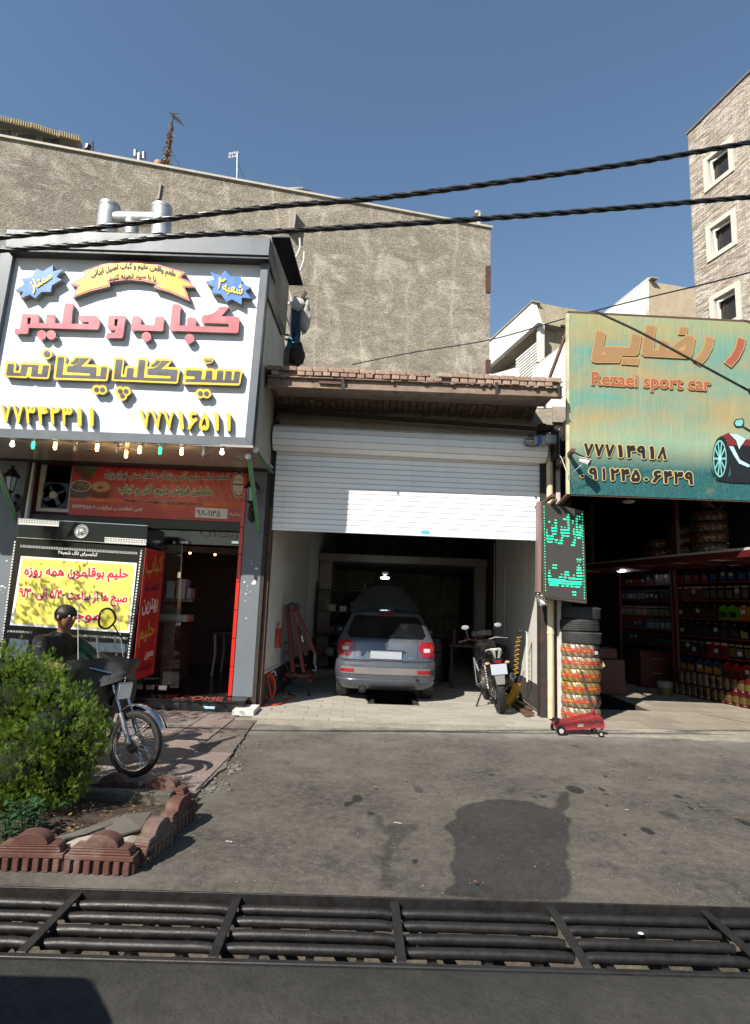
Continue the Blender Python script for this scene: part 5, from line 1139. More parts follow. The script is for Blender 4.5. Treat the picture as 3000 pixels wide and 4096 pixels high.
q.prism([[fp(668, 1036, -.02), fp(1112, 1056, -.02), fp(1158, 640, -.02), fp(735, 600, -.02)], ring_], (0, .05, 0)); q.build('fan_housing', mat('fan_blue', '#24304e', .5, .2), fw2, 0)
for k in range(4):
    a = radians(38 + 90 * k); q = MB(); d1 = ex * cos(a) + ez * sin(a); d2 = -ex * sin(a) + ez * cos(a)
    q.slab([FC_ + d1 * Rf * .2 - d2 * Rf * .14, FC_ + d1 * Rf * .85 - d2 * Rf * .24, FC_ + d1 * Rf * .85 + d2 * Rf * .2 + V((0, .05, 0)), FC_ + d1 * Rf * .2 + d2 * Rf * .14 + V((0, .03, 0))], (0, .006, 0)); q.build('fan_blade', mat('fan_blade_blue', '#4c6076', .4), fw2, 0)
MB().cyl(FC_ + V((0, -.03, 0)), FC_ + V((0, .05, 0)), Rf * .29, None, 20).build('fan_hub', M_CREAM, fw2)
q = MB(); q.slab([PY(60, 2075, 9.0), PY(985, 2118, 9.0), PY(985, 1850, 9.0), PY(100, 1800, 9.0)], (0, .05, 0)); q.build('front_wall', M_DRED, kb, 0)
q = MB(); q.slab([PY(70, 2095, 8.9), PY(975, 2128, 8.9), PY(975, 2090, 8.9), PY(70, 2050, 8.9)], (0, .12, 0)); q.build('lintel', M_BLACKP, kb, 20, .01)
q = MB(); q.slab([PY(590, 2170, 8.98), PY(965, 2184, 8.98), PY(970, 2118, 8.98), PY(590, 2105, 8.98)], (0, .015, 0)); q.build('transom_glass', mat('smoky_glass', '#241314', .08, .2, 3, 0, spec=.9), kb, 0)
ltext('از ساعت ۵ الی ۹', ((800, 2122), (952, 2128), (950, 2160), (798, 2152)), lambda x, y: (x, y), mat('dim_gold_print', '#6a5423', .5), parent=kb, Y=8.975, depth=.001)
for x in (683, 738, 942):
    q = MB(); P_ = PY(x, 2170, 8.95); q.box(P_, (.11, .05, .045)); q.build('door_fitting', M_CHROME, kb, 20, .004)
# lanterns on both pillars
def lantern(P_, label):
    t = thing('wall_lantern', P_, label, 'lantern'); M_L = M_BLACKP
    MB().lathe([(0, .30), (.02, .29), (.03, .24), (.06, .22), (.065, .2), (.12, .14), (.13, .125), (.10, .12)], P_, n=6).build('lantern_roof', M_L, t, 20)
    MB().lathe([(.075, .118), (.05, -.08)], P_, n=6).build('lantern_glass', mat('lantern_glass', '#8fa0b4', .15, .1, 4, 0), t, 20)
    for k in range(6):
        a = 2 * pi * k / 6; MB().bar(P_ + V((.078 * cos(a), .078 * sin(a), .12)), P_ + V((.052 * cos(a), .052 * sin(a), -.085)), .009, .009).build('glazing_bar', M_L, t, 0)
    MB().lathe([(0, -.13), (.02, -.11), (.06, -.085), (.056, -.075), (0, -.075)], P_, n=6).build('lantern_base', M_L, t, 20)
    MB().tube([P_ + V((0, 0, -.1)), P_ + V((0, .03, -.22)), P_ + V((0, .12, -.28)), P_ + V((0, .17, -.2))], .014, 8).build('bracket', M_L, t)
    q = MB(); q.sph(P_ + V((0, .19, -.22)), .1, 12, sc=(.7, .25, 1.4)); q.build('back_plate', M_L, t)
lantern(PY(42, 1942, 8.5), 'black hexagonal wall lantern on the far left pillar by the green strut'); lantern(PY(1005, 1985, 8.55), 'black hexagonal wall lantern on the right pillar beside the red banner')
# ============================================================ black cabinet with the yellow poster
zq = Zm(0, 2060, 620); zr5 = Zm(0, 2340, 650)
YC = 8.0
cb = thing('kebab_cabinet', PY(330, 2700, YC) * 1.0, 'black glossy kebab cabinet with Greek key trim and yellow poster at the left', 'cabinet')
cb.location.z = 0
M_GLB = mat('gloss_black_panel', '#0b0b0c', .1, .2, 3, 0, 0, spec=.45); M_KEY = mat('white_key_print', '#c8c8c4', .5, .05)
cx0, cx1 = PY(48, 2380, YC).x, PY(578, 2200, YC).x
q = MB(); q.slab([PY(-14, 2700, YC), PY(509, 2741, YC), PY(588, 2190, YC), PY(62, 2152, YC)], (0, .62, 0)); q.build('cabinet_body', M_GLB, cb, 20, .004)
q = MB(); q.bb((cx0 + .05, YC + .04, .0), (cx1 - .05, YC + .58, PY(300, 2715, YC).z)); q.build('plinth', M_GLB, cb, 0)
q = MB(); fq = lambda x, y, k=0.: PY(*zq(x, y), YC - .06 - k)
q.slab([fq(180, 240), fq(1560, 322), fq(1575, 115), fq(195, 35)], (0, .7, 0)); q.build('cabinet_canopy', M_GLB, cb, 20, .005)
for a, b in (((195, 36), (1575, 115)), ((180, 239), (1556, 321))): MB().bar(fq(*a, .003), fq(*b, .003), .008, .008).build('chrome_strip', M_CHROME, cb, 0)
def keystrip(TLp, TRp, BRp, BLp, n, pj, parent, name='key_strip', flip=False, back=True):
    L_ = lambda a, b, u: (a[0] + (b[0] - a[0]) * u, a[1] + (b[1] - a[1]) * u)
    def P_(u, v, k=0): return pj(*L_(L_(TLp, TRp, u), L_(BLp, BRp, u), v), k)
    if back:
        q = MB(); q.slab([P_(0, 1, .001), P_(1, 1, .001), P_(1, 0, .001), P_(0, 0, .001)], (0, -.002, 0)); q.build(name, M_KEY, parent, 0)
    ink = M_GLB if back else M_KEY; q = MB()
    for i in range(n):
        for (u0, v0, u1, v1) in ((.1, .12, .2, .88), (.2, .12, .75, .24), (.65, .24, .75, .68), (.40, .56, .65, .68), (.40, .38, .5, .56)):
            if flip: v0, v1 = 1 - v1, 1 - v0
            q.quad(P_((i + u0) / n, v1, .0042), P_((i + u1) / n, v1, .0042), P_((i + u1) / n, v0, .0042), P_((i + u0) / n, v0, .0042))
    o = q.build('key_pattern', ink, parent, 0, fix=False); o['kind'] = 'stuff'
keystrip((195, 40), (632, 66), (625, 122), (192, 98), 16, fq, cb); keystrip((1118, 236), (1560, 262), (1555, 326), (1112, 300), 16, fq, cb)
fr = lambda x, y, k=0.: PY(*zq(x, y), YC - k)
keystrip((217, 310), (1470, 386), (1465, 424), (215, 346), 46, fr, cb, back=False, flip=True)
ltext('کبابسرای تاک شعبه۲', ((622, 376), (1042, 402), (1038, 450), (620, 424)), zq, M_KEY, parent=cb, Y=YC - .002, bold=.02, depth=.001)
# roundel with a moulded classical face
RC = fq(873, 178); Rr = (fq(948, 182) - RC).length; M_SILV = mat('silver_medallion', '#a9aaa8', .4, .1, 20, .1, .5)
q = MB(); q.lathe([(0, 0), (Rr, 0), (Rr, -.012), (Rr * .92, -.018), (Rr * .86, -.010), (0, -.008)], RC, 'y', 32); rd = q.build('medallion', M_SILV, cb, 40)
q = MB(); q.sph(RC + V((0, -.012, -.004)), Rr * .40, 14, sc=(.85, .35, 1.15)); q.sph(RC + V((0, -.035, -.01)), Rr * .09, 8, sc=(.7, 1, 1.8))
q.build('relief_face', M_SILV, rd, 60)
for i in range(11):
    a = radians(-30 + 24 * i); p0 = RC + V((cos(a) * Rr * .36, -.016, sin(a) * Rr * .42)); p1 = RC + V((cos(a + .35) * Rr * .6, -.018, sin(a + .35) * Rr * .62)); p2 = RC + V((cos(a + .1) * Rr * .76, -.014, sin(a + .1) * Rr * .76)); MB().tube([p0, p1, p2], Rr * .06, 6).build('relief_curl', M_SILV, rd)
# poster
pq = lambda x, y, k=0.: PY(x, y, YC - .004 - k)
TL, TR, BR, BL = (84, 2224), (548, 2252), (518, 2532), (40, 2500)
q = MB(); q.slab([pq(*BL), pq(*BR), pq(*TR), pq(*TL)], (0, -.002, 0)); po = q.build('poster_sheet', mat('white_poster', '#d8d8d2', .45, .03), cb, 0)
q = MB(); q.slab([pq(*p, .003) for p in ((53, 2492), (509, 2522), (538, 2260), (91, 2232))], (0, -.001, 0)); q.build('poster_field', mat('yellow_poster', '#e2d35c', .45, .1, 2, 0), cb, 0)
for a, b in (((54, 2490), (508, 2520)), ((508, 2520), (536, 2262)), ((536, 2262), (92, 2234)), ((92, 2234), (54, 2490))): MB().bar(pq(*a, .0045), pq(*b, .0045), .004, .001).build('poster_rule', mat('green_rule', '#7d8a3a', .5), cb, 0)
M_RPR = mat('red_print', '#c3202b', .45, .05); hp = lambda X, Y_: PY(X, Y_, YC - .0085)
hk = dict(proj=hp, tf=zq, par=cb, hm=mat('pale_halo', '#e4ded0', .5, .02))
halo('حلیم بوقلمون همه روزه', ((258, 535), (1375, 570), (1365, 722), (258, 690)), M_RPR, .036, .05, **hk)
halo('صبح ها از ساعت ۵/۳۰ الی ۹/۳۰', ((206, 768), (1362, 830), (1352, 985), (203, 925)), M_RPR, .036, .05, **hk)
hk['tf'] = zr5; halo('موجود', ((590, 265), (1028, 290), (1025, 395), (590, 375)), M_RPR, .03, .05, **hk)
for k_, (T, B_) in enumerate((((60, 2165), (-8, 2690)), ((566, 2198), (500, 2730)))):
    q = MB(); n = 46
    for i in range(n):
        a = i / n; b = (i + .6) / n; p = lambda t, dx: fr2(T[0] + (B_[0] - T[0]) * t + dx, T[1] + (B_[1] - T[1]) * t)
        fr2 = lambda x, y: PY(x, y, YC - .006)
        q.quad(p(b, -3), p(b, 3), p(a, 3), p(a, -3))
    o = q.build('bead_trim', M_KEY, cb, 0, fix=False); o['kind'] = 'stuff'
keystrip((75, 455), (335, 472), (330, 500), (72, 484), 9, lambda x, y, k=0.: PY(*zr5(x, y), YC - k), cb, back=False); keystrip((800, 500), (1305, 530), (1302, 560), (800, 530), 18, lambda x, y, k=0.: PY(*zr5(x, y), YC - k), cb, back=False)
for a in (((62, 722), (255, 735), (292, 560), (100, 540)), ((780, 665), (1290, 690), (1300, 600), (790, 570))):
    q = MB(); q.slab([PY(*zr5(*p), YC - .004) for p in a], (0, .003, 0)); q.build('cabinet_window', mat('mirror_glass', '#8fa3b8', .03, .02, 3, 0, .9), cb, 0)
# red side banner on the cabinet
XS_ = cx1 + .004; XS_ = PY(586, 2200, YC).x + .008
sbn = thing('side_banner', PX(570, 2720, XS_), 'narrow red vertical banner with gold and white Persian words on the cabinet side', 'banner')
sbq = [PX(x, y, XS_) for x, y in ((527, 2727), (614, 2695), (660, 2208), (583, 2190))]
q = MB(); q.slab(sbq, (.006, 0, 0)); q.build('banner_sheet', mat('side_banner_red', '#a8201f', .45, .1, 3), sbn, 0)
q = MB(); ins_ = [PX(x, y, XS_ + .007) for x, y in ((536, 2712), (606, 2686), (653, 2215), (590, 2199))]
for i in range(4): MB().bar(ins_[i], ins_[(i + 1) % 4], .006, .002).build('gold_rule', mat('gold_print', '#bd8a33', .5), sbn, 0)
M_GOLD = mat('gold_print', '#bd8a33'); pxp = lambda X, Y_: PX(X, Y_, XS_ + .008)
def st(body, box, m_, h=None): ltext(body, box, z3b, m_, parent=sbn, proj=pxp, bold=.03, depth=.001, off=(1, 0, 0))
st('کباب', ((108, 370), (304, 350), (288, 600), (92, 640)), M_GOLD); st('با گوشت تازه', ((85, 700), (270, 690), (262, 780), (78, 805)), M_NAVY)
st('بهترین', ((60, 890), (248, 850), (235, 1040), (48, 1080)), M_WPR); st('حلیم', ((25, 1180), (215, 1110), (195, 1400), (2, 1470)), M_GOLD); st('معجون', ((85, 1500), (190, 1465), (182, 1580), (78, 1610)), M_WPR)
st('با بهترین کیفیت', ((5, 1670), (178, 1610), (172, 1690), (-5, 1750)), M_NAVY)
# inside the shop: steel counter, till, foam boxes, table, glass door
fd = thing('steel_counter', (-2.2, 9.5, .17), 'stainless steel counter just inside the kebab shop doorway', 'counter')
M_SS = mat('brushed_stainless', '#77726c', .32, .12, 10, .05, .8)
def blk(x0, y0, x1, y1, Y, d, name, m_, par, b=.004): 
    a, c_ = PY(x0, y1, Y), PY(x1, y0, Y); return MB().bb((a.x, Y, a.z), (c_.x, Y + d, c_.z)).build(name, m_, par, 20, b)
blk(636, 2490, 700, 2738, 9.0, .9, 'cabinet_body', M_SS, fd); blk(632, 2484, 706, 2490, 8.98, .95, 'worktop', M_SS, fd)
ti = thing('weighing_scale', PY(690, 2480, 9.3), 'pale weighing scale standing on the steel counter', 'scale')
blk(632, 2460, 748, 2484, 9.2, .4, 'scale_base', mat('pale_plastic', '#8d948c', .5), ti); blk(636, 2425, 716, 2458, 9.3, .3, 'scale_tray', M_SS, ti, .01); blk(700, 2420, 735, 2440, 9.5, .03, 'display', M_BLACKP, ti)
for (a, b, c_, d_, Y, lab) in ((660, 2325, 700, 2395, 9.25, 'left foam box of the stack seen through the doorway'), (701, 2317, 742, 2396, 9.2, 'middle and tallest foam box seen through the doorway'), (743, 2352, 763, 2397, 9.25, 'small foam box at the right of the stack in the doorway')):
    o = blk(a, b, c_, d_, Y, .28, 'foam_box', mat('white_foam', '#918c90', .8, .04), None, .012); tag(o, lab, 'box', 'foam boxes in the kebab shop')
blk(655, 2398, 770, 2404, 9.2, .35, 'shelf', M_SS, fd, .002)
q = MB(); q.slab([PY(553, 2745, 8.72), PY(715, 2752, 8.72), PY(730, 2178, 8.72), PY(640, 2175, 8.72)], (0, .012, 0))
gd = thing('glass_door', PY(650, 2760, 8.72), 'clear frameless glass door leaf folded open beside the red banner', 'door'); q.build('glass_leaf', glassmat('door_glass', (.86, .9, .88)), gd, 0)
for x, y in ((652, 2750), (600, 2748)): MB().box(PY(x, y, 8.68), (.12, .06, .07)).build('floor_hinge', M_CHROME, gd, 20, .006)
MB().box(PY(717, 2300, 8.7), (.05, .03, .09)).build('lock_plate', M_CHROME, gd, 20, .004)
tb = thing('dining_table', (-2.0, 11, .17), 'dark dining table with pale legs deep inside the kebab shop', 'table')
MB().bb((-2.6, 10.6, .92), (-1.75, 11.5, .96)).build('tabletop', M_BLACKP, tb)
for x, y in ((-2.5, 10.7), (-1.85, 10.7), (-2.5, 11.4), (-1.85, 11.4)): MB().tube([(x, y, .18), (x + .03, y, .6), (x, y, .92)], .022, 8).build('leg', M_CREAM, tb)
for i, (x, y) in enumerate(((760, 2212), (860, 2218))): tag(MB().sph(PY(x, y, 11.5), .025, 8).build('ceiling_bulb', M_BW), ('left' if i == 0 else 'right') + ' of two tiny warm ceiling bulbs deep in the kebab shop', 'bulb', 'small warm bulbs in the kebab shop')
q = MB(); q.slab([PY(640, 2200, 11.), PY(965, 2220, 11.), PY(965, 2195, 11.), PY(640, 2178, 11.)], (0, .1, 0)); q.build('ceiling_band', M_CREAM, kb, 0)

# ============================================================ duct on the kebab shop roof, awning post, blue sheet
du = thing('roof_duct', PY(500, 925, 10.2), 'H shaped galvanised exhaust duct standing on the kebab shop roof', 'duct')
z_ = lambda x, y, Y=10.2: PY(*z1(x, y), Y)
R_ = .185
for (xt, yt, xb, yb) in ((582, 556, 560, 720), (857, 566, 850, 730)):
    a, b = z_(xt, yt), z_(xb, yb); MB().cyl(b, a, R_ * .96, R_, 28, False).build('riser', M_GALV, du); MB().cyl(a - V((0, 0, .06)), a - V((0, 0, .03)), R_ * 1.03, None, 28, False).build('seam_band', M_GALV, du)
    MB().cyl(a - V((0, 0, .3)), a - V((0, 0, .28)), R_ * .9, None, 28).build('inner_shade', M_BLACKP, du)
MB().cyl(z_(582, 628), z_(850, 632), .13, None, 24).build('cross_duct', M_GALV, du); MB().cyl(z_(695, 720), z_(695, 640), .13, None, 24).build('tee_duct', M_GALV, du)
bl = thing('blue_metal_sheet', PY(1180, 1420, 9.6), 'tall blue painted metal sheet with rags leaning behind the sign box', 'sheet')
z8b = Zm(1050, 900, 250, 940); g8 = lambda x, y, Y=9.6: PY(*z8b(x, y), Y)
q = MB(); q.slab([g8(345, 1860), g8(550, 1890), g8(605, 1280), g8(515, 1250)], (0, .03, 0)); q.build('sheet_panel', mat('blue_metal_paint', '#2c6d8c', .5, .2, 4, .1, 0, dirt='#1d3a4a', dirtamt=.5), bl, 0)
q = MB(); q.slab([g8(400, 960, 9.5), g8(440, 1540, 9.5), g8(480, 1500, 9.5), g8(470, 1180, 9.5)], (0, .02, 0)); q.build('hanging_cloth', M_CREAM, bl, 0)
def rag(name, c_, rx, rz, m_, par, sd):
    random.seed(sd); q = MB()
    def f(u, v): a = 2 * pi * u; b = pi * (v - .5); n_ = 1 + .45 * noise.noise((cos(a) * 2 + sd, sin(a) * 2, v * 5)); return c_ + V((cos(a) * cos(b) * rx * n_, sin(a) * cos(b) * .06 * n_, sin(b) * rz * n_))
    q.grid(f, 14, 12); return q.build(name, m_, par, 50)
rag('rag', g8(640, 1370, 9.5), .09, .3, M_CREAM, bl, 3); rag('rag', g8(475, 1400, 9.5), .07, .35, mat('dark_blue_cloth', '#2b3348', .8), bl, 5); rag('crumpled_paper', g8(520, 1190, 9.45), .13, .1, M_WHITEW, bl, 7); rag('rag', g8(520, 1960, 9.5), .13, .2, M_RUSTD, bl, 9)
MB().bar(g8(655, 1010, 9.45), g8(560, 1170, 9.45), .05, .05).build('loose_brick_bar', M_RUSTD, bl); MB().tube([g8(350, 1350, 9.5), g8(480, 1740, 9.5)], .012, 6).build('rod', M_RUSTD, bl)
for y in (1650, 1720): MB().bar(g8(345, y, 9.5), g8(480, y + 20, 9.5), .02, .03).build('rung', M_RUSTD, bl)
q = MB(); q.slab([g8(300, 2010, 9.8), g8(540, 2030, 9.8), g8(540, 1890, 9.8), g8(320, 1860, 9.8)], (0, .3, 0)); q.build('block_pile', M_CONC, bl, 0)
for i, pts in enumerate((((560, 200), (565, 330), (545, 400), (495, 500)), ((628, 402), (622, 520), (600, 600), (565, 690)))):
    tag(MB().tube(spline([g8(*p, 11.5) for p in pts], 6), .022, 8).build('conduit_pipe', M_WHITEW), ('upper' if i == 0 else 'lower') + ' of two bent white conduits beside the plaster wall', 'pipe', 'bent white conduits')
tag(MB().bar(PY(2198, 1512, 8.4), PY(2268, 1325, 8.2), .035, .035).build('banner_stay', M_RUST), 'rusty diagonal stay holding the green banner frame above the canopy', 'strut')
# ============================================================ car accessory shop on the right
M_CRM = mat('cream_print', '#b5a06a', .5, .05); M_INK = mat('black_print', '#1a1414', .5, .1)
YB = 8.0
gb = thing('green_banner', PY(2640, 1990, YB), 'large faded teal banner lettered Rezaei sport car with a car picture', 'banner')
bq2 = lambda x, y, k=0.: PY(x, y, YB - k)
def bannermat():
    s = NT('faded_teal_banner'); p = s.xyz(); z0 = bq2(2700, 1990).z - gb.location.z; z1v = bq2(2700, 1280).z - gb.location.z
    t = s.ramp(p[2], z0, z1v); n1 = s.noise(1.1, 5, .6, s.sc(s.co(), .6, 1, 1.8)); n2 = s.noise(6, 4, .6, s.sc(s.co(), 4, 1, .15)); n3 = s.noise(60, 3, .7)
    road = s.mix(s.ramp(n3, .35, .7), rgb('#163c40'), rgb('#2f6a68')); road = s.mix(s.ramp(t, .0, .17), rgb('#27494d'), road) if False else road
    sk = s.mix(s.ramp(n1, .38, .62), rgb('#5f8a7c'), rgb('#94865f')); sk = s.mix(s.ramp(t, .25, .45, .55, 0), sk, rgb('#9ba885')); sk = s.mix(s.ramp(n2, .5, .75, 0, .16), sk, rgb('#8fb9aa')); sk = s.mix(s.ramp(t, .8, 1, 0, .45), sk, rgb('#a39a63'))
    k = s.mix(s.ramp(t, .14, .30), road, sk); st_ = s.ramp(s.noise(2.3, 5, .7), .6, .75, 0, .4); k = s.mix(st_, k, rgb('#8b7a52'))
    s.bump(s.noise(2.5, 4, .6, s.sc(s.co(), 2, 1, .6)), .5, .03); s.fin(k, .55, 0, .4); return s.m
q = MB(); BLp, BRp, TRp, TLp = (2272, 1976), (3420, 2018), (3420, 1312), (2270, 1252)
def bsurf(u, v):
    x = (BLp[0] * (1 - u) + BRp[0] * u) * (1 - v) + (TLp[0] * (1 - u) + TRp[0] * u) * v; y = (BLp[1] * (1 - u) + BRp[1] * u) * (1 - v) + (TLp[1] * (1 - u) + TRp[1] * u) * v
    return bq2(x, y, -.004 - .010 * noise.noise((u * 9, v * 5, 0)) * sin(pi * u) * sin(pi * v))
q.grid(bsurf, 60, 30); q.build('banner_sheet', bannermat(), gb, 60)
for a, b in ((BLp, BRp), (TRp, TLp), (TLp, BLp)): MB().bar(bq2(*a, -.035), bq2(*b, -.035), .045, .045).build('frame_bar', M_RUST, gb, 20)
q = MB(); q.slab([bq2(2268, 1976, .003), bq2(2279, 1976, .003), bq2(2277, 1252, .003), bq2(2266, 1252, .003)], (0, .05, 0)); q.build('banner_hem', mat('pale_hem', '#b9b591', .6), gb, 0)
zR = Zm(2300, 1250, 700)
def flat(poly, name, m_, tf, k, holes=(), par=None):
    q = MB(); q.prism([[bq2(*tf(*p), k) for p in poly]] + [[bq2(*tf(*p), k) for p in h] for h in holes], (0, -.0008, 0)); return q.build(name, m_, par or gb, 0)
M_OR = mat('orange_print_letters', '#91714b', .5, .06); M_OR2 = mat('orange_print_outline', '#ab8656', .5, .05); M_OR3 = mat('rust_print_letters', '#94503c', .5, .06)
l1 = [(196, 170), (212, 160), (285, 185), (292, 200), (268, 330), (285, 312), (510, 322), (535, 188), (548, 184), (632, 215), (604, 380), (590, 402), (565, 412), (446, 408), (420, 478), (190, 476), (158, 462), (148, 430)]
l2 = [(668, 118), (760, 114), (766, 130), (745, 342), (780, 346), (796, 250), (806, 245), (884, 272), (876, 342), (1050, 210), (1105, 208), (1138, 245), (1112, 395), (1095, 425), (1065, 437), (650, 415), (622, 388), (624, 335)]
l3 = [(1230, 212), (1320, 240), (1300, 340), (1255, 425), (1182, 510), (1104, 460), (1170, 398), (1212, 315)]
l4 = [(1532, 224), (1616, 250), (1597, 345), (1548, 438), (1476, 522), (1400, 468), (1468, 402), (1512, 320)]
flat([(268, 330), (245, 398), (355, 402), (440, 408), (300, 388), (275, 368)], 'letter_shade', M_OR, zR, .014)
for i, (L_, m_) in enumerate(((l1, M_OR), (l2, M_OR), (l3, M_OR), (l4, M_OR3), ([(983, 128), (1067, 130), (1056, 212), (968, 208)], M_OR), ([(444, 420), (606, 424), (596, 500), (432, 490)], M_OR))):
    flat(L_, 'letter_outline', M_OR2, zR, .013); flat(inset(L_, 11), 'letter', m_, zR, .015)
flat([(508, 428), (516, 428), (508, 492), (500, 492)], 'letter_gap', M_OR2, zR, .0165); flat([(965, 358), (1052, 298), (1036, 360)], 'letter_counter', M_OR2, zR, .0165)
flat([(246, 398), (300, 403), (270, 370)], 'letter_counter', M_OR2, zR, .0165); flat([(1630, 735), (1700, 660), (1720, 690), (1652, 770)], 'letter', M_INK, zR, .0165)
pB = lambda X, Y_: PY(X, Y_, YB - .014)
halo('Rezaei sport car', ((160, 562), (1282, 618), (1276, 772), (156, 716)), M_OR3, .012, .05, tf=zR, par=gb, hm=M_OR2, proj=pB)
zN = Zm(2260, 1650, 740)
def digits(body, box, tf):
    n = len(body); TLb, TRb, BRb, BLb = box; L_ = lambda a, b, u: (a[0] + (b[0] - a[0]) * u, a[1] + (b[1] - a[1]) * u)
    for i, ch in enumerate(body):
        u0, u1 = i / n + .007, (i + 1) / n - .007
        if ch == '۱': u0 += .022; u1 -= .022
        t, b = L_(TLb, TRb, (u0 + u1) / 2), L_(BLb, BRb, (u0 + u1) / 2); v0, v1 = (0, 1) if ch != '۰' else (.62, .88)
        if ch == '۰': u0 += .02; u1 -= .02
        A_ = lambda u, v: L_(L_(TLb, TRb, u), L_(BLb, BRb, u), v)
        halo(ch, (A_(u0, v0), A_(u1, v0), A_(u1, v1), A_(u0, v1)), M_INK, .052, .055, tf=tf, par=gb, hm=M_CRM, proj=pB)
digits('۷۷۷۱۴۹۱۸', ((165, 272), (922, 308), (912, 422), (160, 386)), zN); digits('۰۹۱۲۴۵۰۶۴۳۹', ((112, 484), (1158, 532), (1150, 646), (106, 592)), zN)
# printed sports car, only its nose and wheel are in view
fl = lambda poly, m_, k, nm='car_print': flat(poly, nm, m_, zN, k)
el = lambda c_, rx, ry, n=30, tw=0: [(c_[0] + rx * cos(2 * pi * i / n), c_[1] + ry * sin(2 * pi * i / n)) for i in range(n)]
M_PD = mat('print_dark', '#101418', .5); M_PR = mat('print_dark_red', '#6e211c', .5, .2, 8); M_PB = mat('print_pale_blue', '#a9cbd2', .5, .1); M_PT = mat('print_rim_teal', '#6fb3ae', .5, .15, 20)
fl([(1330, 600), (1480, 625), (2000, 640), (2000, 560), (1500, 560)], M_PD, .012); fl([(1465, 300), (1700, 240), (2000, 250), (2000, 600), (1480, 570)], M_PD, .013)
fl([(1385, 215), (1460, 180), (1520, 190), (1610, 240), (2000, 235), (2000, 330), (1560, 290), (1450, 300), (1440, 235)], M_PR, .0145)
fl([(1465, 185), (1540, 195), (1612, 240), (1570, 300), (1555, 330), (1530, 250)], M_PB, .0155); fl([(1465, 300), (1505, 305), (1560, 420), (1652, 470), (1640, 490), (1555, 455), (1500, 370)], M_PB, .0155)
fl(el((1395, 412), 78, 198), M_PD, .0145); fl(el((1383, 412), 60, 166), M_PT, .0155); fl(el((1383, 412), 52, 150), M_PD, .0162)
for i in range(10):
    a = 2 * pi * i / 10; c0 = (1383, 412); ex_, ey_ = cos(a) * 56, sin(a) * 160; nx_, ny_ = -sin(a) * 5, cos(a) * 9
    fl([(c0[0] + ex_ + nx_, c0[1] + ey_ + ny_), (c0[0] + ex_ - nx_, c0[1] + ey_ - ny_), (c0[0] - nx_, c0[1] - ny_), (c0[0] + nx_, c0[1] + ny_)], M_PT, .0168, 'wheel_print')
fl(el((1383, 410), 12, 26, 14), M_PB, .0175, 'wheel_print')
fl([(1503, 90), (1530, 58), (1590, 52), (1602, 90), (1580, 128), (1525, 128)], M_PD, .0145); fl([(1515, 92), (1535, 66), (1582, 62), (1592, 92), (1575, 120), (1530, 120)], M_PT, .0155); fl([(1590, 118), (1700, 180), (1700, 195), (1585, 128)], M_PD, .0145)
fl([(1300, 490), (1322, 530), (1335, 560), (1318, 562), (1312, 530)], M_PD, .0145)
# struts and cctv arm that carry the banner
br_ = thing('banner_bracket', PY(2230, 1840, 8.5), 'rusty angle iron bracket and camera arm on the banner left edge', 'bracket')
zz8 = z8
MB().bar(PY(*z8(478, 1172), 8.9), PY(*z8(592, 1052), 7.75), .05, .05).build('angle_arm', M_RUST, br_, 20); MB().cyl(PY(*z8(590, 1062), 7.75), PY(*z8(655, 1095), 7.75), .012, None, 8).build('arm_rod', M_RUSTD, br_)
cc = thing('cctv_camera', PY(*z8(662, 1125), 7.75), 'small pale bullet security camera in front of the banner number', 'camera')
a, b = PY(*z8(632, 1112), 7.8), PY(*z8(688, 1132), 7.72)
MB().cyl(a, b, .038, .042, 14).build('camera_body', M_WHITEW, cc); MB().bar(a + V((-.02, 0, .04)), b + V((.03, 0, .045)), .085, .008).build('sun_shield', M_WHITEW, cc); MB().cyl(b, b + (b - a).normalized() * .006, .032, None, 14).build('lens_face', M_BLACKP, cc)
MB().tube([PY(*z8(640, 1140), 7.8), PY(*z8(560, 1210), 7.85), PY(*z8(520, 1100), 8.2), PY(*z8(500, 1070), 8.6)], .006, 6).build('camera_cable', M_WHITEW, cc)
for (a, b, Y0, Y1, lab) in (((2190, 2068), (2272, 1978), 8.85, 8.02, 'lower rusty arm running from the door frame to the banner corner'), ((2140, 2035), (2212, 1982), 8.9, 8.25, 'rusty angle iron stub just above the light board'), ((2160, 2070), (2222, 2000), 8.9, 8.2, 'second rusty angle iron stub above the light board')):
    tag(MB().bar(PY(*a, Y0), PY(*b, Y1), .05, .04).build('angle_iron', M_RUST, None, 20), lab, 'bracket')
# posts and pipes between the two shops
def vpost(x0, x1, Y, d, m_, name, lab, cat='post', z1v=4.3, z0=.02):
    a, b = PY(x0, 2880, Y), PY(x1, 2880, Y); return tag(MB().bb((a.x, Y, z0), (b.x, Y + d, z1v)).build(name, m_, None, 20, .004), lab, cat)
vpost(2176, 2190, 8.84, .1, mat('blue_grey_post', '#4e5c68', .6, .2, 6, .1, 0, dirt='#2e2a28', dirtamt=.6), 'steel_post', 'narrow blue grey post right of the garage door frame')
pp = PY(2203, 2885, 8.76); pt = thing('drain_pipe', (pp.x, 8.76, 0), 'cream plastic drain pipe running down between the two shops', 'pipe')
M_PVC = mat('aged_cream_pvc', '#c9b999', .5, .15, 5, .05, 0, dirt='#75644c', dirtamt=.5, dscale=2, streak=.5)
MB().cyl((pp.x, 8.74, .03), (pp.x, 8.74, 3.95), .048, None, 18, False).build('pipe_run', M_PVC, pt); MB().cyl((pp.x, 8.74, .03), (pp.x, 8.74, .035), .03, None, 12).build('pipe_bore', M_BLACKP, pt)
MB().tube([(pp.x, 8.74, 3.93), (pp.x, 8.74, 4.05), (pp.x + .05, 8.76, 4.14), (pp.x + .2, 8.8, 4.2)], .055, 12).build('elbow', M_PVC, pt)
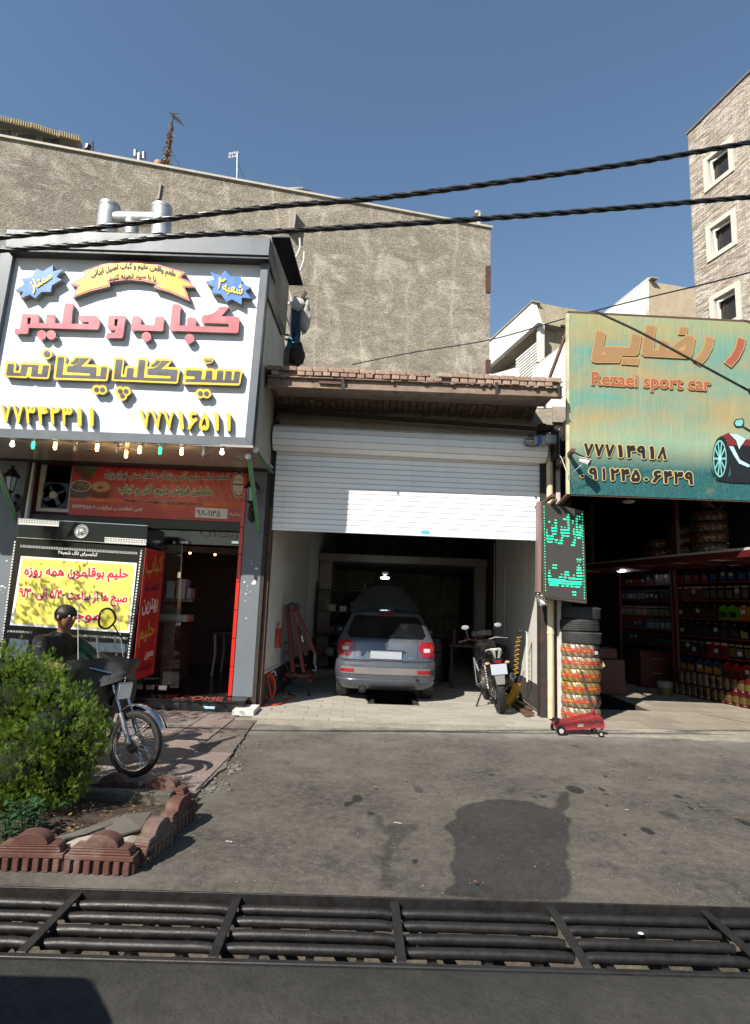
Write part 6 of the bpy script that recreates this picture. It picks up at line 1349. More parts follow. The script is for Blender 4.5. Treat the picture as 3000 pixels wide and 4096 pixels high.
for z in (1.2, 2.5): MB().cyl((pp.x, 8.74, z), (pp.x, 8.74, z + .05), .053, None, 18, False).build('pipe_collar', M_PVC, pt)
vpost(2219, 2231, 8.80, .12, M_RUST, 'steel_post', 'rusty brown post between the cream pipe and the white post'); vpost(2232, 2250, 8.78, .1, M_WHITEW, 'white_post', 'white square post at the left edge of the tyre stack')
q = MB(); q.bb((2.94, 8.95, 0), (3.12, 9.05, 4.4)); 
sp2 = thing('accessory_shop_building', (5.6, 9, 0), 'dark open fronted car accessory shop under the green banner', 'building')
q.build('pier', M_RUSTD, sp2, 20)
def sbx(a, b, name, m_): return MB().bb(a, b).build(name, m_, sp2, 0)
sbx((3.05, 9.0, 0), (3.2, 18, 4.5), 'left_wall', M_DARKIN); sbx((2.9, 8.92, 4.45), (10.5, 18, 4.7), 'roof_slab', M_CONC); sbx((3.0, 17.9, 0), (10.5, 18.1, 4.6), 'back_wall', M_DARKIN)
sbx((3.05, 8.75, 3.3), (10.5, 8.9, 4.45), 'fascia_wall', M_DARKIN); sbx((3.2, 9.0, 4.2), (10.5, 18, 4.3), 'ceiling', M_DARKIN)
# shelf wall: runs away to the left as it recedes
W0 = PZ(2800, 2790, .02); DD = V((-.2, .98, 0)).normalized(); NN = V((-DD.y, DD.x, 0)) * 1.0      # NN looks into the shop
if NN.x > 0: NN = -NN
def pwl(x, y, k=0.): return PP(x, y, W0 + NN * k, NN)
e0 = W0 - DD * 3.5; e1 = W0 + DD * 5.6
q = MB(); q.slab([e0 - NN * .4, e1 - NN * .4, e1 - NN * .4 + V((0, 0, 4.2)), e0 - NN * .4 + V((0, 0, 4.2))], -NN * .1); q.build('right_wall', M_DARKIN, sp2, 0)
M_SHR = mat('red_shelf_paint', '#4c1210', .5, .2, 5, .05, 0, dirt='#1d0c0b', dirtamt=.5)
shf = thing('shelf_rack', W0, 'long red shelf rack of oil cans along the accessory shop wall', 'shelf')
zS4 = Zm(2650, 2150, 350)
Zp = lambda x0, y0, w, rw: Zm(x0, y0, w, rw)
zS5 = Zm(2650, 2500, 350); zS6 = Zp(2200, 2150, 500, 1611)
SHR = [((250, 860), (1650, 800), zS4), ((260, 1183), (1650, 1178), zS4), ((270, 1508), (1650, 1562), zS4), ((300, 185), (1650, 275), zS5), ((300, 518), (1650, 655), zS5), ((300, 848), (1650, 1045), zS5)]
SHL = [((930, 620), (1600, 590), zS6), ((930, 822), (1600, 800), zS6), ((920, 1022), (1600, 1015), zS6), ((940, 1170), (1600, 1195), zS6), ((945, 1345), (1600, 1375), zS6)]
lev = []
for a, b, tf in SHR:
    A_, B_ = pwl(*tf(*a)), pwl(*tf(*b)); lev.append((A_.z + B_.z) / 2)
pA, pB_ = pwl(2713, 2500), pwl(3040, 2500); pLa, pLb = pwl(2486, 2450), pwl(2697, 2450)
sA, sB = (V((pA.x, pA.y, 0)) - W0).dot(DD), (V((pB_.x, pB_.y, 0)) - W0).dot(DD); sLa, sLb = (V((pLa.x, pLa.y, 0)) - W0).dot(DD), (V((pLb.x, pLb.y, 0)) - W0).dot(DD)
sl_ = lambda s_, z, k=0.: V((W0.x, W0.y, 0)) + DD * s_ + NN * k + V((0, 0, z))
for z in lev: q = MB(); q.slab([sl_(sB - .6, z - .03, .02), sl_(sA, z - .03, .02), sl_(sA, z - .03, -.38), sl_(sB - .6, z - .03, -.38)], (0, 0, .03)); q.build('shelf_board', M_SHR, shf, 0)
levL = []
for a, b, tf in SHL:
    A_, B_ = pwl(*tf(*a)), pwl(*tf(*b)); z = (A_.z + B_.z) / 2; levL.append(z)
    q = MB(); q.slab([sl_(sLb, z - .03, .02), sl_(sLa, z - .03, .02), sl_(sLa, z - .03, -.38), sl_(sLb, z - .03, -.38)], (0, 0, .03)); q.build('shelf_board', M_SHR, shf, 0)
for s_ in (sA, sA + .12, sLa, sB - .6): MB().bar(sl_(s_, 0, .03), sl_(s_, 2.6, .03), .05, .05).build('upright', M_SHR, shf, 0)
# cans: one mesh per look, every can an object of its own
CM = {}
def canister(col, lab, cap, kind='can'):
    key = (col, lab, cap, kind)
    if key in CM: return CM[key]
    q = MB(); h, w_, d_ = .27, .19, .10
    dm = lambda h: tuple(c * (.38 if kind != 'tin' else .2) for c in rgb(h))  # goods' colours scaled down, the shop's shade put into them
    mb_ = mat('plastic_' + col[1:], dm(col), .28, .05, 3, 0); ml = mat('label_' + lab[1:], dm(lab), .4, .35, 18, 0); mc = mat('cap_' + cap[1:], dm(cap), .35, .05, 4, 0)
    if kind == 'can':                                   # jug with shoulder, side grip hole and cap
        out = [(-w_ / 2, 0), (w_ / 2, 0), (w_ / 2, h * .78), (w_ * .30, h * .92), (w_ * .12, h), (-w_ * .12, h), (-w_ / 2, h * .9)]
        hole_ = [(w_ * .18, h * .58), (w_ * .34, h * .56), (w_ * .34, h * .74), (w_ * .18, h * .82)]
        q.prism([[V((x, -d_ / 2, z)) for x, z in out], [V((x, -d_ / 2, z)) for x, z in hole_]], (0, d_, 0), 0); q.slab([(-w_ * .42, -d_ / 2 - .001, h * .1), (w_ * .42, -d_ / 2 - .001, h * .1), (w_ * .42, -d_ / 2 - .001, h * .5), (-w_ * .42, -d_ / 2 - .001, h * .62)], (0, -.002, 0), 1)
        q.cyl((-w_ * .2, 0, h * .9), (-w_ * .2, 0, h * 1.06), .024, None, 10, True, 2)
    elif kind == 'box':
        q.bb((-w_ / 2 * .8, -d_ / 2, 0), (w_ / 2 * .8, d_ / 2, h), 0); q.slab([(-w_ * .38, -d_ / 2 - .001, h * .12), (w_ * .38, -d_ / 2 - .001, h * .12), (w_ * .38, -d_ / 2 - .001, h * .7), (-w_ * .38, -d_ / 2 - .001, h * .7)], (0, -.002, 0), 1); q.slab([(-w_ * .36, -d_ / 2 - .001, h * .82), (w_ * .36, -d_ / 2 - .001, h * .82), (w_ * .36, -d_ / 2 - .001, h * .95), (-w_ * .36, -d_ / 2 - .001, h * .95)], (0, -.002, 0), 2)
    else:
        q.lathe([(0, 0), (.085, 0), (.088, .01), (.085, .018), (.085, .185), (.088, .195), (.08, .2), (0, .198)], n=16, mi=0); q.lathe([(.0862, .05), (.0862, .15)], n=16, mi=1); q.lathe([(0, .2), (.05, .2), (.05, .206), (0, .206)], n=12, mi=2)
    me_ = q.build('oil_can', [mb_, ml, mc], None, 30, local=True); d_o = me_.data; bpy.data.objects.remove(me_); CM[key] = d_o; return d_o
NM = {'can': 'oil_can', 'box': 'oil_carton', 'tin': 'grease_tin'}
def row(n, s0, s1, z, looks, label, group, kind='can', sc=1.0, k=-.04, skip=()):
    for i in range(n):
        if i in skip: continue
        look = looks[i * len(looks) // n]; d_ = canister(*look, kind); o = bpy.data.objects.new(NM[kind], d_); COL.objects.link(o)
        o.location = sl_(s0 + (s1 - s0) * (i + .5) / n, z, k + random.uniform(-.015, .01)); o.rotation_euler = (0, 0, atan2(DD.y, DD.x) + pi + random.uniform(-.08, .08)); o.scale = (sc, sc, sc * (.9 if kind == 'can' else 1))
        tag(o, '%s %s, %s from the left %s' % (cname(look[0]), {'can': 'oil jug', 'box': 'oil carton', 'tin': 'round tin'}[kind], ORD[i], label) if i else '%s %s at the left end %s' % (cname(look[0]), {'can': 'oil jug', 'box': 'oil carton', 'tin': 'round tin'}[kind], label), 'oil can' if kind != 'tin' else 'tin', group)
        if kind != 'tin' and random.random() < .3:
            if 'card' not in CM: pc = MB().box((0, -.056, .12), (.085, .002, .075)).build('price_card', mat('price_card', '#8a8c92', .6), None, 0, local=True); CM['card'] = pc.data; bpy.data.objects.remove(pc)
            pc = bpy.data.objects.new('price_card', CM['card']); COL.objects.link(pc); pc.parent = o; pc.location = (random.uniform(-.02, .02), 0, random.uniform(-.03, .05))
random.seed(21); DK = ('#1c1b1f', '#8e2a20', '#2a2a2a'); 
ORD = ['leftmost', 'second', 'third', 'fourth', 'fifth', 'sixth', 'seventh', 'eighth', 'ninth', 'tenth', 'eleventh', 'twelfth']
def cname(h):
    r, g, b = [int(h[i:i + 2], 16) for i in (1, 3, 5)]
    if max(r, g, b) < 75: return 'black' if max(r, g, b) - min(r, g, b) < 25 else ('dark blue' if b > r else 'brown')
    if r > 140 and g > 110: return 'yellow' if b < 110 else 'white'
    if r > 110 and g < 80: return 'red'
    return 'green' if g > r else ('white' if b > 150 else 'amber')
Ls = lev + [.03]
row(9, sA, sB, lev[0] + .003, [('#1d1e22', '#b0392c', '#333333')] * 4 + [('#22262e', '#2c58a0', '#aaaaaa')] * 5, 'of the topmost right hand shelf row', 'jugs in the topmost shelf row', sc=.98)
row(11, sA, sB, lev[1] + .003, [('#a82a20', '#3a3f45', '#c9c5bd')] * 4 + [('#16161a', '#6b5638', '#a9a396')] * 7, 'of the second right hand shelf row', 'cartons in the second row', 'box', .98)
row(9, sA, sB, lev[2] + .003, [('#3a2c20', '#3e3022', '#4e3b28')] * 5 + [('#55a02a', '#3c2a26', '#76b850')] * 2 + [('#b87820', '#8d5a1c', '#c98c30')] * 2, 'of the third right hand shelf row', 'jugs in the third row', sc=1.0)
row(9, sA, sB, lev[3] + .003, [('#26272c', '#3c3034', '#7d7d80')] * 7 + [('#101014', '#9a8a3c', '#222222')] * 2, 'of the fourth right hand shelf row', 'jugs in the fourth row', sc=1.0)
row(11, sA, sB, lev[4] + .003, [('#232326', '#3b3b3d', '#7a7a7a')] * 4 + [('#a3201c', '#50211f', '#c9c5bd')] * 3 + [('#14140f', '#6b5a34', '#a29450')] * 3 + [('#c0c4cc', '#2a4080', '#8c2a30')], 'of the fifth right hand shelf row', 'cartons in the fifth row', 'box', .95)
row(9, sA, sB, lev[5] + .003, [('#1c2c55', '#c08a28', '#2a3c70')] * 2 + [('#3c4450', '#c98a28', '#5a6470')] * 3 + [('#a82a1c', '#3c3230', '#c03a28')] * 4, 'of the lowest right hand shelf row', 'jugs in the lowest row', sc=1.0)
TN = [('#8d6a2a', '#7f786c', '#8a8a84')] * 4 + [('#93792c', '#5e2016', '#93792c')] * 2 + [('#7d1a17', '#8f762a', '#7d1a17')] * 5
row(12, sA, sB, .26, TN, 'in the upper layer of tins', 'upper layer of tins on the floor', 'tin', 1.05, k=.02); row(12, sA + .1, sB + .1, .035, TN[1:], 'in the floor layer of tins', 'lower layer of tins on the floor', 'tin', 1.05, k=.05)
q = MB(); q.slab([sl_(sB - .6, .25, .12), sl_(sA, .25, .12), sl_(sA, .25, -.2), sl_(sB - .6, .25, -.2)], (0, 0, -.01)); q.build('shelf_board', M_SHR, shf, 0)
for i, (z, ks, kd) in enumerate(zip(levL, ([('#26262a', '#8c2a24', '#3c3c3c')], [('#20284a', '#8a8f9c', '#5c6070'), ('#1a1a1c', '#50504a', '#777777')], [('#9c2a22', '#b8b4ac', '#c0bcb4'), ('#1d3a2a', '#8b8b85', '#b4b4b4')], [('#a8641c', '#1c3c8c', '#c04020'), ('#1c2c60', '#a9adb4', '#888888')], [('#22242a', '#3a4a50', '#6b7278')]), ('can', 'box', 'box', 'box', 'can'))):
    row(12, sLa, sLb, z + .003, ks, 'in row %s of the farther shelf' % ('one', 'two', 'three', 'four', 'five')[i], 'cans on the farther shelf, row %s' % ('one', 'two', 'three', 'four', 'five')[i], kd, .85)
# loft above the shelves
A_, B_ = pwl(2395, 2268, 1.5), pwl(3000, 2187, 1.5); zl = (A_.z + B_.z) / 2
loft = thing('storage_loft', sl_(0, zl, 1), 'red framed storage loft above the oil can shelves', 'loft')
q = MB(); q.slab([sl_(-4, zl, 1.5), sl_(7, zl, 1.5), sl_(7, zl, -.4), sl_(-4, zl, -.4)], (0, 0, .05)); q.build('loft_deck', mat('loft_panel', '#a8a299', .6, .1), loft, 0)
MB().bar(sl_(-4, zl - .04, 1.5), sl_(7, zl - .04, 1.5), .05, .10).build('edge_beam', M_SHR, loft, 0); MB().bar(sl_(-4, zl - .04, .4), sl_(7, zl - .04, .4), .05, .08).build('long_beam', M_SHR, loft, 0)
for i in range(12): MB().bar(sl_(-3.8 + i * .9, zl - .035, 1.48), sl_(-3.8 + i * .9, zl - .035, -.38), .10, .06).build('cross_beam', M_SHR, loft, 0)
for s_ in (-1.3, 1.2, 3.6): MB().bar(sl_(s_, zl, 1.45), sl_(s_, 4.2, 1.45), .06, .06).build('loft_post', M_SHR, loft, 0)
# lamps
def lamp(x, y, Y, lab, on=True, e=14):
    P_ = PY(x, y, Y); t = thing('ceiling_lamp', P_, lab, 'lamp'); MB().lathe([(0, .10), (.07, .10), (.06, .05), (.03, .03), (.03, 0)], P_, n=18).build('lamp_holder', M_CREAM, t)
    MB().lathe([(.03, 0), (.09, -.015), (.10, -.03), (.085, -.05), (.05, -.06), (0, -.062)], P_, n=20).build('lamp_globe', emat('lit_globe', '#e8f2ff', 6) if on else M_CREAM, t)
    if on:
        l = bpy.data.lights.new('globe_light', 'POINT'); l.energy = e; l.color = (.85, .93, 1); l.shadow_soft_size = .09; lo = bpy.data.objects.new('globe_light', l); COL.objects.link(lo); lo.location = (0, 0, -.14); lo.parent = t
    return t
lamp(2485, 2277, 13.0, 'lit round lamp farther back in the accessory shop', e=.3); lamp(2926, 2228, 10.2, 'lit round lamp nearer the street above the oil cans', e=.1); lamp(2514, 1998, 9.3, 'unlit pale bulb under the green banner bottom edge', False)
tl = lamp(1540, 2306, 13.5, 'lit white bulb hanging in the middle of the garage', e=1.6)
# ---------------------------------------------------------------- light board with green moving letters
zL = Zm(2100, 1980, 350); YL_ = 8.35
led = thing('led_board', PY(*zL(700, 2000), YL_), 'dark light board with two green Persian words on the post', 'light board')
lp = lambda x, y, k=0.: PY(*zL(x, y), YL_ - k)
q = MB(); q.slab([lp(345, 1950), lp(1170, 2055), lp(1110, 300), lp(310, 120)], (0, .13, 0)); q.build('cabinet', mat('led_cabinet', '#4c413c', .5, .2, 6, .1, .2, dirt='#2a211d', dirtamt=.5), led, 20, .004)
def ledface():
    s = NT('led_matrix'); p = s.xyz(); a = s.math('SINE', s.math('MULTIPLY', p[2], 420)); b = s.math('SINE', s.math('MULTIPLY', p[0], 420)); k = s.mix(s.ramp(s.math('ADD', a, b), -1, 1.4), rgb('#1d1b1a'), rgb('#4b4744')); s.fin(k, .6); return s.m
q = MB(); q.slab([lp(372, 1925, .002), lp(1135, 1990, .002), lp(1085, 335, .002), lp(335, 190, .002)], (0, -.004, 0)); q.build('led_panel', ledface(), led, 0)
q = MB(); q.slab([lp(245, 1840, -.02), lp(312, 1840, -.02), lp(318, 120, -.02), lp(255, 120, -.02)], (0, .14, 0)); q.build('side_rail', mat('brown_rail', '#7c6660', .5, .1), led, 20, .004)
LED = emat('green_led', '#18c98a', 1.3)
BARS = [(800, 838, 372), (783, 843, 418), (790, 840, 468), (795, 840, 520), (803, 842, 572), (803, 842, 622), (715, 782, 457), (972, 1000, 400), (952, 1000, 450), (952, 1000, 498), (957, 1000, 550), (960, 1003, 603), (960, 1005, 655), (1012, 1048, 410), (1015, 1042, 460), (1028, 1056, 565), (1018, 1066, 610), (1035, 1070, 660), (962, 1072, 708), (962, 1072, 760), (980, 1060, 812), (890, 925, 490), (893, 915, 532), (910, 940, 645), (900, 948, 690), (905, 955, 742), (928, 958, 797), (918, 960, 850), (895, 955, 898), (865, 948, 948), (560, 595, 475), (552, 605, 527), (562, 605, 580), (495, 607, 627), (495, 607, 680), (513, 592, 735), (505, 520, 570), (438, 480, 505), (402, 425, 660), (395, 427, 710), (395, 460, 768), (478, 540, 780), (395, 540, 825), (412, 522, 882), (675, 705, 602), (742, 765, 612), (667, 843, 660), (667, 845, 715), (685, 755, 767), (765, 835, 775), (680, 718, 812), (652, 720, 860), (620, 712, 912), (558, 618, 848), (562, 577, 893), (587, 607, 895),
        (970, 1068, 1218), (987, 1003, 1262), (1028, 1048, 1268), (1003, 1032, 1328), (977, 1062, 1372), (972, 1073, 1422), (967, 1083, 1475), (975, 1085, 1528), (520, 555, 1323), (560, 605, 1325), (515, 553, 1375), (562, 600, 1380), (448, 473, 1428), (438, 480, 1473), (430, 497, 1530), (673, 702, 1498), (748, 832, 1455), (733, 838, 1503), (638, 705, 1550), (728, 795, 1557), (818, 860, 1560), (907, 938, 1517), (890, 945, 1570), (433, 755, 1597), (820, 1085, 1582), (440, 1080, 1630), (445, 1070, 1672), (460, 640, 1702), (685, 742, 1717), (768, 825, 1720), (855, 915, 1727), (935, 1042, 1733), (888, 970, 1835), (893, 922, 1885), (930, 967, 1888)]
words = [MB(), MB()]
for x0, x1, y in BARS:
    q = words[0 if y < 1000 else 1]; sl = .055 * (x1 - x0); h_ = 12 if x1 - x0 > 30 else 9
    q.slab([lp(x0 + 8, y + h_ - sl / 2, .007), lp(x1, y + h_ + sl / 2, .007), lp(x1 - 8, y - h_ + sl / 2, .007), lp(x0, y - h_ - sl / 2, .007)], (0, -.002, 0))
for q in words: o = q.build('lit_word', LED, led, 0, fix=False); o['kind'] = 'stuff'
q = MB()
for i in range(31):
    t = i / 30; h_ = 11 if i % 2 == 0 else 6
    for xa, xb, ya, yb in ((358, 388, 220, 1800), (1078, 1124, 362, 1950)): x = xa + (xb - xa) * t; y = ya + (yb - ya) * t; q.slab([lp(x - 6, y + h_, .007), lp(x + 8, y + h_, .007), lp(x + 6, y - h_, .007), lp(x - 8, y - h_, .007)], (0, -.002, 0))
o = q.build('led_border', LED, led, 0, fix=False); o['kind'] = 'stuff'
random.seed(6); q = MB(); fc0 = PY(2170, 2392, 8.5)
def fo(u, v): a = 2 * pi * u; n_ = 1 + .28 * noise.noise((cos(a) * 3, sin(a) * 3, v * 7)); return fc0 + V((cos(a) * .095 * n_ * (1.05 - .35 * v), sin(a) * .12 * n_, (.5 - v) * .21))
q.grid(fo, 26, 10); q.build('foil_wrap', mat('crumpled_foil_tape', '#a9a59c', .28, .15, 20, .8, .8, bscale=30, bdist=.01), led, 0)
# ---------------------------------------------------------------- tyres
TY = {}
def tyre_data(kind):
    if kind in TY: return TY[kind]
    if kind == 'bare':
        m_ = M_RUBBER; 
    else:
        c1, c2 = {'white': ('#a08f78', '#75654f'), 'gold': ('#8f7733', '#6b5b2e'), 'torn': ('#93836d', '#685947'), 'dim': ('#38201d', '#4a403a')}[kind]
        s = NT('tyre_wrap_' + kind); p = s.xyz(); ang_ = s.math('ARCTAN2', p[1], p[0]); lap = s.math('SINE', s.math('ADD', s.math('MULTIPLY', ang_, 19), s.math('MULTIPLY', p[2], 38)))
        k = s.mix(s.ramp(lap, -.2, .9), rgb(c2), rgb(c1)); n_ = s.noise(7, 5, .7); k = s.mix(s.ramp(n_, .42, .68, 0, .8), k, rgb('#5a4632'))
        zz = s.math('ABSOLUTE', s.math('SUBTRACT', p[2], .095)); band = s.ramp(zz, .022, .028, 1, 0); k = s.mix(s.math('MULTIPLY', band, .92), k, rgb('#9a2a20') if kind != 'dim' else rgb('#4a1512'))
        dots = s.math('MULTIPLY', s.ramp(zz, .009, .012, 1, 0), s.ramp(s.math('SINE', s.math('MULTIPLY', ang_, 70)), .2, .5)); k = s.mix(s.math('MULTIPLY', dots, s.ramp(s.noise(9, 2), .45, .55)), k, rgb('#d2a83c'))
        if kind == 'torn': hole_ = s.math('MULTIPLY', s.ramp(ang_, -1.75, -1.7), s.ramp(ang_, -.75, -.7, 1, 0)); k = s.mix(hole_, k, (.02, .02, .02))
        s.bump(s.math('ADD', lap, n_), .6, .006); s.fin(k, .32, 0, .5); m_ = s.m
    R_, w_ = .295, .19; q = MB()
    if kind == 'bare':
        prof = [(R_ - .095, .035), (R_ - .09, .02), (R_ - .05, .008), (R_ - .018, .012), (R_ - .006, .03)]
        for z in (.05, .08, .11, .14): prof += [(R_, z - .010), (R_, z - .003), (R_ - .008, z - .002), (R_ - .008, z + .002), (R_, z + .003)]
        prof += [(R_ - .006, w_ - .03), (R_ - .018, w_ - .012), (R_ - .05, w_ - .008), (R_ - .09, w_ - .02), (R_ - .095, w_ - .035)]
    else: prof = [(R_ - .095, .04), (R_ - .085, .02), (R_ - .05, .004), (R_ - .02, .012), (R_ - .003, .045), (R_, w_ / 2), (R_ - .003, w_ - .045), (R_ - .02, w_ - .012), (R_ - .05, w_ - .004), (R_ - .085, w_ - .02), (R_ - .095, w_ - .04)]
    q.lathe(prof, n=56, closedprof=True)
    if kind == 'bare':
        for k_ in range(56):
            a = 2 * pi * k_ / 56
            for z, tw in ((.035, .05), (.065, -.03), (.095, .03), (.125, -.03), (.157, -.05)): q.box((cos(a) * R_, sin(a) * R_, z), (.006, .018, .020), rotz(a) @ Matrix.Rotation(tw * 8, 3, 'X'))
    o = q.build('tyre', m_, None, 35, local=True); TY[kind] = o.data; bpy.data.objects.remove(o); return TY[kind]
def tyre(kind, loc, label, group=None, rot=0, sc=1.): 
    o = bpy.data.objects.new('tyre', tyre_data(kind)); COL.objects.link(o); o.location = V(loc); o.rotation_euler = (random.uniform(-.02, .02), random.uniform(-.02, .02), rot); o.scale = (sc, sc, sc); return tag(o, label, 'tyre', group)
tb0 = PZ(2322, 2868, 0); tcx, tcy = PY(2320, 2868, 8.84).x, 8.84
names = ['bottom tyre of the stack, dusty pale wrap with red band', 'second tyre from the bottom, wrap torn open to the tread', 'third tyre from the bottom, yellow wrap with red band', 'fourth tyre from the bottom, yellow wrap with red band', 'fifth tyre from the bottom, pale wrap with a tied end', 'sixth tyre from the bottom, torn wrap with white ticket', 'lowest of the three bare black tyres on the stack', 'middle of the three bare black tyres on the stack', 'topmost bare black tyre of the stack by the post']
kinds = ['white', 'torn', 'gold', 'gold', 'white', 'torn', 'bare', 'bare', 'bare']; random.seed(14)
for i in range(9): tyre(kinds[i], (tcx + random.uniform(-.012, .012) , tcy + random.uniform(-.01, .01), .022 + i * .176), names[i], 'tyres stacked by the post', rot=random.uniform(0, .3) + (.5 if kinds[i] == 'torn' else i), sc=1.0)
tag(MB().box((tcx + .15, tcy - .262, .022 + 5 * .176 + .07), (.06, .004, .045), rotz(.5)).build('price_ticket', M_KEY, None, 0), 'small white ticket stuck on the sixth tyre of the stack', 'ticket')
tag(rag('wrap_knot', V((tcx + .31, tcy - .03, .022 + 4 * .176 + .06)), .045, .05, M_CRM, None, 4), 'knotted pale end of wrapping sticking out of the tyre stack', 'wrapping')
for j, (x, y, n) in enumerate(((2645, 2215, 2), (2738, 2215, 3), (2840, 2205, 4))):
    P_ = pwl(x, y, .9)
    for i in range(n): tyre('dim', (P_.x, P_.y, zl + .06 + i * .185), '%s dim wrapped tyre of the %s stack on the storage loft' % (('lowest', 'second', 'third', 'fourth')[i], ('left', 'middle', 'right')[j]), 'wrapped tyres on the loft', rot=i)
P_ = pwl(2830, 2040, .9); o = tyre('dim', (P_.x, P_.y, zl + 1.1), 'wrapped tyre standing upright on top of the loft stack', None); o.rotation_euler = (pi / 2, 0, .5)
# ---------------------------------------------------------------- trolley jack
zJ = Zm(2050, 1900, 950); YJ = 7.75; jk = thing('trolley_jack', PZ(*zJ(470, 1785)), 'red trolley jack with long grey handle in front of the tyres', 'jack')
jp = lambda x, y, Y=YJ: PY(*zJ(x, y), Y); M_JR = mat('jack_red', '#943034', .4, .12, 6, .05, 0, dirt='#4a2a2a', dirtamt=.5, dscale=9)
side = [(300, 1745), (330, 1728), (540, 1680), (590, 1668), (628, 1690), (642, 1740), (640, 1765), (575, 1762), (480, 1770), (350, 1778)]
for Y in (YJ, YJ + .19): q = MB(); q.prism([[jp(x, y, YJ) + V((0, Y - YJ, 0)) for x, y in side]], (0, .014, 0)); q.build('side_plate', M_JR, jk, 20)
q = MB(); A_ = [jp(340, 1735), jp(560, 1684), jp(560, 1720), jp(345, 1755)]; q.slab([p + V((0, .05, 0)) for p in A_], (0, .09, 0)); q.build('lift_arm', M_REDP, jk, 20)
MB().cyl(jp(455, 1722) + V((0, .05, 0)), jp(455, 1722) + V((0, .05, 0)) + V((.16, .0, .03)), .035, None, 12).build('hydraulic_ram', M_ALU, jk)
MB().cyl(jp(318, 1722) + V((0, .1, .0)), jp(318, 1712) + V((0, .1, .02)), .045, None, 16).build('saddle', M_RUSTD, jk)
for (x, y, r, nm) in ((335, 1768, .058, 'front_wheel'), (610, 1768, .035, 'caster_wheel')):
    for dy in (-.03, .20):
        c_ = jp(x, y) + V((0, dy, 0)); c_.z = r; w_ = MB().cyl(c_, c_ + V((0, .03, 0)), r, None, 20).build(nm, M_BLACKP, jk); MB().cyl(c_ + V((0, -.004, 0)), c_, r * .5, None, 12).build('hub', M_CREAM, w_)
for x, y in ((512, 1735), (560, 1712), (605, 1708), (600, 1732)): c_ = jp(x, y); MB().cyl(c_ + V((0, -.012, 0)), c_, .012, None, 8).build('bolt', M_CHROME, jk)
q = MB(); q.slab([jp(452, 1752) + V((0, -.003, 0)), jp(492, 1750) + V((0, -.003, 0)), jp(492, 1728) + V((0, -.003, 0)), jp(452, 1732) + V((0, -.003, 0))], (0, -.002, 0)); q.build('maker_plate', M_CREAM, jk, 0)
MB().cyl(jp(582, 1668) + V((0, .1, 0)), jp(560, 1625, YJ + .1), .028, None, 12).build('handle_socket', M_JR, jk); MB().cyl(jp(562, 1635, YJ + .1), jp(478, 1368, YJ + .22), .017, None, 12).build('handle', M_RUSTD, jk)
# red counter, cabinet and small things deep in the shop
rcb = thing('red_cabinet', (5.2, 12.6, 0), 'dark red tool cabinet at the back of the accessory shop', 'cabinet')
a, b = PY(2565, 2780, 12.8), PY(2690, 2610, 12.8); MB().bb((a.x, 12.8, .02), (b.x, 13.5, b.z)).build('cabinet_body', M_SHR, rcb, 20, .01); MB().bb((a.x - .02, 12.78, b.z), (b.x + .02, 13.5, b.z + .03)).build('worktop', M_BLACKP, rcb, 0)
for i in range(3): MB().bb(((a.x + b.x) / 2 - .1, 12.77, .3 + i * .3), ((a.x + b.x) / 2 + .1, 12.79, .32 + i * .3)).build('drawer_handle', M_ALU, rcb, 0)
a, b = PY(2400, 2690, 11.5), PY(2500, 2640, 11.5)
ms2 = thing('machine_guard', (a.x, 11.5, 0), 'low dark red machine beside the inspection pit in the accessory shop', 'machine'); MB().bb((a.x - .1, 11.5, .02), (b.x, 12.1, b.z)).build('machine_body', M_SHR, ms2, 20, .01); MB().bb((a.x, 11.6, b.z), (b.x - .1, 12, b.z + .2)).build('machine_head', M_SHR, ms2, 20, .01)
MB().cyl((a.x + .1, 11.49, b.z - .1), (a.x + .1, 11.45, b.z - .1), .07, None, 14).build('dial', M_BLACKP, ms2)
P_ = PY(2430, 2425, 16.5); ck = thing('wall_clock', P_, 'pale oval wall sign far back in the accessory shop', 'clock'); MB().lathe([(0, 0), (.3, 0), (.3, -.04), (.27, -.05), (0, -.05)], P_, 'y', 26).build('clock_face', M_CREAM, ck); MB().torus(P_ + V((0, -.03, 0)), .3, .03, 26, 6, 'y').build('clock_rim', M_BLACKP, ck)
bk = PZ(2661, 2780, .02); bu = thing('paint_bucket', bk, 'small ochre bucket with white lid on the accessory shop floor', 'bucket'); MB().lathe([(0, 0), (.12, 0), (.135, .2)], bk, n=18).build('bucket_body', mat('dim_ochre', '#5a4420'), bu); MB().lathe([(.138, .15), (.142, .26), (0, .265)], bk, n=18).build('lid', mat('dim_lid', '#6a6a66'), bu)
# ============================================================ vehicles
def carpaint(name, col):
    s = NT(name); n = s.noise(3, 5, .6); n2 = s.noise(1.3, 4, .6, s.sc(s.co(), 1, 1, 2)); c = rgb(col)
    k = s.mix(s.ramp(n, .4, .75, 0, .35), c, tuple(x * .8 + .05 for x in c)); k = s.mix(s.ramp(n2, .5, .8, 0, .4), k, rgb('#8a8174')); s.fin(k, s.ramp(n, .3, .7, .28, .42), .55, .5)
    s.b.inputs['Coat Weight'].default_value = .6; s.b.inputs['Coat Roughness'].default_value = .12; return s.m
M_SIL = carpaint('silver_car_paint', '#575c65'); M_CGL = mat('tinted_car_glass', '#101316', .04, .1, 3, 0, 0, dirt='#4c4a44', dirtamt=.35, dscale=2, spec=.9)
M_TLR = mat('red_lamp_lens', '#8c0c16', .12, .1, 40, .1, 0, spec=.8); M_TLW = mat('clear_lamp_lens', '#b9b2b4', .1, .1, 40, .1, 0, spec=.8); M_PLA = mat('dark_bumper_strip', '#6d6a68', .5, .1, 5, .05, 0, dirt='#8a8174', dirtamt=.4)
M_PLT = mat('white_plate', '#989ca5', .4, .05, 8, 0)
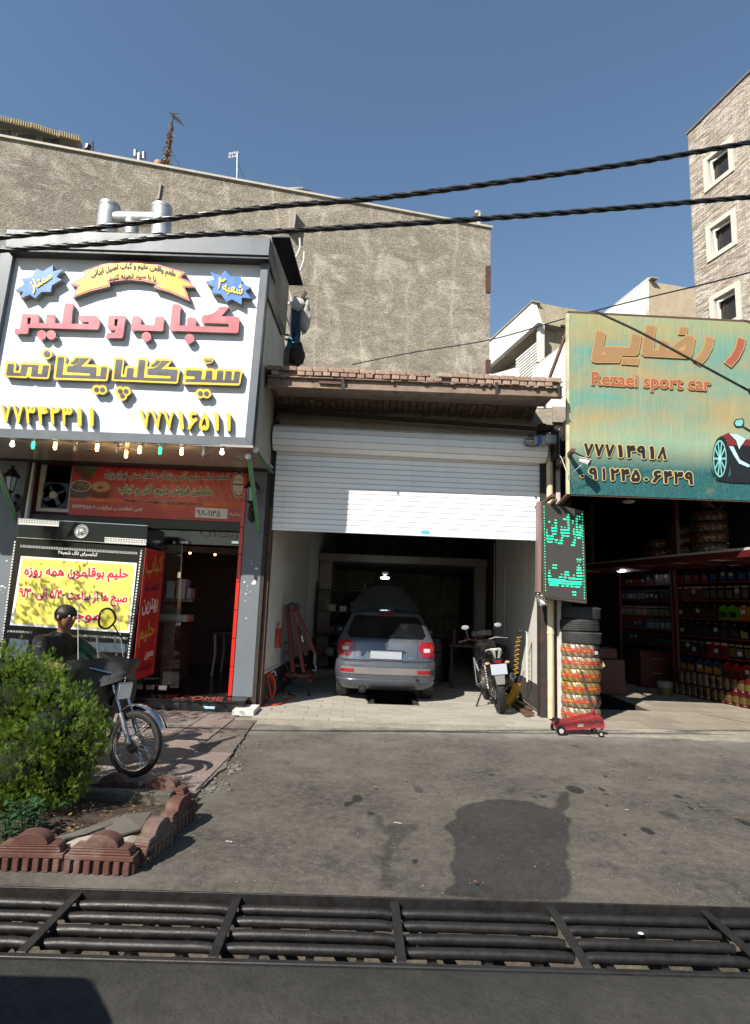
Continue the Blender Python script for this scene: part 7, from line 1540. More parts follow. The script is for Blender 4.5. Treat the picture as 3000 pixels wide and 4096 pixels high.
SLC = [(.17, .70, .16, 3.62, .30), (.20, .74, .09, 3.68, .30), (.26, .775, .03, 3.74, .28), (.33, .79, .005, 3.77, .26), (.345, .785, .03, 3.76, .26), (.42, .80, .012, 3.79, .26), (.53, .81, .0, 3.80, .26), (.60, .808, .012, 3.78, .26), (.625, .80, .05, 3.76, .24), (.64, .79, .085, 3.74, .22), (.72, .80, .10, 3.70, .22), (.82, .80, .12, 3.6, .22), (.90, .79, .145, 3.4, .22), (.955, .77, .185, 3.05, .20), (1.05, .725, .27, 2.72, .18), (1.17, .672, .39, 2.42, .17), (1.28, .62, .52, 2.14, .16), (1.335, .59, .585, 1.98, .16), (1.365, .565, .60, 1.86, .16), (1.395, .50, .72, 1.72, .14), (1.42, .36, .98, 1.50, .12), (1.428, .12, 1.15, 1.3, .05)]
def slc(z):
    z = max(SLC[0][0], min(SLC[-1][0], z))
    for a, b in zip(SLC, SLC[1:]):
        if a[0] <= z <= b[0]: t = (z - a[0]) / (b[0] - a[0]); return [a[i] + (b[i] - a[i]) * t for i in range(5)]
def rearY(x, z):
    _, w_, r, f, D = slc(z); t = min(1, abs(x) / w_); return r + D * (1 - (1 - t ** 2.7) ** (1 / 2.7))
def car(label, hood=True, cat='car', grp=None):
    t = thing('parked_car', (0, 0, 0), label, cat, grp); q = MB(); rings = []
    for z, w_, r, f, D in SLC:
        ring = []
        for i in range(25):
            th_ = -1 + 2 * i / 24; x = w_ * sin(th_ * pi / 2); ring.append(V((x, r + D * (1 - max(0, 1 - (abs(x) / w_) ** 2.7) ** (1 / 2.7)), z)))
        for i in range(1, 6): ring.append(V((w_, r + D + (f - .5 - r - D) * i / 6, z)))
        for i in range(13): th_ = 1 - 2 * i / 12; x = w_ * sin(th_ * pi / 2); Df = .5 * min(1, (f - r) / 3); ring.append(V((x, f - Df * (1 - max(0, 1 - (abs(x) / w_) ** 2.6) ** (1 / 2.6)), z)))
        for i in range(1, 6): ring.append(V((-w_, f - .5 + (r + D - f + .5) * i / 6, z)))
        rings.append(ring)
    q.rings(rings, True); q.build('body', M_SIL, t, 28, local=True)
    def patch(name, m_, zs_, xf, off=.006, nx_=14, par=None, thick=False):
        q = MB(); nz = len(zs_) - 1
        pts = [[V((x, rearY(x, z) - off, z)) for x in [xf(z)[0] + (xf(z)[1] - xf(z)[0]) * i / nx_ for i in range(nx_ + 1)]] for z in zs_]
        q.rings(pts, False, closed=False); return q.build(name, m_, par or t, 60, local=True)
    def zr(a, b, n=8): return [a + (b - a) * i / n for i in range(n + 1)]
    def win(z): v = (z - .985) / .335; r_ = .06 * (max(0, 1 - v / .14) ** 2) + .05 * (max(0, (v - .84) / .16) ** 2); h_ = .655 - .115 * v - r_; return (-h_, h_)
    gl = patch('rear_window', M_CGL, zr(.985, 1.32, 10), win, .004, 20)
    patch('window_seal', M_BLACKP, zr(.97, .985, 2), lambda z: (-.60, .60), .003)
    MB().tube([(.02, rearY(0, 1.0) - .02, 1.0), (.2, rearY(.2, 1.03) - .02, 1.03), (.45, rearY(.45, 1.02) - .02, 1.015)], .009, 6).build('wiper', M_BLACKP, t, local=True)
    patch('brake_light', M_TLR, zr(1.34, 1.362, 2), lambda z: (-.15, .15), .008, 8)
    for s_ in (-1, 1):
        def tl_(z, s_=s_):
            v = (z - .70) / .23; a = .515 + .07 * (1 - v) ** 2 + .05 * max(0, v - .75) * 4; b = .783 - .02 * (1 - v) - .05 * max(0, v - .85) * 6; return (s_ * a, s_ * b)
        patch('tail_light', M_TLR, zr(.70, .93, 8), tl_, .012, 8)
        patch('indicator_lens', M_TLW, zr(.775, .835, 4), lambda z, s_=s_: (s_ * .60, s_ * .705), .015, 5)
        patch('reflector', M_TLR, zr(.445, .50, 2), lambda z, s_=s_: (s_ * .50, s_ * .71), .012, 6)
        q = MB(); q.rings([[V((s_ * (slc(z)[1] + .004), y, z)) for y in (.95, 1.3, 1.9, 2.1 if z > 1.2 else 2.5)] for z in (1.0, 1.1, 1.2, 1.29)], False, closed=False); q.build('side_window', M_CGL, t, 60, local=True)
        MB().bar((s_ * (slc(1.12)[1] + .008), 1.62, .99), (s_ * (slc(1.28)[1] + .008), 1.6, 1.30), .012, .05).build('window_pillar', M_SIL, t, local=True)
        q = MB(); q.sph((s_ * .86, 2.28, 1.0), .1, 12, sc=(.9, .6, .75)); q.build('door_mirror', M_SIL, t, local=True)
        q = MB(); q.rings([[V((s_ * (slc(.7)[1] + .004), y, z)) for y in (.5, 2.9)] for z in (.62, .66)], False, closed=False); q.build('side_moulding', M_PLA, t, local=True)
        for y in (.64, 3.05):
            c_ = V((s_ * .70, y, .285)); wl = MB().lathe([(.17, -.085), (.24, -.09), (.275, -.075), (.285, -.04), (.285, .04), (.275, .075), (.24, .09), (.17, .085)], c_, 'x', 36, closedprof=True).build('wheel', M_RUBBER, t, local=True)
            MB().lathe([(0, s_ * .05), (.05, s_ * .06), (.10, s_ * .03), (.17, s_ * .07), (.175, s_ * .075)], c_, 'x', 24).build('rim', M_ALU, wl, local=True)
            MB().tube([(s_ * (slc(max(.2, .29 + .31 * sin(a)))[1] + .0), y + .32 * cos(a), .29 + .31 * sin(a)) for a in [pi * k / 16 - .1 + .0125 * k for k in range(17)]], .022, 6).build('wheel_arch', M_BLACKP, t, local=True)
    patch('bumper_strip', M_PLA, zr(.425, .53, 4), lambda z: (-.71, .71), .009, 24)
    patch('bumper_seam', M_BLACKP, zr(.628, .636, 1), lambda z: (-.74, .74), .007, 24)
    for s_ in (-1, 1): patch('hatch_gap', M_BLACKP, zr(.64, .96, 8), lambda z, s_=s_: (s_ * (.512 if z < .72 else .50), s_ * (.518 if z < .72 else .506)), .0035, 1)
    q = MB(); q.box((0, rearY(0, .715) - .018, .715), (.50, .012, .115)); q.build('number_plate', M_PLT, t, 20, .003, local=True)
    q = MB(); q.box((0, rearY(0, .785) - .02, .788), (.60, .03, .022)); q.build('handle_trim', M_CHROME, t, 20, .006, local=True)
    q = MB(); q.prism([[V((x, rearY(0, .87) - .008, .872 + z)) for x, z in ((-.028, -.03), (-.012, -.012), (-.03, .0), (-.015, .012), (-.02, .032), (.0, .022), (.018, .034), (.012, .01), (.03, .004), (.014, -.014), (.028, -.032), (.0, -.018))]], (0, -.006, 0)); q.build('badge', M_CHROME, t, 0, local=True)
    for body, xa, xb, za_, zb_ in (('PEUGEOT', -.52, -.33, .662, .690), ('206', .33, .45, .665, .695)):
        q = MB(); lettering(q, body, ((xa, zb_), (xb, zb_), (xb, za_), (xa, za_)), lambda X, Z_: V((X, rearY(X, Z_) - .006, Z_)), .02, 1, .003); q.build('badge_lettering', M_CHROME, t, 0, fix=False, local=True)
    q = MB(); q.cyl((-.36, .075, .19), (-.36, .35, .19), .06, None, 20); q.build('exhaust_cutout', M_BLACKP, t, local=True); MB().cyl((-.36, .06, .20), (-.36, .4, .20), .028, None, 14).build('exhaust_tip', M_RUSTD, t, local=True)
    q = MB(); q.bb((-.66, .3, .16), (.66, 3.4, .24)); q.build('underbody', M_BLACKP, t, 0, local=True)
    q = MB(); q.box((.50, -.012, .36), (.06, .02, .035)); q.build('tow_mark', M_BLACKP, t, 0, local=True)
    MB().tube([(-.2, 1.5, 1.425), (-.2, 1.45, 1.6)], .006, 5).build('aerial', M_BLACKP, t, local=True)
    if hood:
        q = MB()
        def hd(u, v):
            x = (u - .5) * 2; w_ = .70 - .10 * v ** 3; a = v; return V((x * w_, 2.92 + .30 * a - .05 * (1 - x * x), .98 + .92 * a * (1 - .30 * abs(x) ** 3 * a) - .0 * x + .03 * sin(pi * v)))
        q.grid(hd, 16, 10); n0 = len(q.v); q.grid(lambda u, v: hd(u, v) + V((0, .03, -.01)), 16, 10); q.build('bonnet', M_SIL, t, 60, local=True)
        MB().cyl((.5, 3.45, .8), (.45, 3.15, 1.45), .008, None, 6).build('bonnet_stay', M_BLACKP, t, local=True)
    return t
c0 = PZ(1540, 2760, .03); cx_ = PY(1543, 2680, 9.62).x
c1 = place(car('silver hatchback with raised bonnet parked over the pit, rear towards us'), (cx_ - .0, 9.62, .02), radians(-1.5))
c2 = place(copy_tree(c1), (cx_ - .42, 14.6, .02), radians(-2)); c2['label'] = 'second silver car with raised bonnet, mostly hidden behind the first one'
# a car parked behind us on the left, seen only by its shadow on the road
c3 = place(copy_tree(c1), (-1.28, .92, -.03), radians(90)); c3['label'] = 'silver hatchback standing on the road, its shadow at the lower left corner'
for ch in list(c3.children):
    if ch.name.startswith('bonnet'): bpy.data.objects.remove(ch)

# ---------------------------------------------------------------- motorbikes; x runs forward, z up
M_BLKP = mat('black_bike_plastic', '#141416', .3, .15, 6, .05, 0, dirt='#4a4640', dirtamt=.35, dscale=6); M_ENG = mat('cast_engine_alloy', '#77756f', .45, .25, 14, .2, .8, dirt='#2a2622', dirtamt=.6, dscale=8)
M_AMB = mat('amber_clear_lens', '#c98a6a', .15, .3, 20, 0)
def wheel(t, x, R_, wd, spokes=True, name='wheel', rimm=None, treads=0):
    c_ = V((x, 0, R_)); q = MB(); q.lathe([(R_ - wd * .85, -wd * .36), (R_ - wd * .5, -wd * .5), (R_ - wd * .16, -wd * .40), (R_ - .003, -wd * .16), (R_, 0), (R_ - .003, wd * .16), (R_ - wd * .16, wd * .40), (R_ - wd * .5, wd * .5), (R_ - wd * .85, wd * .36)], c_, 'y', 48, closedprof=True)
    if treads:
        for k in range(treads):
            a = 2 * pi * k / treads
            for s_ in (-1, 1): q.box(c_ + V((cos(a) * (R_ - wd * .035), s_ * wd * .2, sin(a) * (R_ - wd * .035))), (.012, wd * .36, .012), Matrix.Rotation(-a, 3, 'Y') @ Matrix.Rotation(s_ * .5, 3, 'X'))
    w_ = q.build(name, mat('bike_tyre', '#161616', .7, .2, 12, .2, 0, dirt='#3a3732', dirtamt=.3, dscale=8), t, 40, local=True); ri = R_ - wd * .9
    MB().lathe([(ri + .012, -wd * .32), (ri - .006, -wd * .28), (ri - .010, 0), (ri - .006, wd * .28), (ri + .012, wd * .32), (ri + .004, 0)], c_, 'y', 40, closedprof=True).build('rim', rimm or M_CHROME, w_, local=True)
    q = MB()
    if spokes:
        for k in range(18):
            a = 2 * pi * k / 18
            for s_ in (-1, 1): b = a + s_ * (.5 if k % 2 else -.5); q.cyl(c_ + V((cos(a) * .05, s_ * .035, sin(a) * .05)), c_ + V((cos(b) * ri, s_ * .01, sin(b) * ri)), .0028, None, 4, False)
        q.build('spoke_set', M_CHROME, w_, local=True)
        MB().lathe([(0, -.055), (.05, -.055), (.085, -.03), (.09, .03), (.05, .055), (0, .055)], c_, 'y', 24).build('drum_hub', M_ENG, w_, local=True)
    else:
        for k in range(5):
            a = 2 * pi * k / 5; MB().bar(c_ + V((cos(a) * .03, 0, sin(a) * .03)), c_ + V((cos(a) * ri, 0, sin(a) * ri)), .03, .03, up=(0, 1, 0)).build('rim_spoke', M_BLKP, w_, local=True)
        MB().cyl(c_ + V((0, -.04, 0)), c_ + V((0, .04, 0)), .045, None, 18).build('hub', M_ENG, w_, local=True); MB().cyl(c_ + V((0, .05, 0)), c_ + V((0, .055, 0)), .12, None, 24).build('brake_disc', M_ALU, w_, local=True)
    return w_
def bk_(q, name, m_, t, sm=40, bev=0): return q.build(name, m_, t, sm, bev, local=True)
bike = thing('motorcycle', (0, 0, 0), 'old motorcycle with clear windscreen and black vinyl leg apron behind the bush', 'motorcycle')
wheel(bike, .62, .305, .068); wheel(bike, -.62, .30, .085)
for s_ in (-1, 1):
    bk_(MB().cyl((.62, s_ * .075, .305), (.47, s_ * .075, .58), .022, .026, 12), 'fork_leg', M_ALU, bike); bk_(MB().cyl((.47, s_ * .075, .58), (.28, s_ * .075, .92), .017, None, 12), 'fork_tube', M_CHROME, bike)
    bk_(MB().cyl((.655, s_ * .05, .41), (.80, s_ * .05, .52), .006, None, 6), 'guard_stay', M_CHROME, bike)
q = MB(); q.rings([[V((.62 + cos(a) * (.345 + .02 * cos(b)), .055 * sin(b), .305 + sin(a) * (.345 + .03 * cos(b)))) for b in [(-1.35 + 2.7 * j / 8) for j in range(9)]] for a in [radians(28 + 108 * i / 18) for i in range(19)]], False, closed=False); bk_(q, 'front_mudguard', M_CHROME, bike)
q = MB(); q.rings([[V((-.62 + cos(a) * (.345 + .02 * cos(b)), .06 * sin(b), .305 + sin(a) * (.345 + .03 * cos(b)))) for b in [(-1.35 + 2.7 * j / 8) for j in range(9)]] for a in [radians(50 + 125 * i / 18) for i in range(19)]], False, closed=False); bk_(q, 'rear_mudguard', M_CHROME, bike)
q = MB(); q.slab([(.43, -.105, .69), (.43, .105, .69), (.445, .105, .86), (.445, -.105, .86)], (.035, 0, 0)); bk_(q, 'headlamp', M_CHROME, bike, 30, .012).location.x = -.05
q = MB(); q.slab([(.463, -.09, .705), (.463, .09, .705), (.478, .09, .845), (.478, -.09, .845)], (.004, 0, 0)); bk_(q, 'headlamp_glass', mat('fluted_headlamp_glass', '#dcdcd8', .12, .15, 30, .3, 0, spec=.8), bike, 0).location.x = -.05
q = MB(); q.rings([[V((x, y * w_, z)) for y, z in ((-1, z0), (-.8, z1v), (0, z1v + .03), (.8, z1v), (1, z0), (0, z0 - .02))] for x, w_, z0, z1v in ((.30, .06, .80, .86), (.2, .12, .72, .90), (.0, .15, .68, .90), (-.15, .12, .70, .84), (-.2, .08, .72, .80))], True); bk_(q, 'fuel_tank', M_BLKP, bike, 50)
q = MB(); q.rings([[V((x, y * w_, z)) for y, z in ((-1, .70), (-.9, z1v), (0, z1v + .015), (.9, z1v), (1, .70))] for x, w_, z1v in ((-.15, .09, .78), (-.3, .13, .79), (-.6, .14, .80), (-.9, .12, .83), (-.95, .08, .80))], True); bk_(q, 'seat', M_BLKP, bike, 50)
q = MB(); q.box((.02, 0, .40), (.30, .22, .26)); q.cyl((.1, 0, .5), (.25, 0, .66), .07, .06, 14); q.cyl((-.03, -.12, .36), (-.03, .12, .36), .11, None, 18); bk_(q, 'engine', M_ENG, bike, 30, .006)
bk_(MB().tube([(.22, .06, .5), (.28, .10, .35), (.12, .12, .24), (-.3, .13, .24), (-.85, .14, .30)], .028, 10), 'exhaust_pipe', M_CHROME, bike)
bk_(MB().tube([(.36, 0, .86), (.2, 0, .45), (-.1, 0, .26), (-.35, 0, .35), (-.62, .09, .30)], .022, 8), 'frame_tube', M_BLKP, bike); bk_(MB().tube([(.36, 0, .86), (.0, 0, .72), (-.5, 0, .68), (-.9, 0, .72)], .02, 8), 'frame_tube', M_BLKP, bike)
bk_(MB().tube([(.1, -.36, .98), (.18, -.3, 1.0), (.30, -.12, .95), (.30, .12, .95), (.18, .3, 1.0), (.1, .36, .98)], .012, 8), 'handlebar', M_CHROME, bike)
for s_ in (-1, 1): bk_(MB().cyl((.02, s_ * .375, .965), (.12, s_ * .34, .985), .019, None, 10), 'grip', M_BLKP, bike)
# vinyl apron thrown over the handlebar, hanging down beside the fork
def vinyl():
    s = NT('black_vinyl'); n = s.noise(5, 5, .6); s.bump(s.noise(9, 5, .6, dist=.6), .7, .02); s.fin(s.mix(s.ramp(n, .4, .7), rgb('#211f1e'), rgb('#383532')), .5, 0, .5); return s.m
M_VIN = vinyl(); q = MB()
def apron(u, v):
    y = (u - .5) * .98; e = abs(y) / .49; z = 1.10 - .04 * e - v * (.27 + .12 * e) * (1 - .3 * (1 - e)); x = .33 - .12 * e + .14 * v * (1 - e) + .03 * sin(9 * u + 4 * v); x += .02 * noise.noise((u * 5, v * 5, 0)); return V((x, y, z + .02 * noise.noise((u * 6, v * 6, 3))))
q.grid(apron, 26, 14); q.grid(lambda u, v: apron(u, v) + V((-.006, 0, 0)), 26, 14); bk_(q, 'vinyl_apron', M_VIN, bike, 60).location.x = -.07
q = MB(); q.grid(lambda u, v: V((.24 + .05 * sin(pi * u) - .06 * v, (u - .5) * (.44 - .12 * v), .84 - .42 * v + .015 * sin(14 * u))), 14, 10); bk_(q, 'leg_shield', M_VIN, bike, 60)
for s_ in (-1, 1):
    q = MB(); q.grid(lambda u, v: V((.28 - .10 * v + .05 * sin(3 * v), s_ * (.14 + .18 * u - .08 * v * u + .02 * sin(8 * v)), .88 - .62 * v - .03 * u)), 8, 14); bk_(q, 'leg_flap', M_VIN, bike, 60)
# windscreen
M_ACR = glassmat('clear_acrylic', (.80, .83, .78), .05, 1.0); q = MB(); wso = [(-.31, .98), (.31, .98), (.29, 1.25), (.25, 1.60), (.17, 1.68), (-.20, 1.66), (-.27, 1.58)]
wsf = lambda y, z: V((.18 - (z - 1.0) * .30 - .06 * (y / .27) ** 2, y, z)); q.add([wsf(y, z) for y, z in wso], [tuple(range(7))]); bk_(q, 'windscreen', M_ACR, bike, 0)
for i in range(7): a, b = wso[i], wso[(i + 1) % 7]; bk_(MB().cyl(wsf(*a), wsf(*b), .0035, None, 6), 'screen_edge', M_WHITEW, bike)
for y in (-.10, .16): bk_(MB().bar(wsf(y, 1.02) + V((-.01, 0, 0)), wsf(y, 1.30) + V((-.01, 0, 0)), .022, .006), 'screen_bracket', M_ALU, bike); bk_(MB().cyl(wsf(y, 1.14) + V((.01, 0, 0)), wsf(y, 1.14) + V((-.02, 0, 0)), .014, None, 8), 'screen_knob', M_CHROME, bike)
for y in (-.2, 0, .2): bk_(MB().cyl(wsf(y, 1.02) + V((.006, 0, 0)), wsf(y, 1.02) + V((-.01, 0, 0)), .009, None, 8), 'rivet', M_CHROME, bike)
mp = V((.0, .08, 1.47)); mf = [mp + V((0, .115 * cos(a) * (1 + .08 * cos(3 * a)), .105 * sin(a))) for a in [2 * pi * k / 28 for k in range(29)]]
bk_(MB().tube(mf, .011, 8), 'mirror_rim', M_BLKP, bike); bk_(MB().prism([[p + V((.002, 0, 0)) for p in mf[:-1]]], (.002, 0, 0)), 'mirror_glass', glassmat('mirror_back_clear', (.9, .9, .8), .03, .9), bike, 0); bk_(MB().tube([(.12, .30, 1.0), (.12, .28, 1.2), mp + V((0, .1, -.06))], .007, 6), 'mirror_stem', M_BLKP, bike)
wc = PZ(522, 3112, .02); hd_ = radians(-20); dr = V((cos(hd_), sin(hd_), 0)); root = V((wc.x, wc.y, .026)) - dr * (.62 * .88)
place(bike, root, hd_, rx=radians(-3)); bike.scale = (.88, .9, .88)
# ---- the rider, one continuous body with clothes over it
def skin_mesh(name, nodes, edges, m_, parent, sub=2, root_i=0):
    me = bpy.data.meshes.new(name); me.from_pydata([p for p, r in nodes], edges, []); o = bpy.data.objects.new(name, me); COL.objects.link(o)
    md = o.modifiers.new('skin', 'SKIN'); 
    for i, (p, r) in enumerate(nodes): sv = me.skin_vertices[0].data[i]; sv.radius = (r, r) if not isinstance(r, tuple) else r; sv.use_root = (i == root_i)
    ss = o.modifiers.new('sub', 'SUBSURF'); ss.levels = sub; ss.render_levels = sub
    dg = bpy.context.evaluated_depsgraph_get(); m2 = bpy.data.meshes.new_from_object(o.evaluated_get(dg)); m2.materials.clear(); m2.materials.append(m_); m2.polygons.foreach_set('use_smooth', [True] * len(m2.polygons))
    bpy.data.objects.remove(o); o = bpy.data.objects.new(name, m2); COL.objects.link(o); o.parent = parent; return o
M_SKIN = mat('skin', '#8a5a45', .5, .12, 8, .05); M_HAIR = mat('dark_hair', '#15110f', .5, .3, 40, .5)
def jacket():
    s = NT('shiny_black_jacket'); s.bump(s.noise(7, 6, .6, dist=1.2), 1.0, .03); s.fin(rgb('#09090a'), .34, 0, .4); return s.m
rd_ = thing('person', (0, 0, 0), 'person in a shiny black jacket seated on the old motorcycle', 'person')
N = []; E_ = []
def nd(p, r, par=None):
    N.append((p, r)); i = len(N) - 1
    if par is not None: E_.append((par, i))
    return i
pel = nd((-.46, 0, .86), (.13, .10)); wa = nd((-.45, 0, 1.0), (.12, .09), pel); ch = nd((-.40, 0, 1.16), (.15, .10), wa); nk = nd((-.37, 0, 1.27), .05, ch); hb = nd((-.36, 0, 1.33), .055, nk); h1 = nd((-.345, 0, 1.41), (.078, .092), hb); h2 = nd((-.355, 0, 1.49), (.07, .085), h1)
JN = [((-.46, 0, .84), (.17, .14)), ((-.45, 0, 1.0), (.16, .13)), ((-.41, 0, 1.15), (.18, .13)), ((-.385, 0, 1.235), (.11, .10)), ((-.37, 0, 1.305), .078)]; JE = [(0, 1), (1, 2), (2, 3), (3, 4)]
for s_ in (-1, 1):
    sh_ = nd((-.39, s_ * .17, 1.19), .055, ch); el_ = nd((-.20, s_ * .30, 1.02), .043, sh_); wr = nd((.0, s_ * .345, 1.0), .028, el_); pm = nd((.05, s_ * .355, 1.005), (.036, .018), wr)
    for k in range(4):
        o_ = (k - 1.5) * .018; f1 = nd((.085, s_ * (.36 + o_ * .9), 1.008), .009, pm); f2 = nd((.105, s_ * (.36 + o_), .985), .008, f1); f3 = nd((.088, s_ * (.36 + o_), .965), .007, f2)
    th1 = nd((.055, s_ * .325, .99), .010, pm); th2 = nd((.075, s_ * .318, .968), .008, th1)
    hp_ = nd((-.40, s_ * .10, .84), .08, pel); kn = nd((-.03, s_ * .20, .76), .058, hp_); an_ = nd((-.16, s_ * .19, .34), .036, kn); to = nd((.0, s_ * .19, .29), .032, an_)
    b0_ = len(JN); JN += [((-.395, s_ * .18, 1.19), .078), ((-.21, s_ * .305, 1.02), .064), ((-.03, s_ * .345, 1.0), .045)]; JE += [(2, b0_), (b0_, b0_ + 1), (b0_ + 1, b0_ + 2)]
skin_mesh('body', N, E_, M_SKIN, rd_, 2); skin_mesh('jacket', JN, JE, jacket(), rd_, 2)
TN_ = [((-.46, 0, .86), (.145, .12))]; TE = []
for s_ in (-1, 1): b0_ = len(TN_); TN_ += [((-.40, s_ * .10, .84), .095), ((-.03, s_ * .20, .76), .072), ((-.15, s_ * .19, .38), .055)]; TE += [(0, b0_), (b0_, b0_ + 1), (b0_ + 1, b0_ + 2)]
skin_mesh('trousers', TN_, TE, mat('dark_trousers', '#1c1d22', .8), rd_, 2)
for s_ in (-1, 1): MB().loft([((-.20, s_ * .19, .30), .045), ((-.12, s_ * .19, .285), .052), ((.0, s_ * .19, .275), .045), ((.06, s_ * .19, .27), .025)], 12).build('shoe', M_BLKP, rd_, 60, local=True)
q = MB(); q.sph((-.368, 0, 1.465), .108, 16, sc=(.95, .82, .92)); q.build('hair', M_HAIR, rd_, 60, local=True)
q = MB(); q.sph((-.262, 0, 1.425), .016, 8, sc=(1.2, .8, 1.5)); q.build('nose', M_SKIN, rd_, 60, local=True)
for s_ in (-1, 1):
    MB().sph((-.278, s_ * .032, 1.447), .011, 8).build('eye', mat('eye_white', '#c9c4bc', .2), rd_, 60, local=True); MB().sph((-.35, s_ * .088, 1.43), .022, 8, sc=(.7, .35, 1.2)).build('ear', M_SKIN, rd_, 60, local=True)
MB().sph((-.272, 0, 1.388), .02, 8, sc=(.5, 1.2, .35)).build('mouth', mat('lips', '#7a4038', .5), rd_, 60, local=True)
place(rd_, root - dr * .07 + V((0, 0, -.05)), hd_, rx=radians(-3)); rd_.scale = (.95, 1.12, .93)

# ---- the black street bike in the garage, seen from behind
b2 = thing('motorcycle', (0, 0, 0), 'black street motorcycle with blank plate on its side stand inside the garage', 'motorcycle')
wheel(b2, -.64, .31, .125, False, treads=44); wheel(b2, .66, .30, .09, False)
TU = lambda pts, r, nm, m_, n=8: bk_(MB().tube(pts, r, n), nm, m_, b2)
for s_ in (-1, 1):
    TU([(-.64, s_ * .09, .31), (-.15, s_ * .10, .36)], .022, 'swingarm', M_ENG); TU([(-.58, s_ * .125, .34), (-.40, s_ * .115, .66)], .018, 'shock_body', M_ENG)
    TU([V((-.56, s_ * .125, .38)) + (V((-.42, s_ * .115, .63)) - V((-.56, s_ * .125, .38))) * (i / 60) + V((cos(i * .75) * .026, sin(i * .75) * .026, 0)) for i in range(61)], .005, 'shock_spring', M_BLKP, 5)
    TU([(.66, s_ * .09, .30), (.42, s_ * .09, .90)], .024, 'fork_leg', M_BLKP); TU([(-.35, s_ * .09, .80), (-.62, s_ * .10, .90), (-.84, s_ * .06, .93), (-.88, 0, .93)], .016, 'grab_rail', M_WHITEW)
    q = MB(); q.prism([[V((-.2, s_ * .11, .62)), V((-.5, s_ * .10, .68)), V((-.9, s_ * .05, .83)), V((-.86, s_ * .06, .90)), V((-.45, s_ * .10, .80)), V((-.2, s_ * .12, .80))]], (0, s_ * .012, 0)); bk_(q, 'tail_panel', M_BLKP, b2)
    TU([(-.84, s_ * .05, .735), (-.84, s_ * .11, .735)], .008, 'indicator_stem', M_BLKP); q = MB(); q.sph((-.85, s_ * .145, .735), .04, 12, sc=(.7, 1, .55)); bk_(q, 'indicator', M_AMB, b2)
    TU([(.38, s_ * .06, .98), (.33, s_ * .22, 1.02), (.26, s_ * .36, 1.0)], .012, 'handlebar', M_BLKP); bk_(MB().cyl((.29, s_ * .28, 1.01), (.23, s_ * .40, .995), .018, None, 10), 'grip', M_BLKP, b2)
    TU([(.33, s_ * .22, 1.03), (.32, s_ * .24, 1.12), (.30, s_ * .26, 1.2)], .006, 'mirror_stem', M_BLKP); q = MB(); q.sph((.30, s_ * .27, 1.22), .07, 14, sc=(.25, 1, .6)); mm_ = bk_(q, 'mirror', M_BLKP, b2); q = MB(); q.sph((.283, s_ * .27, 1.22), .062, 14, sc=(.08, 1, .58)); bk_(q, 'mirror_glass', mat('pale_mirror', '#b9bcc0', .1, .02, 3, 0, .6), mm_)
    TU([(-.1, s_ * .14, .36), (-.16, s_ * .24, .36)], .016, 'foot_peg', M_ALU); TU([(-.42, s_ * .12, .42), (-.44, s_ * .22, .43)], .014, 'rear_peg', M_ALU)
q = MB(); q.rings([[V((x, y * w_, z)) for y, z in ((-1, z0), (-.85, z1v), (0, z1v + .035), (.85, z1v), (1, z0), (0, z0 - .02))] for x, w_, z0, z1v in ((.36, .08, .84, .92), (.25, .17, .76, .98), (.05, .18, .72, 1.0), (-.12, .13, .74, .90), (-.2, .09, .74, .84))], True); bk_(q, 'fuel_tank', M_BLKP, b2, 50)
q = MB(); q.rings([[V((x, y * w_, z)) for y, z in ((-1, z1v - .07), (-.9, z1v), (0, z1v + .015), (.9, z1v), (1, z1v - .07))] for x, w_, z1v in ((-.12, .10, .84), (-.3, .13, .83), (-.5, .13, .87), (-.75, .11, .92), (-.84, .07, .93))], True); bk_(q, 'seat', M_BLKP, b2, 50)
for y0, y1 in ((-.05, -.02), (.01, .045)): q = MB(); q.slab([(-.80, y0, .80), (-.80, y1, .80), (-.86, y1 * 1.5, .935), (-.86, y0 * 1.5, .935)], (-.02, 0, 0)); bk_(q, 'tail_rib', M_WHITEW, b2)
q = MB(); q.box((-.88, 0, .77), (.03, .16, .06)); bk_(q, 'tail_lamp_housing', M_BLKP, b2, 30, .01); q = MB(); q.box((-.90, 0, .755), (.02, .10, .035)); bk_(q, 'tail_lamp', M_TLR, b2, 30, .006)
q = MB(); q.slab([(-.94, -.115, .58), (-.94, .115, .58), (-.91, .115, .725), (-.91, -.115, .725)], (-.004, 0, 0)); bk_(q, 'number_plate', M_PLT, b2, 0)
q = MB(); q.slab([(-.955, -.06, .44), (-.955, .06, .44), (-.93, .075, .58), (-.93, -.075, .58)], (.008, 0, 0)); bk_(q, 'mud_flap', M_PLA, b2, 20, .004)
bk_(MB().loft([((-.25, -.13, .30), .03), ((-.40, -.16, .33), .055), ((-.80, -.20, .52), .06), ((-.83, -.203, .535), .045)], 18), 'silencer', mat('brushed_silencer', '#8e8c88', .3, .1, 10, .05, .9), b2); bk_(MB().cyl((-.825, -.203, .532), (-.845, -.205, .542), .032, None, 14), 'silencer_bore', M_BLACKP, b2)
q = MB(); q.box((.08, 0, .42), (.34, .26, .24)); q.cyl((.12, 0, .5), (.28, 0, .68), .08, .07, 14); q.cyl((-.02, -.15, .38), (-.02, .15, .38), .11, None, 18); bk_(q, 'engine', M_ENG, b2, 30, .006)
q = MB(); q.box((.42, 0, .92), (.14, .2, .16)); bk_(q, 'front_cowl', M_BLKP, b2, 40, .03); q = MB(); q.box((.36, 0, 1.10), (.03, .34, .10)); bk_(q, 'fly_screen', M_BLKP, b2, 30, .02)
TU([(-.05, .12, .30), (-.12, .22, .14), (-.18, .30, .0)], .013, 'side_stand', M_BLKP); TU([(-.16, .26, .012), (-.22, .36, .012)], .012, 'stand_foot', M_ALU)
for i in range(26): pass
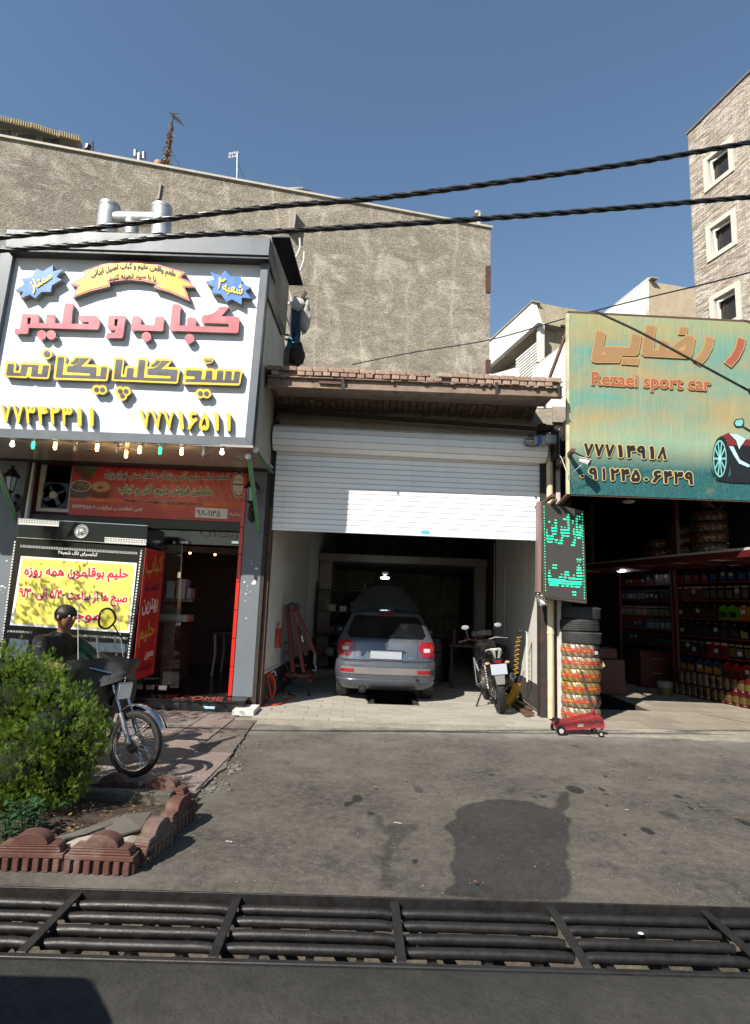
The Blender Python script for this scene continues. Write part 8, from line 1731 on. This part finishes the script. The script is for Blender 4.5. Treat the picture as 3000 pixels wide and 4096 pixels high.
q = MB(); q.torus((-.64, .085, .31), .085, .010, 24, 6, 'y'); bk_(q, 'sprocket', M_ENG, b2); TU([(-.64, .085, .395), (-.1, .10, .43)], .010, 'chain_run', M_RUSTD); TU([(-.64, .085, .225), (-.1, .10, .33)], .010, 'chain_run', M_RUSTD)
q = MB(); q.prism([[V((-.86, .075, .42)), V((-.55, .075, .66)), V((-.38, .075, .55)), V((-.70, .075, .40))]], (0, .02, 0)); bk_(q, 'chain_guard', M_BLKP, b2)
for s_ in (1,): TU([(-.05, .17, .55), (.0, .22, .75), (-.02, .22, .38), (-.12, .2, .32)], .012, 'crash_bar', M_ALU)
rc2 = PZ(2002, 2850, .03); fc2 = PZ(1946, 2796, .03); d2 = (fc2 - rc2).normalized(); place(b2, V((rc2.x, rc2.y, .028)) + d2 * .64, atan2(d2.y, d2.x), rx=radians(-7))
# ============================================================ things in the garage
zG = Zm(1000, 2350, 800); gp = lambda x, y, Y: PY(*zG(x, y), Y)
ec = thing('engine_crane', (PY(1130, 2740, 10.4).x, 10.4, .02), 'folded red engine crane with hanging chain by the left garage wall', 'crane')
M_CR = mat('crane_red', '#661412', .42, .15, 5, .05, 0, dirt='#2a100e', dirtamt=.4, dscale=6)
Yc = 10.2
def cb_(a, b, w_, name, Ya=Yc, Yb=None, m_=None): return MB().bar(gp(*a, Ya), gp(*b, Yb or Ya), w_, w_).build(name, m_ or M_CR, ec, 20, .004)
cb_((305, 140), (355, 700), .075, 'mast'); cb_((345, 150), (445, 700), .06, 'leg_beam', Yc - .1); cb_((372, 150), (535, 540), .055, 'boom', Yc - .05); cb_((395, 320), (470, 560), .045, 'hydraulic_jack', Yc + .05); cb_((425, 395), (438, 450), .03, 'jack_rod', Yc - .02, None, M_KEY)
cb_((290, 720), (520, 735), .06, 'base_beam', Yc); cb_((330, 650), (470, 640), .04, 'cross_brace', Yc); cb_((280, 760), (300, 700), .05, 'base_foot', Yc - .2, Yc + .3); cb_((500, 770), (515, 700), .05, 'base_foot', Yc - .2, Yc + .3); cb_((400, 230), (455, 330), .02, 'hose_guard', Yc - .1)
for x, y in ((278, 795), (490, 795), (330, 770)): c_ = gp(x, y, Yc - .15); c_.z = .05; MB().cyl(c_ + V((-.02, 0, 0)), c_ + V((.02, 0, 0)), .045, None, 16).build('caster', M_BLACKP, ec)
MB().torus(gp(345, 160, Yc - .08), .06, .018, 18, 6, 'y').build('pivot_ring', M_BLACKP, ec); MB().torus(gp(385, 158, Yc - .08), .04, .014, 18, 6, 'y').build('pivot_ring', M_BLACKP, ec)
q = MB(); ca_, cz_ = gp(540, 545, Yc - .05), gp(532, 640, Yc - .05)
for i in range(9): c_ = ca_.lerp(cz_, i / 8.5); q.torus(c_, .020, .006, 12, 5, 'y' if i % 2 else 'x')
o = q.build('chain', M_ALU, ec); o['kind'] = 'stuff'
MB().tube([cz_, cz_ + V((.03, 0, -.03)), cz_ + V((.02, 0, -.09)), cz_ + V((-.03, 0, -.08))], .014, 8).build('hook', M_ALU, ec)
def coil(p0, p1, R_, r, turns, name, m_, lab, cat='hose', sag=0, R1=None, n=14):
    pts = []; N_ = int(turns * n); p0 = V(p0); p1 = V(p1); t = (p1 - p0).normalized(); u = t.cross(V((0, 1, 0)) if abs(t.y) < .8 else V((1, 0, 0))).normalized(); v = t.cross(u)
    for i in range(N_ + 1):
        s_ = i / N_; c_ = p0.lerp(p1, s_) + V((sag * sin(pi * s_), 0, 0)); rr = R_ + ((R1 if R1 else R_) - R_) * s_; a = 2 * pi * turns * s_; pts.append(c_ + (u * cos(a) + v * sin(a)) * rr)
    return tag(MB().tube(pts, r, 6).build(name, m_, None, 60, fix=False), lab, cat)
M_RH = mat('red_coil_hose', '#b03024', .35, .1, 5, 0); M_OH = mat('orange_hose', '#c2391f', .4, .1, 5, 0); M_YH = mat('yellow_coil_hose', '#b58a1c', .35, .12, 8, 0)
wl = lambda x, y, k=.05: PX(*zG(x, y), GL + k + .015)
wl_ = lambda x, y, Y=9.75: gp(x, y, Y)
coil(wl_(228, 335), wl_(218, 500), .065, .007, 14, 'coil_hose', M_RH, 'red coiled air hose hanging from the pipe on the left garage wall', R1=.07)
tag(MB().tube([wl_(205, 225), wl_(210, 300), wl_(240, 300), wl_(250, 270), wl_(228, 335)], .01, 6).build('hose_tail', M_RH), 'thin red hose end looping over the tap on the left wall', 'hose')
pw_ = thing('air_pipe', wl_(165, 650), 'white air pipe with tap on the left garage wall', 'pipe'); MB().tube([wl_(165, 650), wl_(185, 290), wl_(190, 262), wl_(212, 262)], .022, 8).build('pipe_run', M_WHITEW, pw_); MB().box(wl_(160, 295), (.05, .04, .08)).build('wall_clip', M_WHITEW, pw_, 20, .005); MB().tube([wl_(203, 262), wl_(205, 225)], .014, 8).build('tap', M_BLACKP, pw_)
tag(MB().box(wl_(103, -90, 9.3), (.02, .06, .13)).build('switch_box', M_CREAM, None, 20, .004), 'cream switch box on the left garage wall near the door', 'switch')
pts = []
for k in range(3):
    for i in range(20): a = 2 * pi * i / 20; pts.append(gp(155 + (52 - k * 5) * sin(a), 815 - 105 * cos(a) * (1 - .08 * k) + 8 * k, 9.18 + .015 * k))
fl_ = lambda x, y: PZ(*zG(x, y), .035)
pts += [gp(185, 940, 9.15)]; fpts = [fl_(120, 968), fl_(230, 966), fl_(285, 945), fl_(310, 915), fl_(372, 905), fl_(340, 885), fl_(240, 885)]
tag(MB().tube(spline(pts, 3), .012, 8).build('hose_loop', M_OH), 'orange hose hung in loops low inside the left door jamb', 'hose'); tag(MB().tube(spline(fpts, 6), .012, 8).build('hose_run', M_OH), 'orange hose trailing in a loop across the garage floor', 'hose')
tag(MB().tube(spline([gp(170, 705, 9.2), gp(200, 690, 9.2), gp(212, 730, 9.2)], 4), .015, 6).build('hose_tap', M_ALU), 'silver tap over the looped orange hose', 'tap')
tag(MB().tube(spline([gp(280, 470, 9.9), gp(300, 450, 9.9), gp(325, 480, 9.9), gp(320, 540, 9.9), gp(285, 530, 9.9), gp(285, 600, 9.9), gp(345, 760, 9.9), gp(400, 830, 9.9)], 6), .012, 6).build('black_cable', M_BLACKP), 'black cable looping down in front of the engine crane', 'cable')
zY = Zm(1830, 2470, 370); yp = lambda x, y, Y: PY(*zY(x, y), Y)
pth = spline([yp(1105, 330, 9.75), yp(1075, 450, 9.75), yp(1060, 600, 9.72), yp(1050, 760, 9.7), yp(1045, 900, 9.7), yp(1040, 1020, 9.68)], 4)
def coilpath(path, R_, r, pitch, name, m_, lab):
    pts = []; L = 0; prev = path[0]; dn = []
    for a, b in zip(path, path[1:]):
        m_n = max(2, int((b - a).length / (pitch / 12)))
        for k in range(m_n): dn.append((a.lerp(b, k / m_n), (b - a).normalized()))
    for p, t in dn:
        L += (p - prev).length; prev = p; u = t.cross(V((0, 1, 0))).normalized(); v = t.cross(u); a = 2 * pi * L / pitch; pts.append(p + (u * cos(a) + v * sin(a)) * R_)
    return tag(MB().tube(pts, r, 6).build(name, m_, None, 60, fix=False), lab, 'hose')
coilpath(pth, .036, .0055, .072, 'coil_hose', M_YH, 'stretched yellow coil hose hanging from the tap on the right wall')
coilpath(spline([yp(1060, 1180, 9.6), yp(1030, 1330, 9.58), yp(960, 1440, 9.55), yp(850, 1540, 9.5)], 5), .062, .010, .022, 'coil_hose', M_YH, 'tightly wound end of the yellow hose resting on the floor by the bike')
tag(MB().tube([yp(1090, 260, 9.75), yp(1110, 245, 9.72), yp(1170, 250, 9.7), yp(1205, 262, 9.7)], .016, 8).build('wall_tap', M_BLACKP), 'black tap feeding the yellow hose on the right wall', 'tap'); tag(MB().tube([yp(1190, 262, 9.72), yp(1235, 268, 9.72), yp(1240, 320, 9.72), yp(1245, 1150, 9.72)], .016, 8).build('air_pipe', M_WHITEW), 'white air pipe running down the sunlit right garage wall', 'pipe')
for i, ((xa, ya), (xb, yb), dz, ln) in enumerate((((960, 1500), (1250, 1745), 0, ''), ((990, 1490), (1320, 1735), 0, ''), ((985, 1500), (1300, 1690), .045, ''))):
    A_, B_ = PZ(*zY(xa, ya), .05), PZ(*zY(xb, yb), .05); MBq = MB(); MBq.bar(A_ + V((0, 0, dz)), B_ + V((0, 0, dz)), .07, .035)
    tag(MBq.build('steel_channel', M_RUST, None, 20, .003), ('left', 'right', 'upper')[i] + ' one of three rusty steel channels lying along the right garage wall', 'steel bar', 'steel channels on the garage floor')
tag(MB().box(PX(*z5(1448, 1038), GR - .02), (.03, .08, .16)).build('junction_box', M_CREAM, None, 20, .005), 'cream junction box high on the right garage wall', 'switch')
# dim workshop clutter at the back
wb = thing('workbench', (2.1, 12.2, .02), 'dim workbench with tools along the right side of the garage', 'workbench'); MB().bb((1.75, 11.6, .78), (2.85, 13.2, .83)).build('benchtop', M_RUSTD, wb)
for x, y in ((1.8, 11.65), (2.8, 11.65), (1.8, 13.15), (2.8, 13.15)): MB().bar((x, y, .02), (x, y, .78), .05, .05).build('leg', M_RUSTD, wb, 0)
random.seed(12)
for i in range(9):
    x, y = random.uniform(1.85, 2.7), random.uniform(11.7, 13.1); h = random.uniform(.08, .3); MB().cyl((x, y, .83), (x, y, .83 + h), random.uniform(.03, .07), random.uniform(.02, .06), 10).build('bottle', random.choice((M_CR, M_BLACKP, M_ALU, M_SHR)), wb)
shk = thing('tool_shelf', (-.9, 14.3, .02), 'dim metal tool shelf at the back left of the garage', 'shelf')
for z in (.3, .8, 1.3, 1.8): MB().bb((-1.0, 14.0, z), (.1, 14.35, z + .03)).build('shelf_board', M_RUSTD, shk, 0)
for x in (-1.0, .1): MB().bar((x, 14.02, 0), (x, 14.02, 2.0), .04, .04).build('upright', M_RUSTD, shk, 0)
for i in range(12): MB().bb((-.95 + .25 * (i % 4), 14.03, .33 + .5 * (i // 4)), (-.80 + .25 * (i % 4), 14.2, .33 + .5 * (i // 4) + random.uniform(.12, .3))).build('carton', random.choice((M_CR, M_BLACKP, M_CREAM, M_SHR)), shk, 0)
cl = thing('oil_drum', (1.45, 11.0, .02), 'dark oil drum standing right of the silver car', 'drum'); MB().lathe([(0, 0), (.28, 0), (.28, .28), (.29, .29), (.28, .30), (.28, .58), (.29, .59), (.28, .6), (.28, .86), (.26, .86), (0, .84)], (1.62, 12.6, .02), n=28).build('drum_body', M_BLACKP, cl)

# ============================================================ planter with its red blocks
def blockmat():
    s = NT('red_painted_concrete'); oi = s.add('ShaderNodeObjectInfo'); n1 = s.noise(6, 6, .65); n2 = s.noise(50, 5, .7); k = s.mix(s.ramp(n1, .35, .65), rgb('#4f322c'), rgb('#60443c')); k = s.mix(s.ramp(n2, .5, .72, 0, .6), k, rgb('#564b43'))
    k = s.mix(s.ramp(s.noise(3, 5, .7), .5, .7, 0, .7), k, rgb('#766d63')); s.bump(s.math('ADD', n2, n1), .6, .006); s.fin(k, .85, 0, .2); return s.m
M_BLK2 = blockmat(); pl_ = thing('planter_border', (-1.6, 4.2, 0), 'low planter border of scalloped red concrete blocks', 'planter')
def block(loc, rz, ry=0, rx=0, dirty=False):
    W_B, D_B = .385, .095; b = bpy.data.objects.new('border_block', None)
    q = MB(); q.bb((-W_B / 2, -D_B / 2 + .02, 0), (W_B / 2, D_B / 2, .115)); n = 7
    for i in range(n): # ribs between the arched flutes
        w_ = W_B / n * .62; x = -W_B / 2 + W_B / n * (i + .5) - W_B / n * .5 + w_ / 2 + .001; q.bb((x - w_ / 2, -D_B / 2, 0), (x + w_ / 2, -D_B / 2 + .021, .085))
    for i in range(n):
        x0 = -W_B / 2 + W_B / n * (i + .26) - .012; arc = [V((x0 + .0 , -D_B / 2, .085)), V((x0 + .0, -D_B / 2, .070))]
    q.bb((-W_B / 2, -D_B / 2 - .002, .085), (W_B / 2, D_B / 2, .118))
    def prof(z0, z1, r0, r1, ins):
        pts = [V((x, -D_B / 2 + ins, z)) for x, z in ((-r0, z0), (r0, z0), (r1, z1), (-r1, z1))]; q.prism([pts], (0, D_B - 2 * ins, 0))
    hw = lambda z: (.175 * sqrt(max(.04, 1 - ((z - .118) / .085) ** 2 * .72)))
    zs_ = [.121, .136, .1375, .152, .1535, .166]
    for a, b_ in ((.119, .1345), (.137, .151), (.1535, .166)): prof(a, b_, hw(a), hw(b_), 0)
    prof(.1340, .1375, hw(.134) - .003, hw(.1375) - .003, .004); prof(.1505, .154, hw(.151) - .003, hw(.154) - .003, .004)
    cap = [V((.100 * cos(a), -D_B / 2, .164 + .072 * sin(a))) for a in [pi * k / 14 for k in range(15)]]; q.prism([cap], (0, D_B, 0))
    M_ = Matrix.Translation(V(loc)) @ Matrix.Rotation(rz, 4, 'Z') @ Matrix.Rotation(rx, 4, 'X') @ Matrix.Rotation(ry, 4, 'Y'); q.xf(M_ @ Matrix.Diagonal((1, 1, .87, 1)))
    return q.build('border_block', M_BLK2, pl_, 30, .004)
bA = PZ(400, 3490); bz = .0
block((bA.x, 3.66, -.002), radians(-1)); block((bA.x - .40, 3.67, -.002), radians(2)); block((bA.x - .80, 3.66, -.002), 0)
block((-1.19, 3.92, .0), radians(82), 0, .05); block((-1.16, 4.33, .0), radians(80), 0, -.06)
block((-1.42, 4.82, -.01), radians(-8), .06); block((-1.81, 4.86, -.02), radians(4), -.05, -.1); block((-2.21, 4.86, -.03), radians(3))
q = MB(); random.seed(31)
q.grid(lambda u, v: V((-4.2 + 3.05 * u, 3.72 + 1.08 * v, .045 + .03 * noise.noise((u * 14, v * 6, 0)) + .012 * noise.noise((u * 60, v * 30, 2)) + .03 * (1 - u))), 120, 44); struct(q.build('soil', M_SOIL))
tag(MB().bb((-3.6, 4.66, 0), (-1.32, 4.76, .115)).build('inner_kerb', concrete('dark_kerb_concrete', '#4c4740', '#625c52', '#25231f', 4, .8), None, 20, .008), 'dark mossy concrete kerb behind the planter soil', 'kerb')  # darker mottled concrete than the old concrete elsewhere
M_BRD = mat('weathered_board', '#5d5850', .8, .3, 3, .3, 0, dirt='#2a2723', dirtamt=.6); M_BRD2 = mat('pale_broken_board', '#9b9284', .8, .2, 3, .3, 0, dirt='#5a5347', dirtamt=.5)
pz4 = lambda x, y, z=.08: PZ(*z4(x, y), z)
for i, (pts, z, m_, lab) in enumerate(((((355, 1505), (560, 1440), (800, 1350), (740, 1410), (560, 1480), (380, 1520)), .10, M_BRD, 'dark warped board leaning in the planter behind the red blocks'), (((690, 1430), (820, 1345), (1000, 1330), (930, 1440), (760, 1490)), .11, M_BRD, 'grey board lying against the side block in the planter'), (((400, 1530), (620, 1480), (640, 1500), (560, 1545), (400, 1560)), .085, M_BRD2, 'pale broken strip of board just behind the front red block'), (((640, 1500), (920, 1450), (900, 1530), (780, 1560), (600, 1545)), .075, M_BRD2, 'pale dusty board under the others in the planter corner'))):
    q = MB(); q.prism([[pz4(x, y, z + .02 * (k % 2)) for k, (x, y) in enumerate(pts)]], (0, .0, .012)); tag(q.build('loose_board', m_, None, 0), lab, 'board')
# ============================================================ plants
def leafmat(name, a, b, c_, rough=.5, tr=.25):
    s = NT(name); oi = s.noise(6, 4, .6); n2 = s.noise(60, 2, .5); k = s.mix(s.ramp(oi, .35, .65), rgb(a), rgb(b)); k = s.mix(s.ramp(n2, .45, .75, 0, .7), k, rgb(c_)); s.fin(k, rough, 0, .3)
    tl_ = s.n.new('ShaderNodeBsdfTranslucent'); s.set(tl_.inputs[0], k); mx = s.n.new('ShaderNodeMixShader'); mx.inputs[0].default_value = tr; s.t.links.new(s.b.outputs[0], mx.inputs[1]); s.t.links.new(tl_.outputs[0], mx.inputs[2]); s.t.links.new(mx.outputs[0], s.out.inputs[0]); return s.m
M_THU = leafmat('thuja_foliage', '#4c631b', '#73892d', '#2b3d13'); M_WEED = leafmat('weed_leaf', '#2f4a30', '#3d5c3a', '#22361f'); M_TREE = leafmat('tree_leaf', '#4a6a2a', '#5d7d35', '#35501e'); M_BARK = mat('bark', '#4a3b2f', .9, .3, 12, .5)
bush = thing('thuja_bush', (-2.3, 4.45, .05), 'dense bright green conifer bush in the planter at the left', 'bush')
blobs = [((-2.42, 4.50, .78), (.27, .30, .31)), ((-2.10, 4.42, .62), (.27, .28, .27)), ((-2.72, 4.5, .66), (.32, .32, .33)), ((-2.28, 4.38, .36), (.33, .30, .30)), ((-2.75, 4.4, .34), (.36, .32, .32)), ((-1.96, 4.45, .50), (.20, .22, .22)), ((-2.02, 4.42, .30), (.20, .22, .22)), ((-2.55, 4.3, .22), (.30, .25, .18)), ((-3.05, 4.5, .5), (.3, .3, .4)), ((-2.50, 4.46, .98), (.17, .2, .15)), ((-2.22, 4.44, .82), (.17, .2, .15))]
def inblob(p, sc_=.82): return any(sum(((p[i] - c_[i]) / (r_[i] * sc_)) ** 2 for i in range(3)) < 1 for c_, r_ in blobs)
random.seed(77); VS, FS = [], []; wts = [r_[0] * r_[2] for c_, r_ in blobs]
def spray(p, out, size, nl=8):
    d = (out + V((0, 0, .35)) + V((random.gauss(0, .22), random.gauss(0, .22), random.gauss(0, .15)))).normalized(); side = d.cross(V((random.gauss(0, 1), random.gauss(0, 1), random.gauss(0, .4)))).normalized()
    for k in range(nl):
        t = (k + .5) / nl; s_ = 1 if k % 2 else -1; base = p + d * size * t * .8; ang = (.95 - .75 * t) * s_; ld = (d * cos(ang) + side * sin(ang)).normalized(); L_ = size * (.52 - .2 * t); wv = ld.cross(d.cross(side)).normalized() * L_ * .15; ld2 = ld + d.cross(side) * random.uniform(-.25, .25)
        o_ = len(VS); VS.extend([base, base + ld2 * L_ * .5 + wv, base + ld2 * L_, base + ld2 * L_ * .5 - wv]); FS.append((o_, o_ + 1, o_ + 2, o_ + 3))
plumes = []
while len(plumes) < 430:
    c_, r_ = random.choices(blobs, wts)[0]; a = random.random() * 2 * pi; z = random.uniform(-1, 1); s_ = sqrt(1 - z * z); dv = V((cos(a) * s_, sin(a) * s_, z))
    p = V((c_[0] + dv.x * r_[0] * .88, c_[1] + dv.y * r_[1] * .88, c_[2] + dv.z * r_[2] * .88))
    if inblob(p, .78) or p.z < .06 or any((p - q_[0]).length < .048 for q_ in plumes): continue
    plumes.append((p, (dv * .75 + V((0, 0, .8)) + V((random.gauss(0, .15), random.gauss(0, .15), 0))).normalized(), random.uniform(.11, .19)))
cnt = 0
while cnt < 5600:
    c_, r_ = random.choices(blobs, wts)[0]; a = random.random() * 2 * pi; z = random.uniform(-1, 1); s_ = sqrt(1 - z * z); dv = V((cos(a) * s_, sin(a) * s_, z)); k_ = random.uniform(.66, .92)
    p = V((c_[0] + dv.x * r_[0] * k_, c_[1] + dv.y * r_[1] * k_, c_[2] + dv.z * r_[2] * k_))
    if inblob(p, .62) or p.z < .05: continue
    spray(p, dv, random.uniform(.03, .055), 7); cnt += 1
for p, ax_, L_p in plumes:
    for k in range(30):
        t = random.random() ** .8; rr = L_p * .30 * sin(pi * min(1, .12 + t * .88)) ** .8; u_ = ax_.orthogonal().normalized(); v_ = ax_.cross(u_); a = random.random() * 6.283; o2 = (u_ * cos(a) + v_ * sin(a))
        spray(p + ax_ * (t * L_p - .05) + o2 * rr * random.uniform(.5, 1), (o2 * .8 + ax_ * .9).normalized(), random.uniform(.022, .042), 7)
me = bpy.data.meshes.new('foliage'); me.from_pydata([tuple(p - bush.location) for p in VS], [], FS); me.materials.append(M_THU); o = bpy.data.objects.new('foliage', me); COL.objects.link(o); o.parent = bush; o['kind'] = 'stuff'
q = MB()
for i in range(9): a = random.random() * 6.28; q.loft([((-2.3, 4.45, .03), .03), ((-2.3 + .2 * cos(a), 4.45 + .15 * sin(a), .4), .018), ((-2.35 + .45 * cos(a), 4.45 + .2 * sin(a), .75), .007)], 6)
q.build('stem', M_BARK, bush)
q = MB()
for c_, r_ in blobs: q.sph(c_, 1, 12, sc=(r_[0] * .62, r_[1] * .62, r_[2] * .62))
q.build('shade_core', leafmat('thuja_shade_core', '#131c09', '#1a240c', '#0c1205', .9, .0), bush, 60)  # dark core balls, the bush's inner shade put into their colour
def weed(c_, n, size, lab, sd):
    random.seed(sd); q = MB()
    for i in range(n):
        a = random.random() * 6.28; h = random.uniform(.02, .9) * size * 1.6; b = V(c_) + V((random.gauss(0, size * .45), random.gauss(0, size * .4), h)); d = V((cos(a), sin(a), random.uniform(-.2, .6))).normalized(); s_ = d.cross(V((0, 0, 1))).normalized(); L_ = random.uniform(.5, 1) * size * .55
        q.add([b, b + d * L_ * .5 + s_ * L_ * .2, b + d * L_, b + d * L_ * .5 - s_ * L_ * .2], [(0, 1, 2, 3)])
    t = thing('weed', c_, lab, 'plant'); q.build('leaf_mass', M_WEED, t, 0, fix=False)['kind'] = 'stuff'
    q = MB()
    for i in range(7): a = random.random() * 6.28; q.tube([V(c_), V(c_) + V((cos(a) * size * .3, sin(a) * size * .3, size * 1.2))], .003, 4)
    q.build('stem', M_WEED, t)
w1 = PZ(95, 3330, .06); weed((w1.x, w1.y, .05), 170, .14, 'broad leaved weed growing at the foot of the bush', 1); w2 = PZ(25, 3370, .06); weed((w2.x, w2.y, .05), 110, .12, 'smaller weed at the left edge behind the red block', 2)
random.seed(41); q = MB()
for i in range(260):
    x, y = random.uniform(-3.0, -1.3), random.uniform(3.75, 4.6); r = random.uniform(.008, .022); a = random.random() * 6.28; b = V((x, y, .075 + random.uniform(0, .02))); d = V((cos(a), sin(a), random.uniform(-.3, .3))); s_ = V((-sin(a), cos(a), random.uniform(-.3, .3))); q.add([b - d * r, b + s_ * r * .5, b + d * r, b - s_ * r * .5], [(0, 1, 2, 3)])
tag(q.build('leaf_litter', mat('dry_leaf', '#7a6038', .8, .5, 40, 0), None, 0, fix=False), 'dry brown leaf litter on the planter soil', 'litter', kind='stuff')
# street tree out of frame to the left; its crown throws the dappled shade
tr = thing('street_tree', (-5.5, 5.0, 0), 'street tree left of the view whose crown dapples the shop front', 'tree')
MB().loft([((-5.5, 5.0, 0), .14), ((-5.45, 5.05, 1.2), .11), ((-5.4, 5.2, 2.4), .09), ((-5.35, 5.5, 3.4), .04)], 10).build('trunk', M_BARK, tr)
for a in ((-5.2, 4.4, 3.4), (-5.3, 6.2, 3.4), (-5.9, 5.6, 3.6)): MB().loft([((-5.42, 5.15, 2.1), .06), (a, .025)], 8).build('limb', M_BARK, tr)
q = MB(); random.seed(19)
for c_, r_, n in (((-5.35, 6.2, 3.35), (.75, .8, .65), 300), ((-4.75, 4.75, 3.35), (.62, .7, .5), 420), ((-5.9, 5.2, 3.7), (.8, .8, .7), 700), ((-4.35, 3.95, 3.3), (.45, .5, .4), 260)):
    cl_ = [V((random.gauss(0, .45) * r_[0], random.gauss(0, .45) * r_[1], random.gauss(0, .45) * r_[2])) + V(c_) for _ in range(n // 24)]
    for i in range(n):
        b = random.choice(cl_) + V((random.gauss(0, .09), random.gauss(0, .09), random.gauss(0, .08))); R = Matrix.Rotation(random.random() * 6, 3, V((random.gauss(0, 1), random.gauss(0, 1), random.gauss(0, 1))).normalized()); r = random.uniform(.03, .055); q.add([b + R @ V(p) * r for p in ((-1, 0, 0), (0, -.4, .1), (1, 0, 0), (0, .4, .1))], [(0, 1, 2, 3)])
q.build('crown', M_TREE, tr, 0, fix=False)['kind'] = 'stuff'
# ============================================================ small litter on the asphalt
random.seed(51)
LT = [((574, 328), '#7a5233', 'small orange leaf lying on the asphalt left of centre'), ((662, 308), '#86683c', 'yellowish leaf on the asphalt below the silver car'), ((1568, 232), '#7a4f33', 'orange leaf far right on the asphalt'), ((1362, 302), '#857235', 'yellow leaf right of the wet patch'), ((862, 603), '#6a4a32', 'brown twig clump at the bottom of the wet patch'), ((1614, 416), '#7d4e30', 'reddish leaf at the right edge of the asphalt'), ((1256, 276), '#7a6342', 'small tan leaf just above the oil spots')]
for i, ((x, y), c_, lab) in enumerate(LT):
    p = a6(x, y); q = MB(); a = random.random() * 6; r = .016
    q.add([p + V((cos(a + k * 2 * pi / 7) * r * random.uniform(.5, 1.2), sin(a + k * 2 * pi / 7) * r * random.uniform(.5, 1.2), .012 + random.uniform(0, .012))) for k in range(7)], [tuple(range(7))]); tag(q.build('fallen_leaf', mat('leaf_' + c_[1:], c_, .7, .3, 60, 0), None, 0), lab, 'leaf')
for (x, y, L_), lab in zip(((640, 428, .07), (155, 482, .06), (70, 412, .03), (1298, 390, .03)), ('white torn paper strip on the asphalt left of the wet patch', 'scrap of white paper on the asphalt at the left', 'tiny white scrap beside the planter shadow', 'tiny white scrap right of the wet patch')):
    p = a6(x, y) + V((0, 0, .008)); tag(MB().box(p, (L_ * .8, .010, .003), rotz(-.3)).build('paper_scrap', M_CREAM, None, 0), lab, 'paper')
q = MB()
for i in range(700):
    x = random.uniform(-2.6, 6); y = random.uniform(3.5, 7.8) ** 1.0; r = random.uniform(.002, .006); q.sph((x, y, .003), r, 4, sc=(1, 1, .6))
tag(q.build('grit', mat('pale_grit', '#8a8272', .9, .4, 50, 0), None, 0, fix=False), 'pale grit scattered over the asphalt', 'grit', kind='stuff')
p0 = PZ(2563, 3716, -.0); tag(MB().sph(p0 + V((0, 0, -.02)), .011, 8, sc=(1.4, 1, .5)).build('bird_dropping', M_KEY), 'white splash on the grating bar at the right', 'splash')
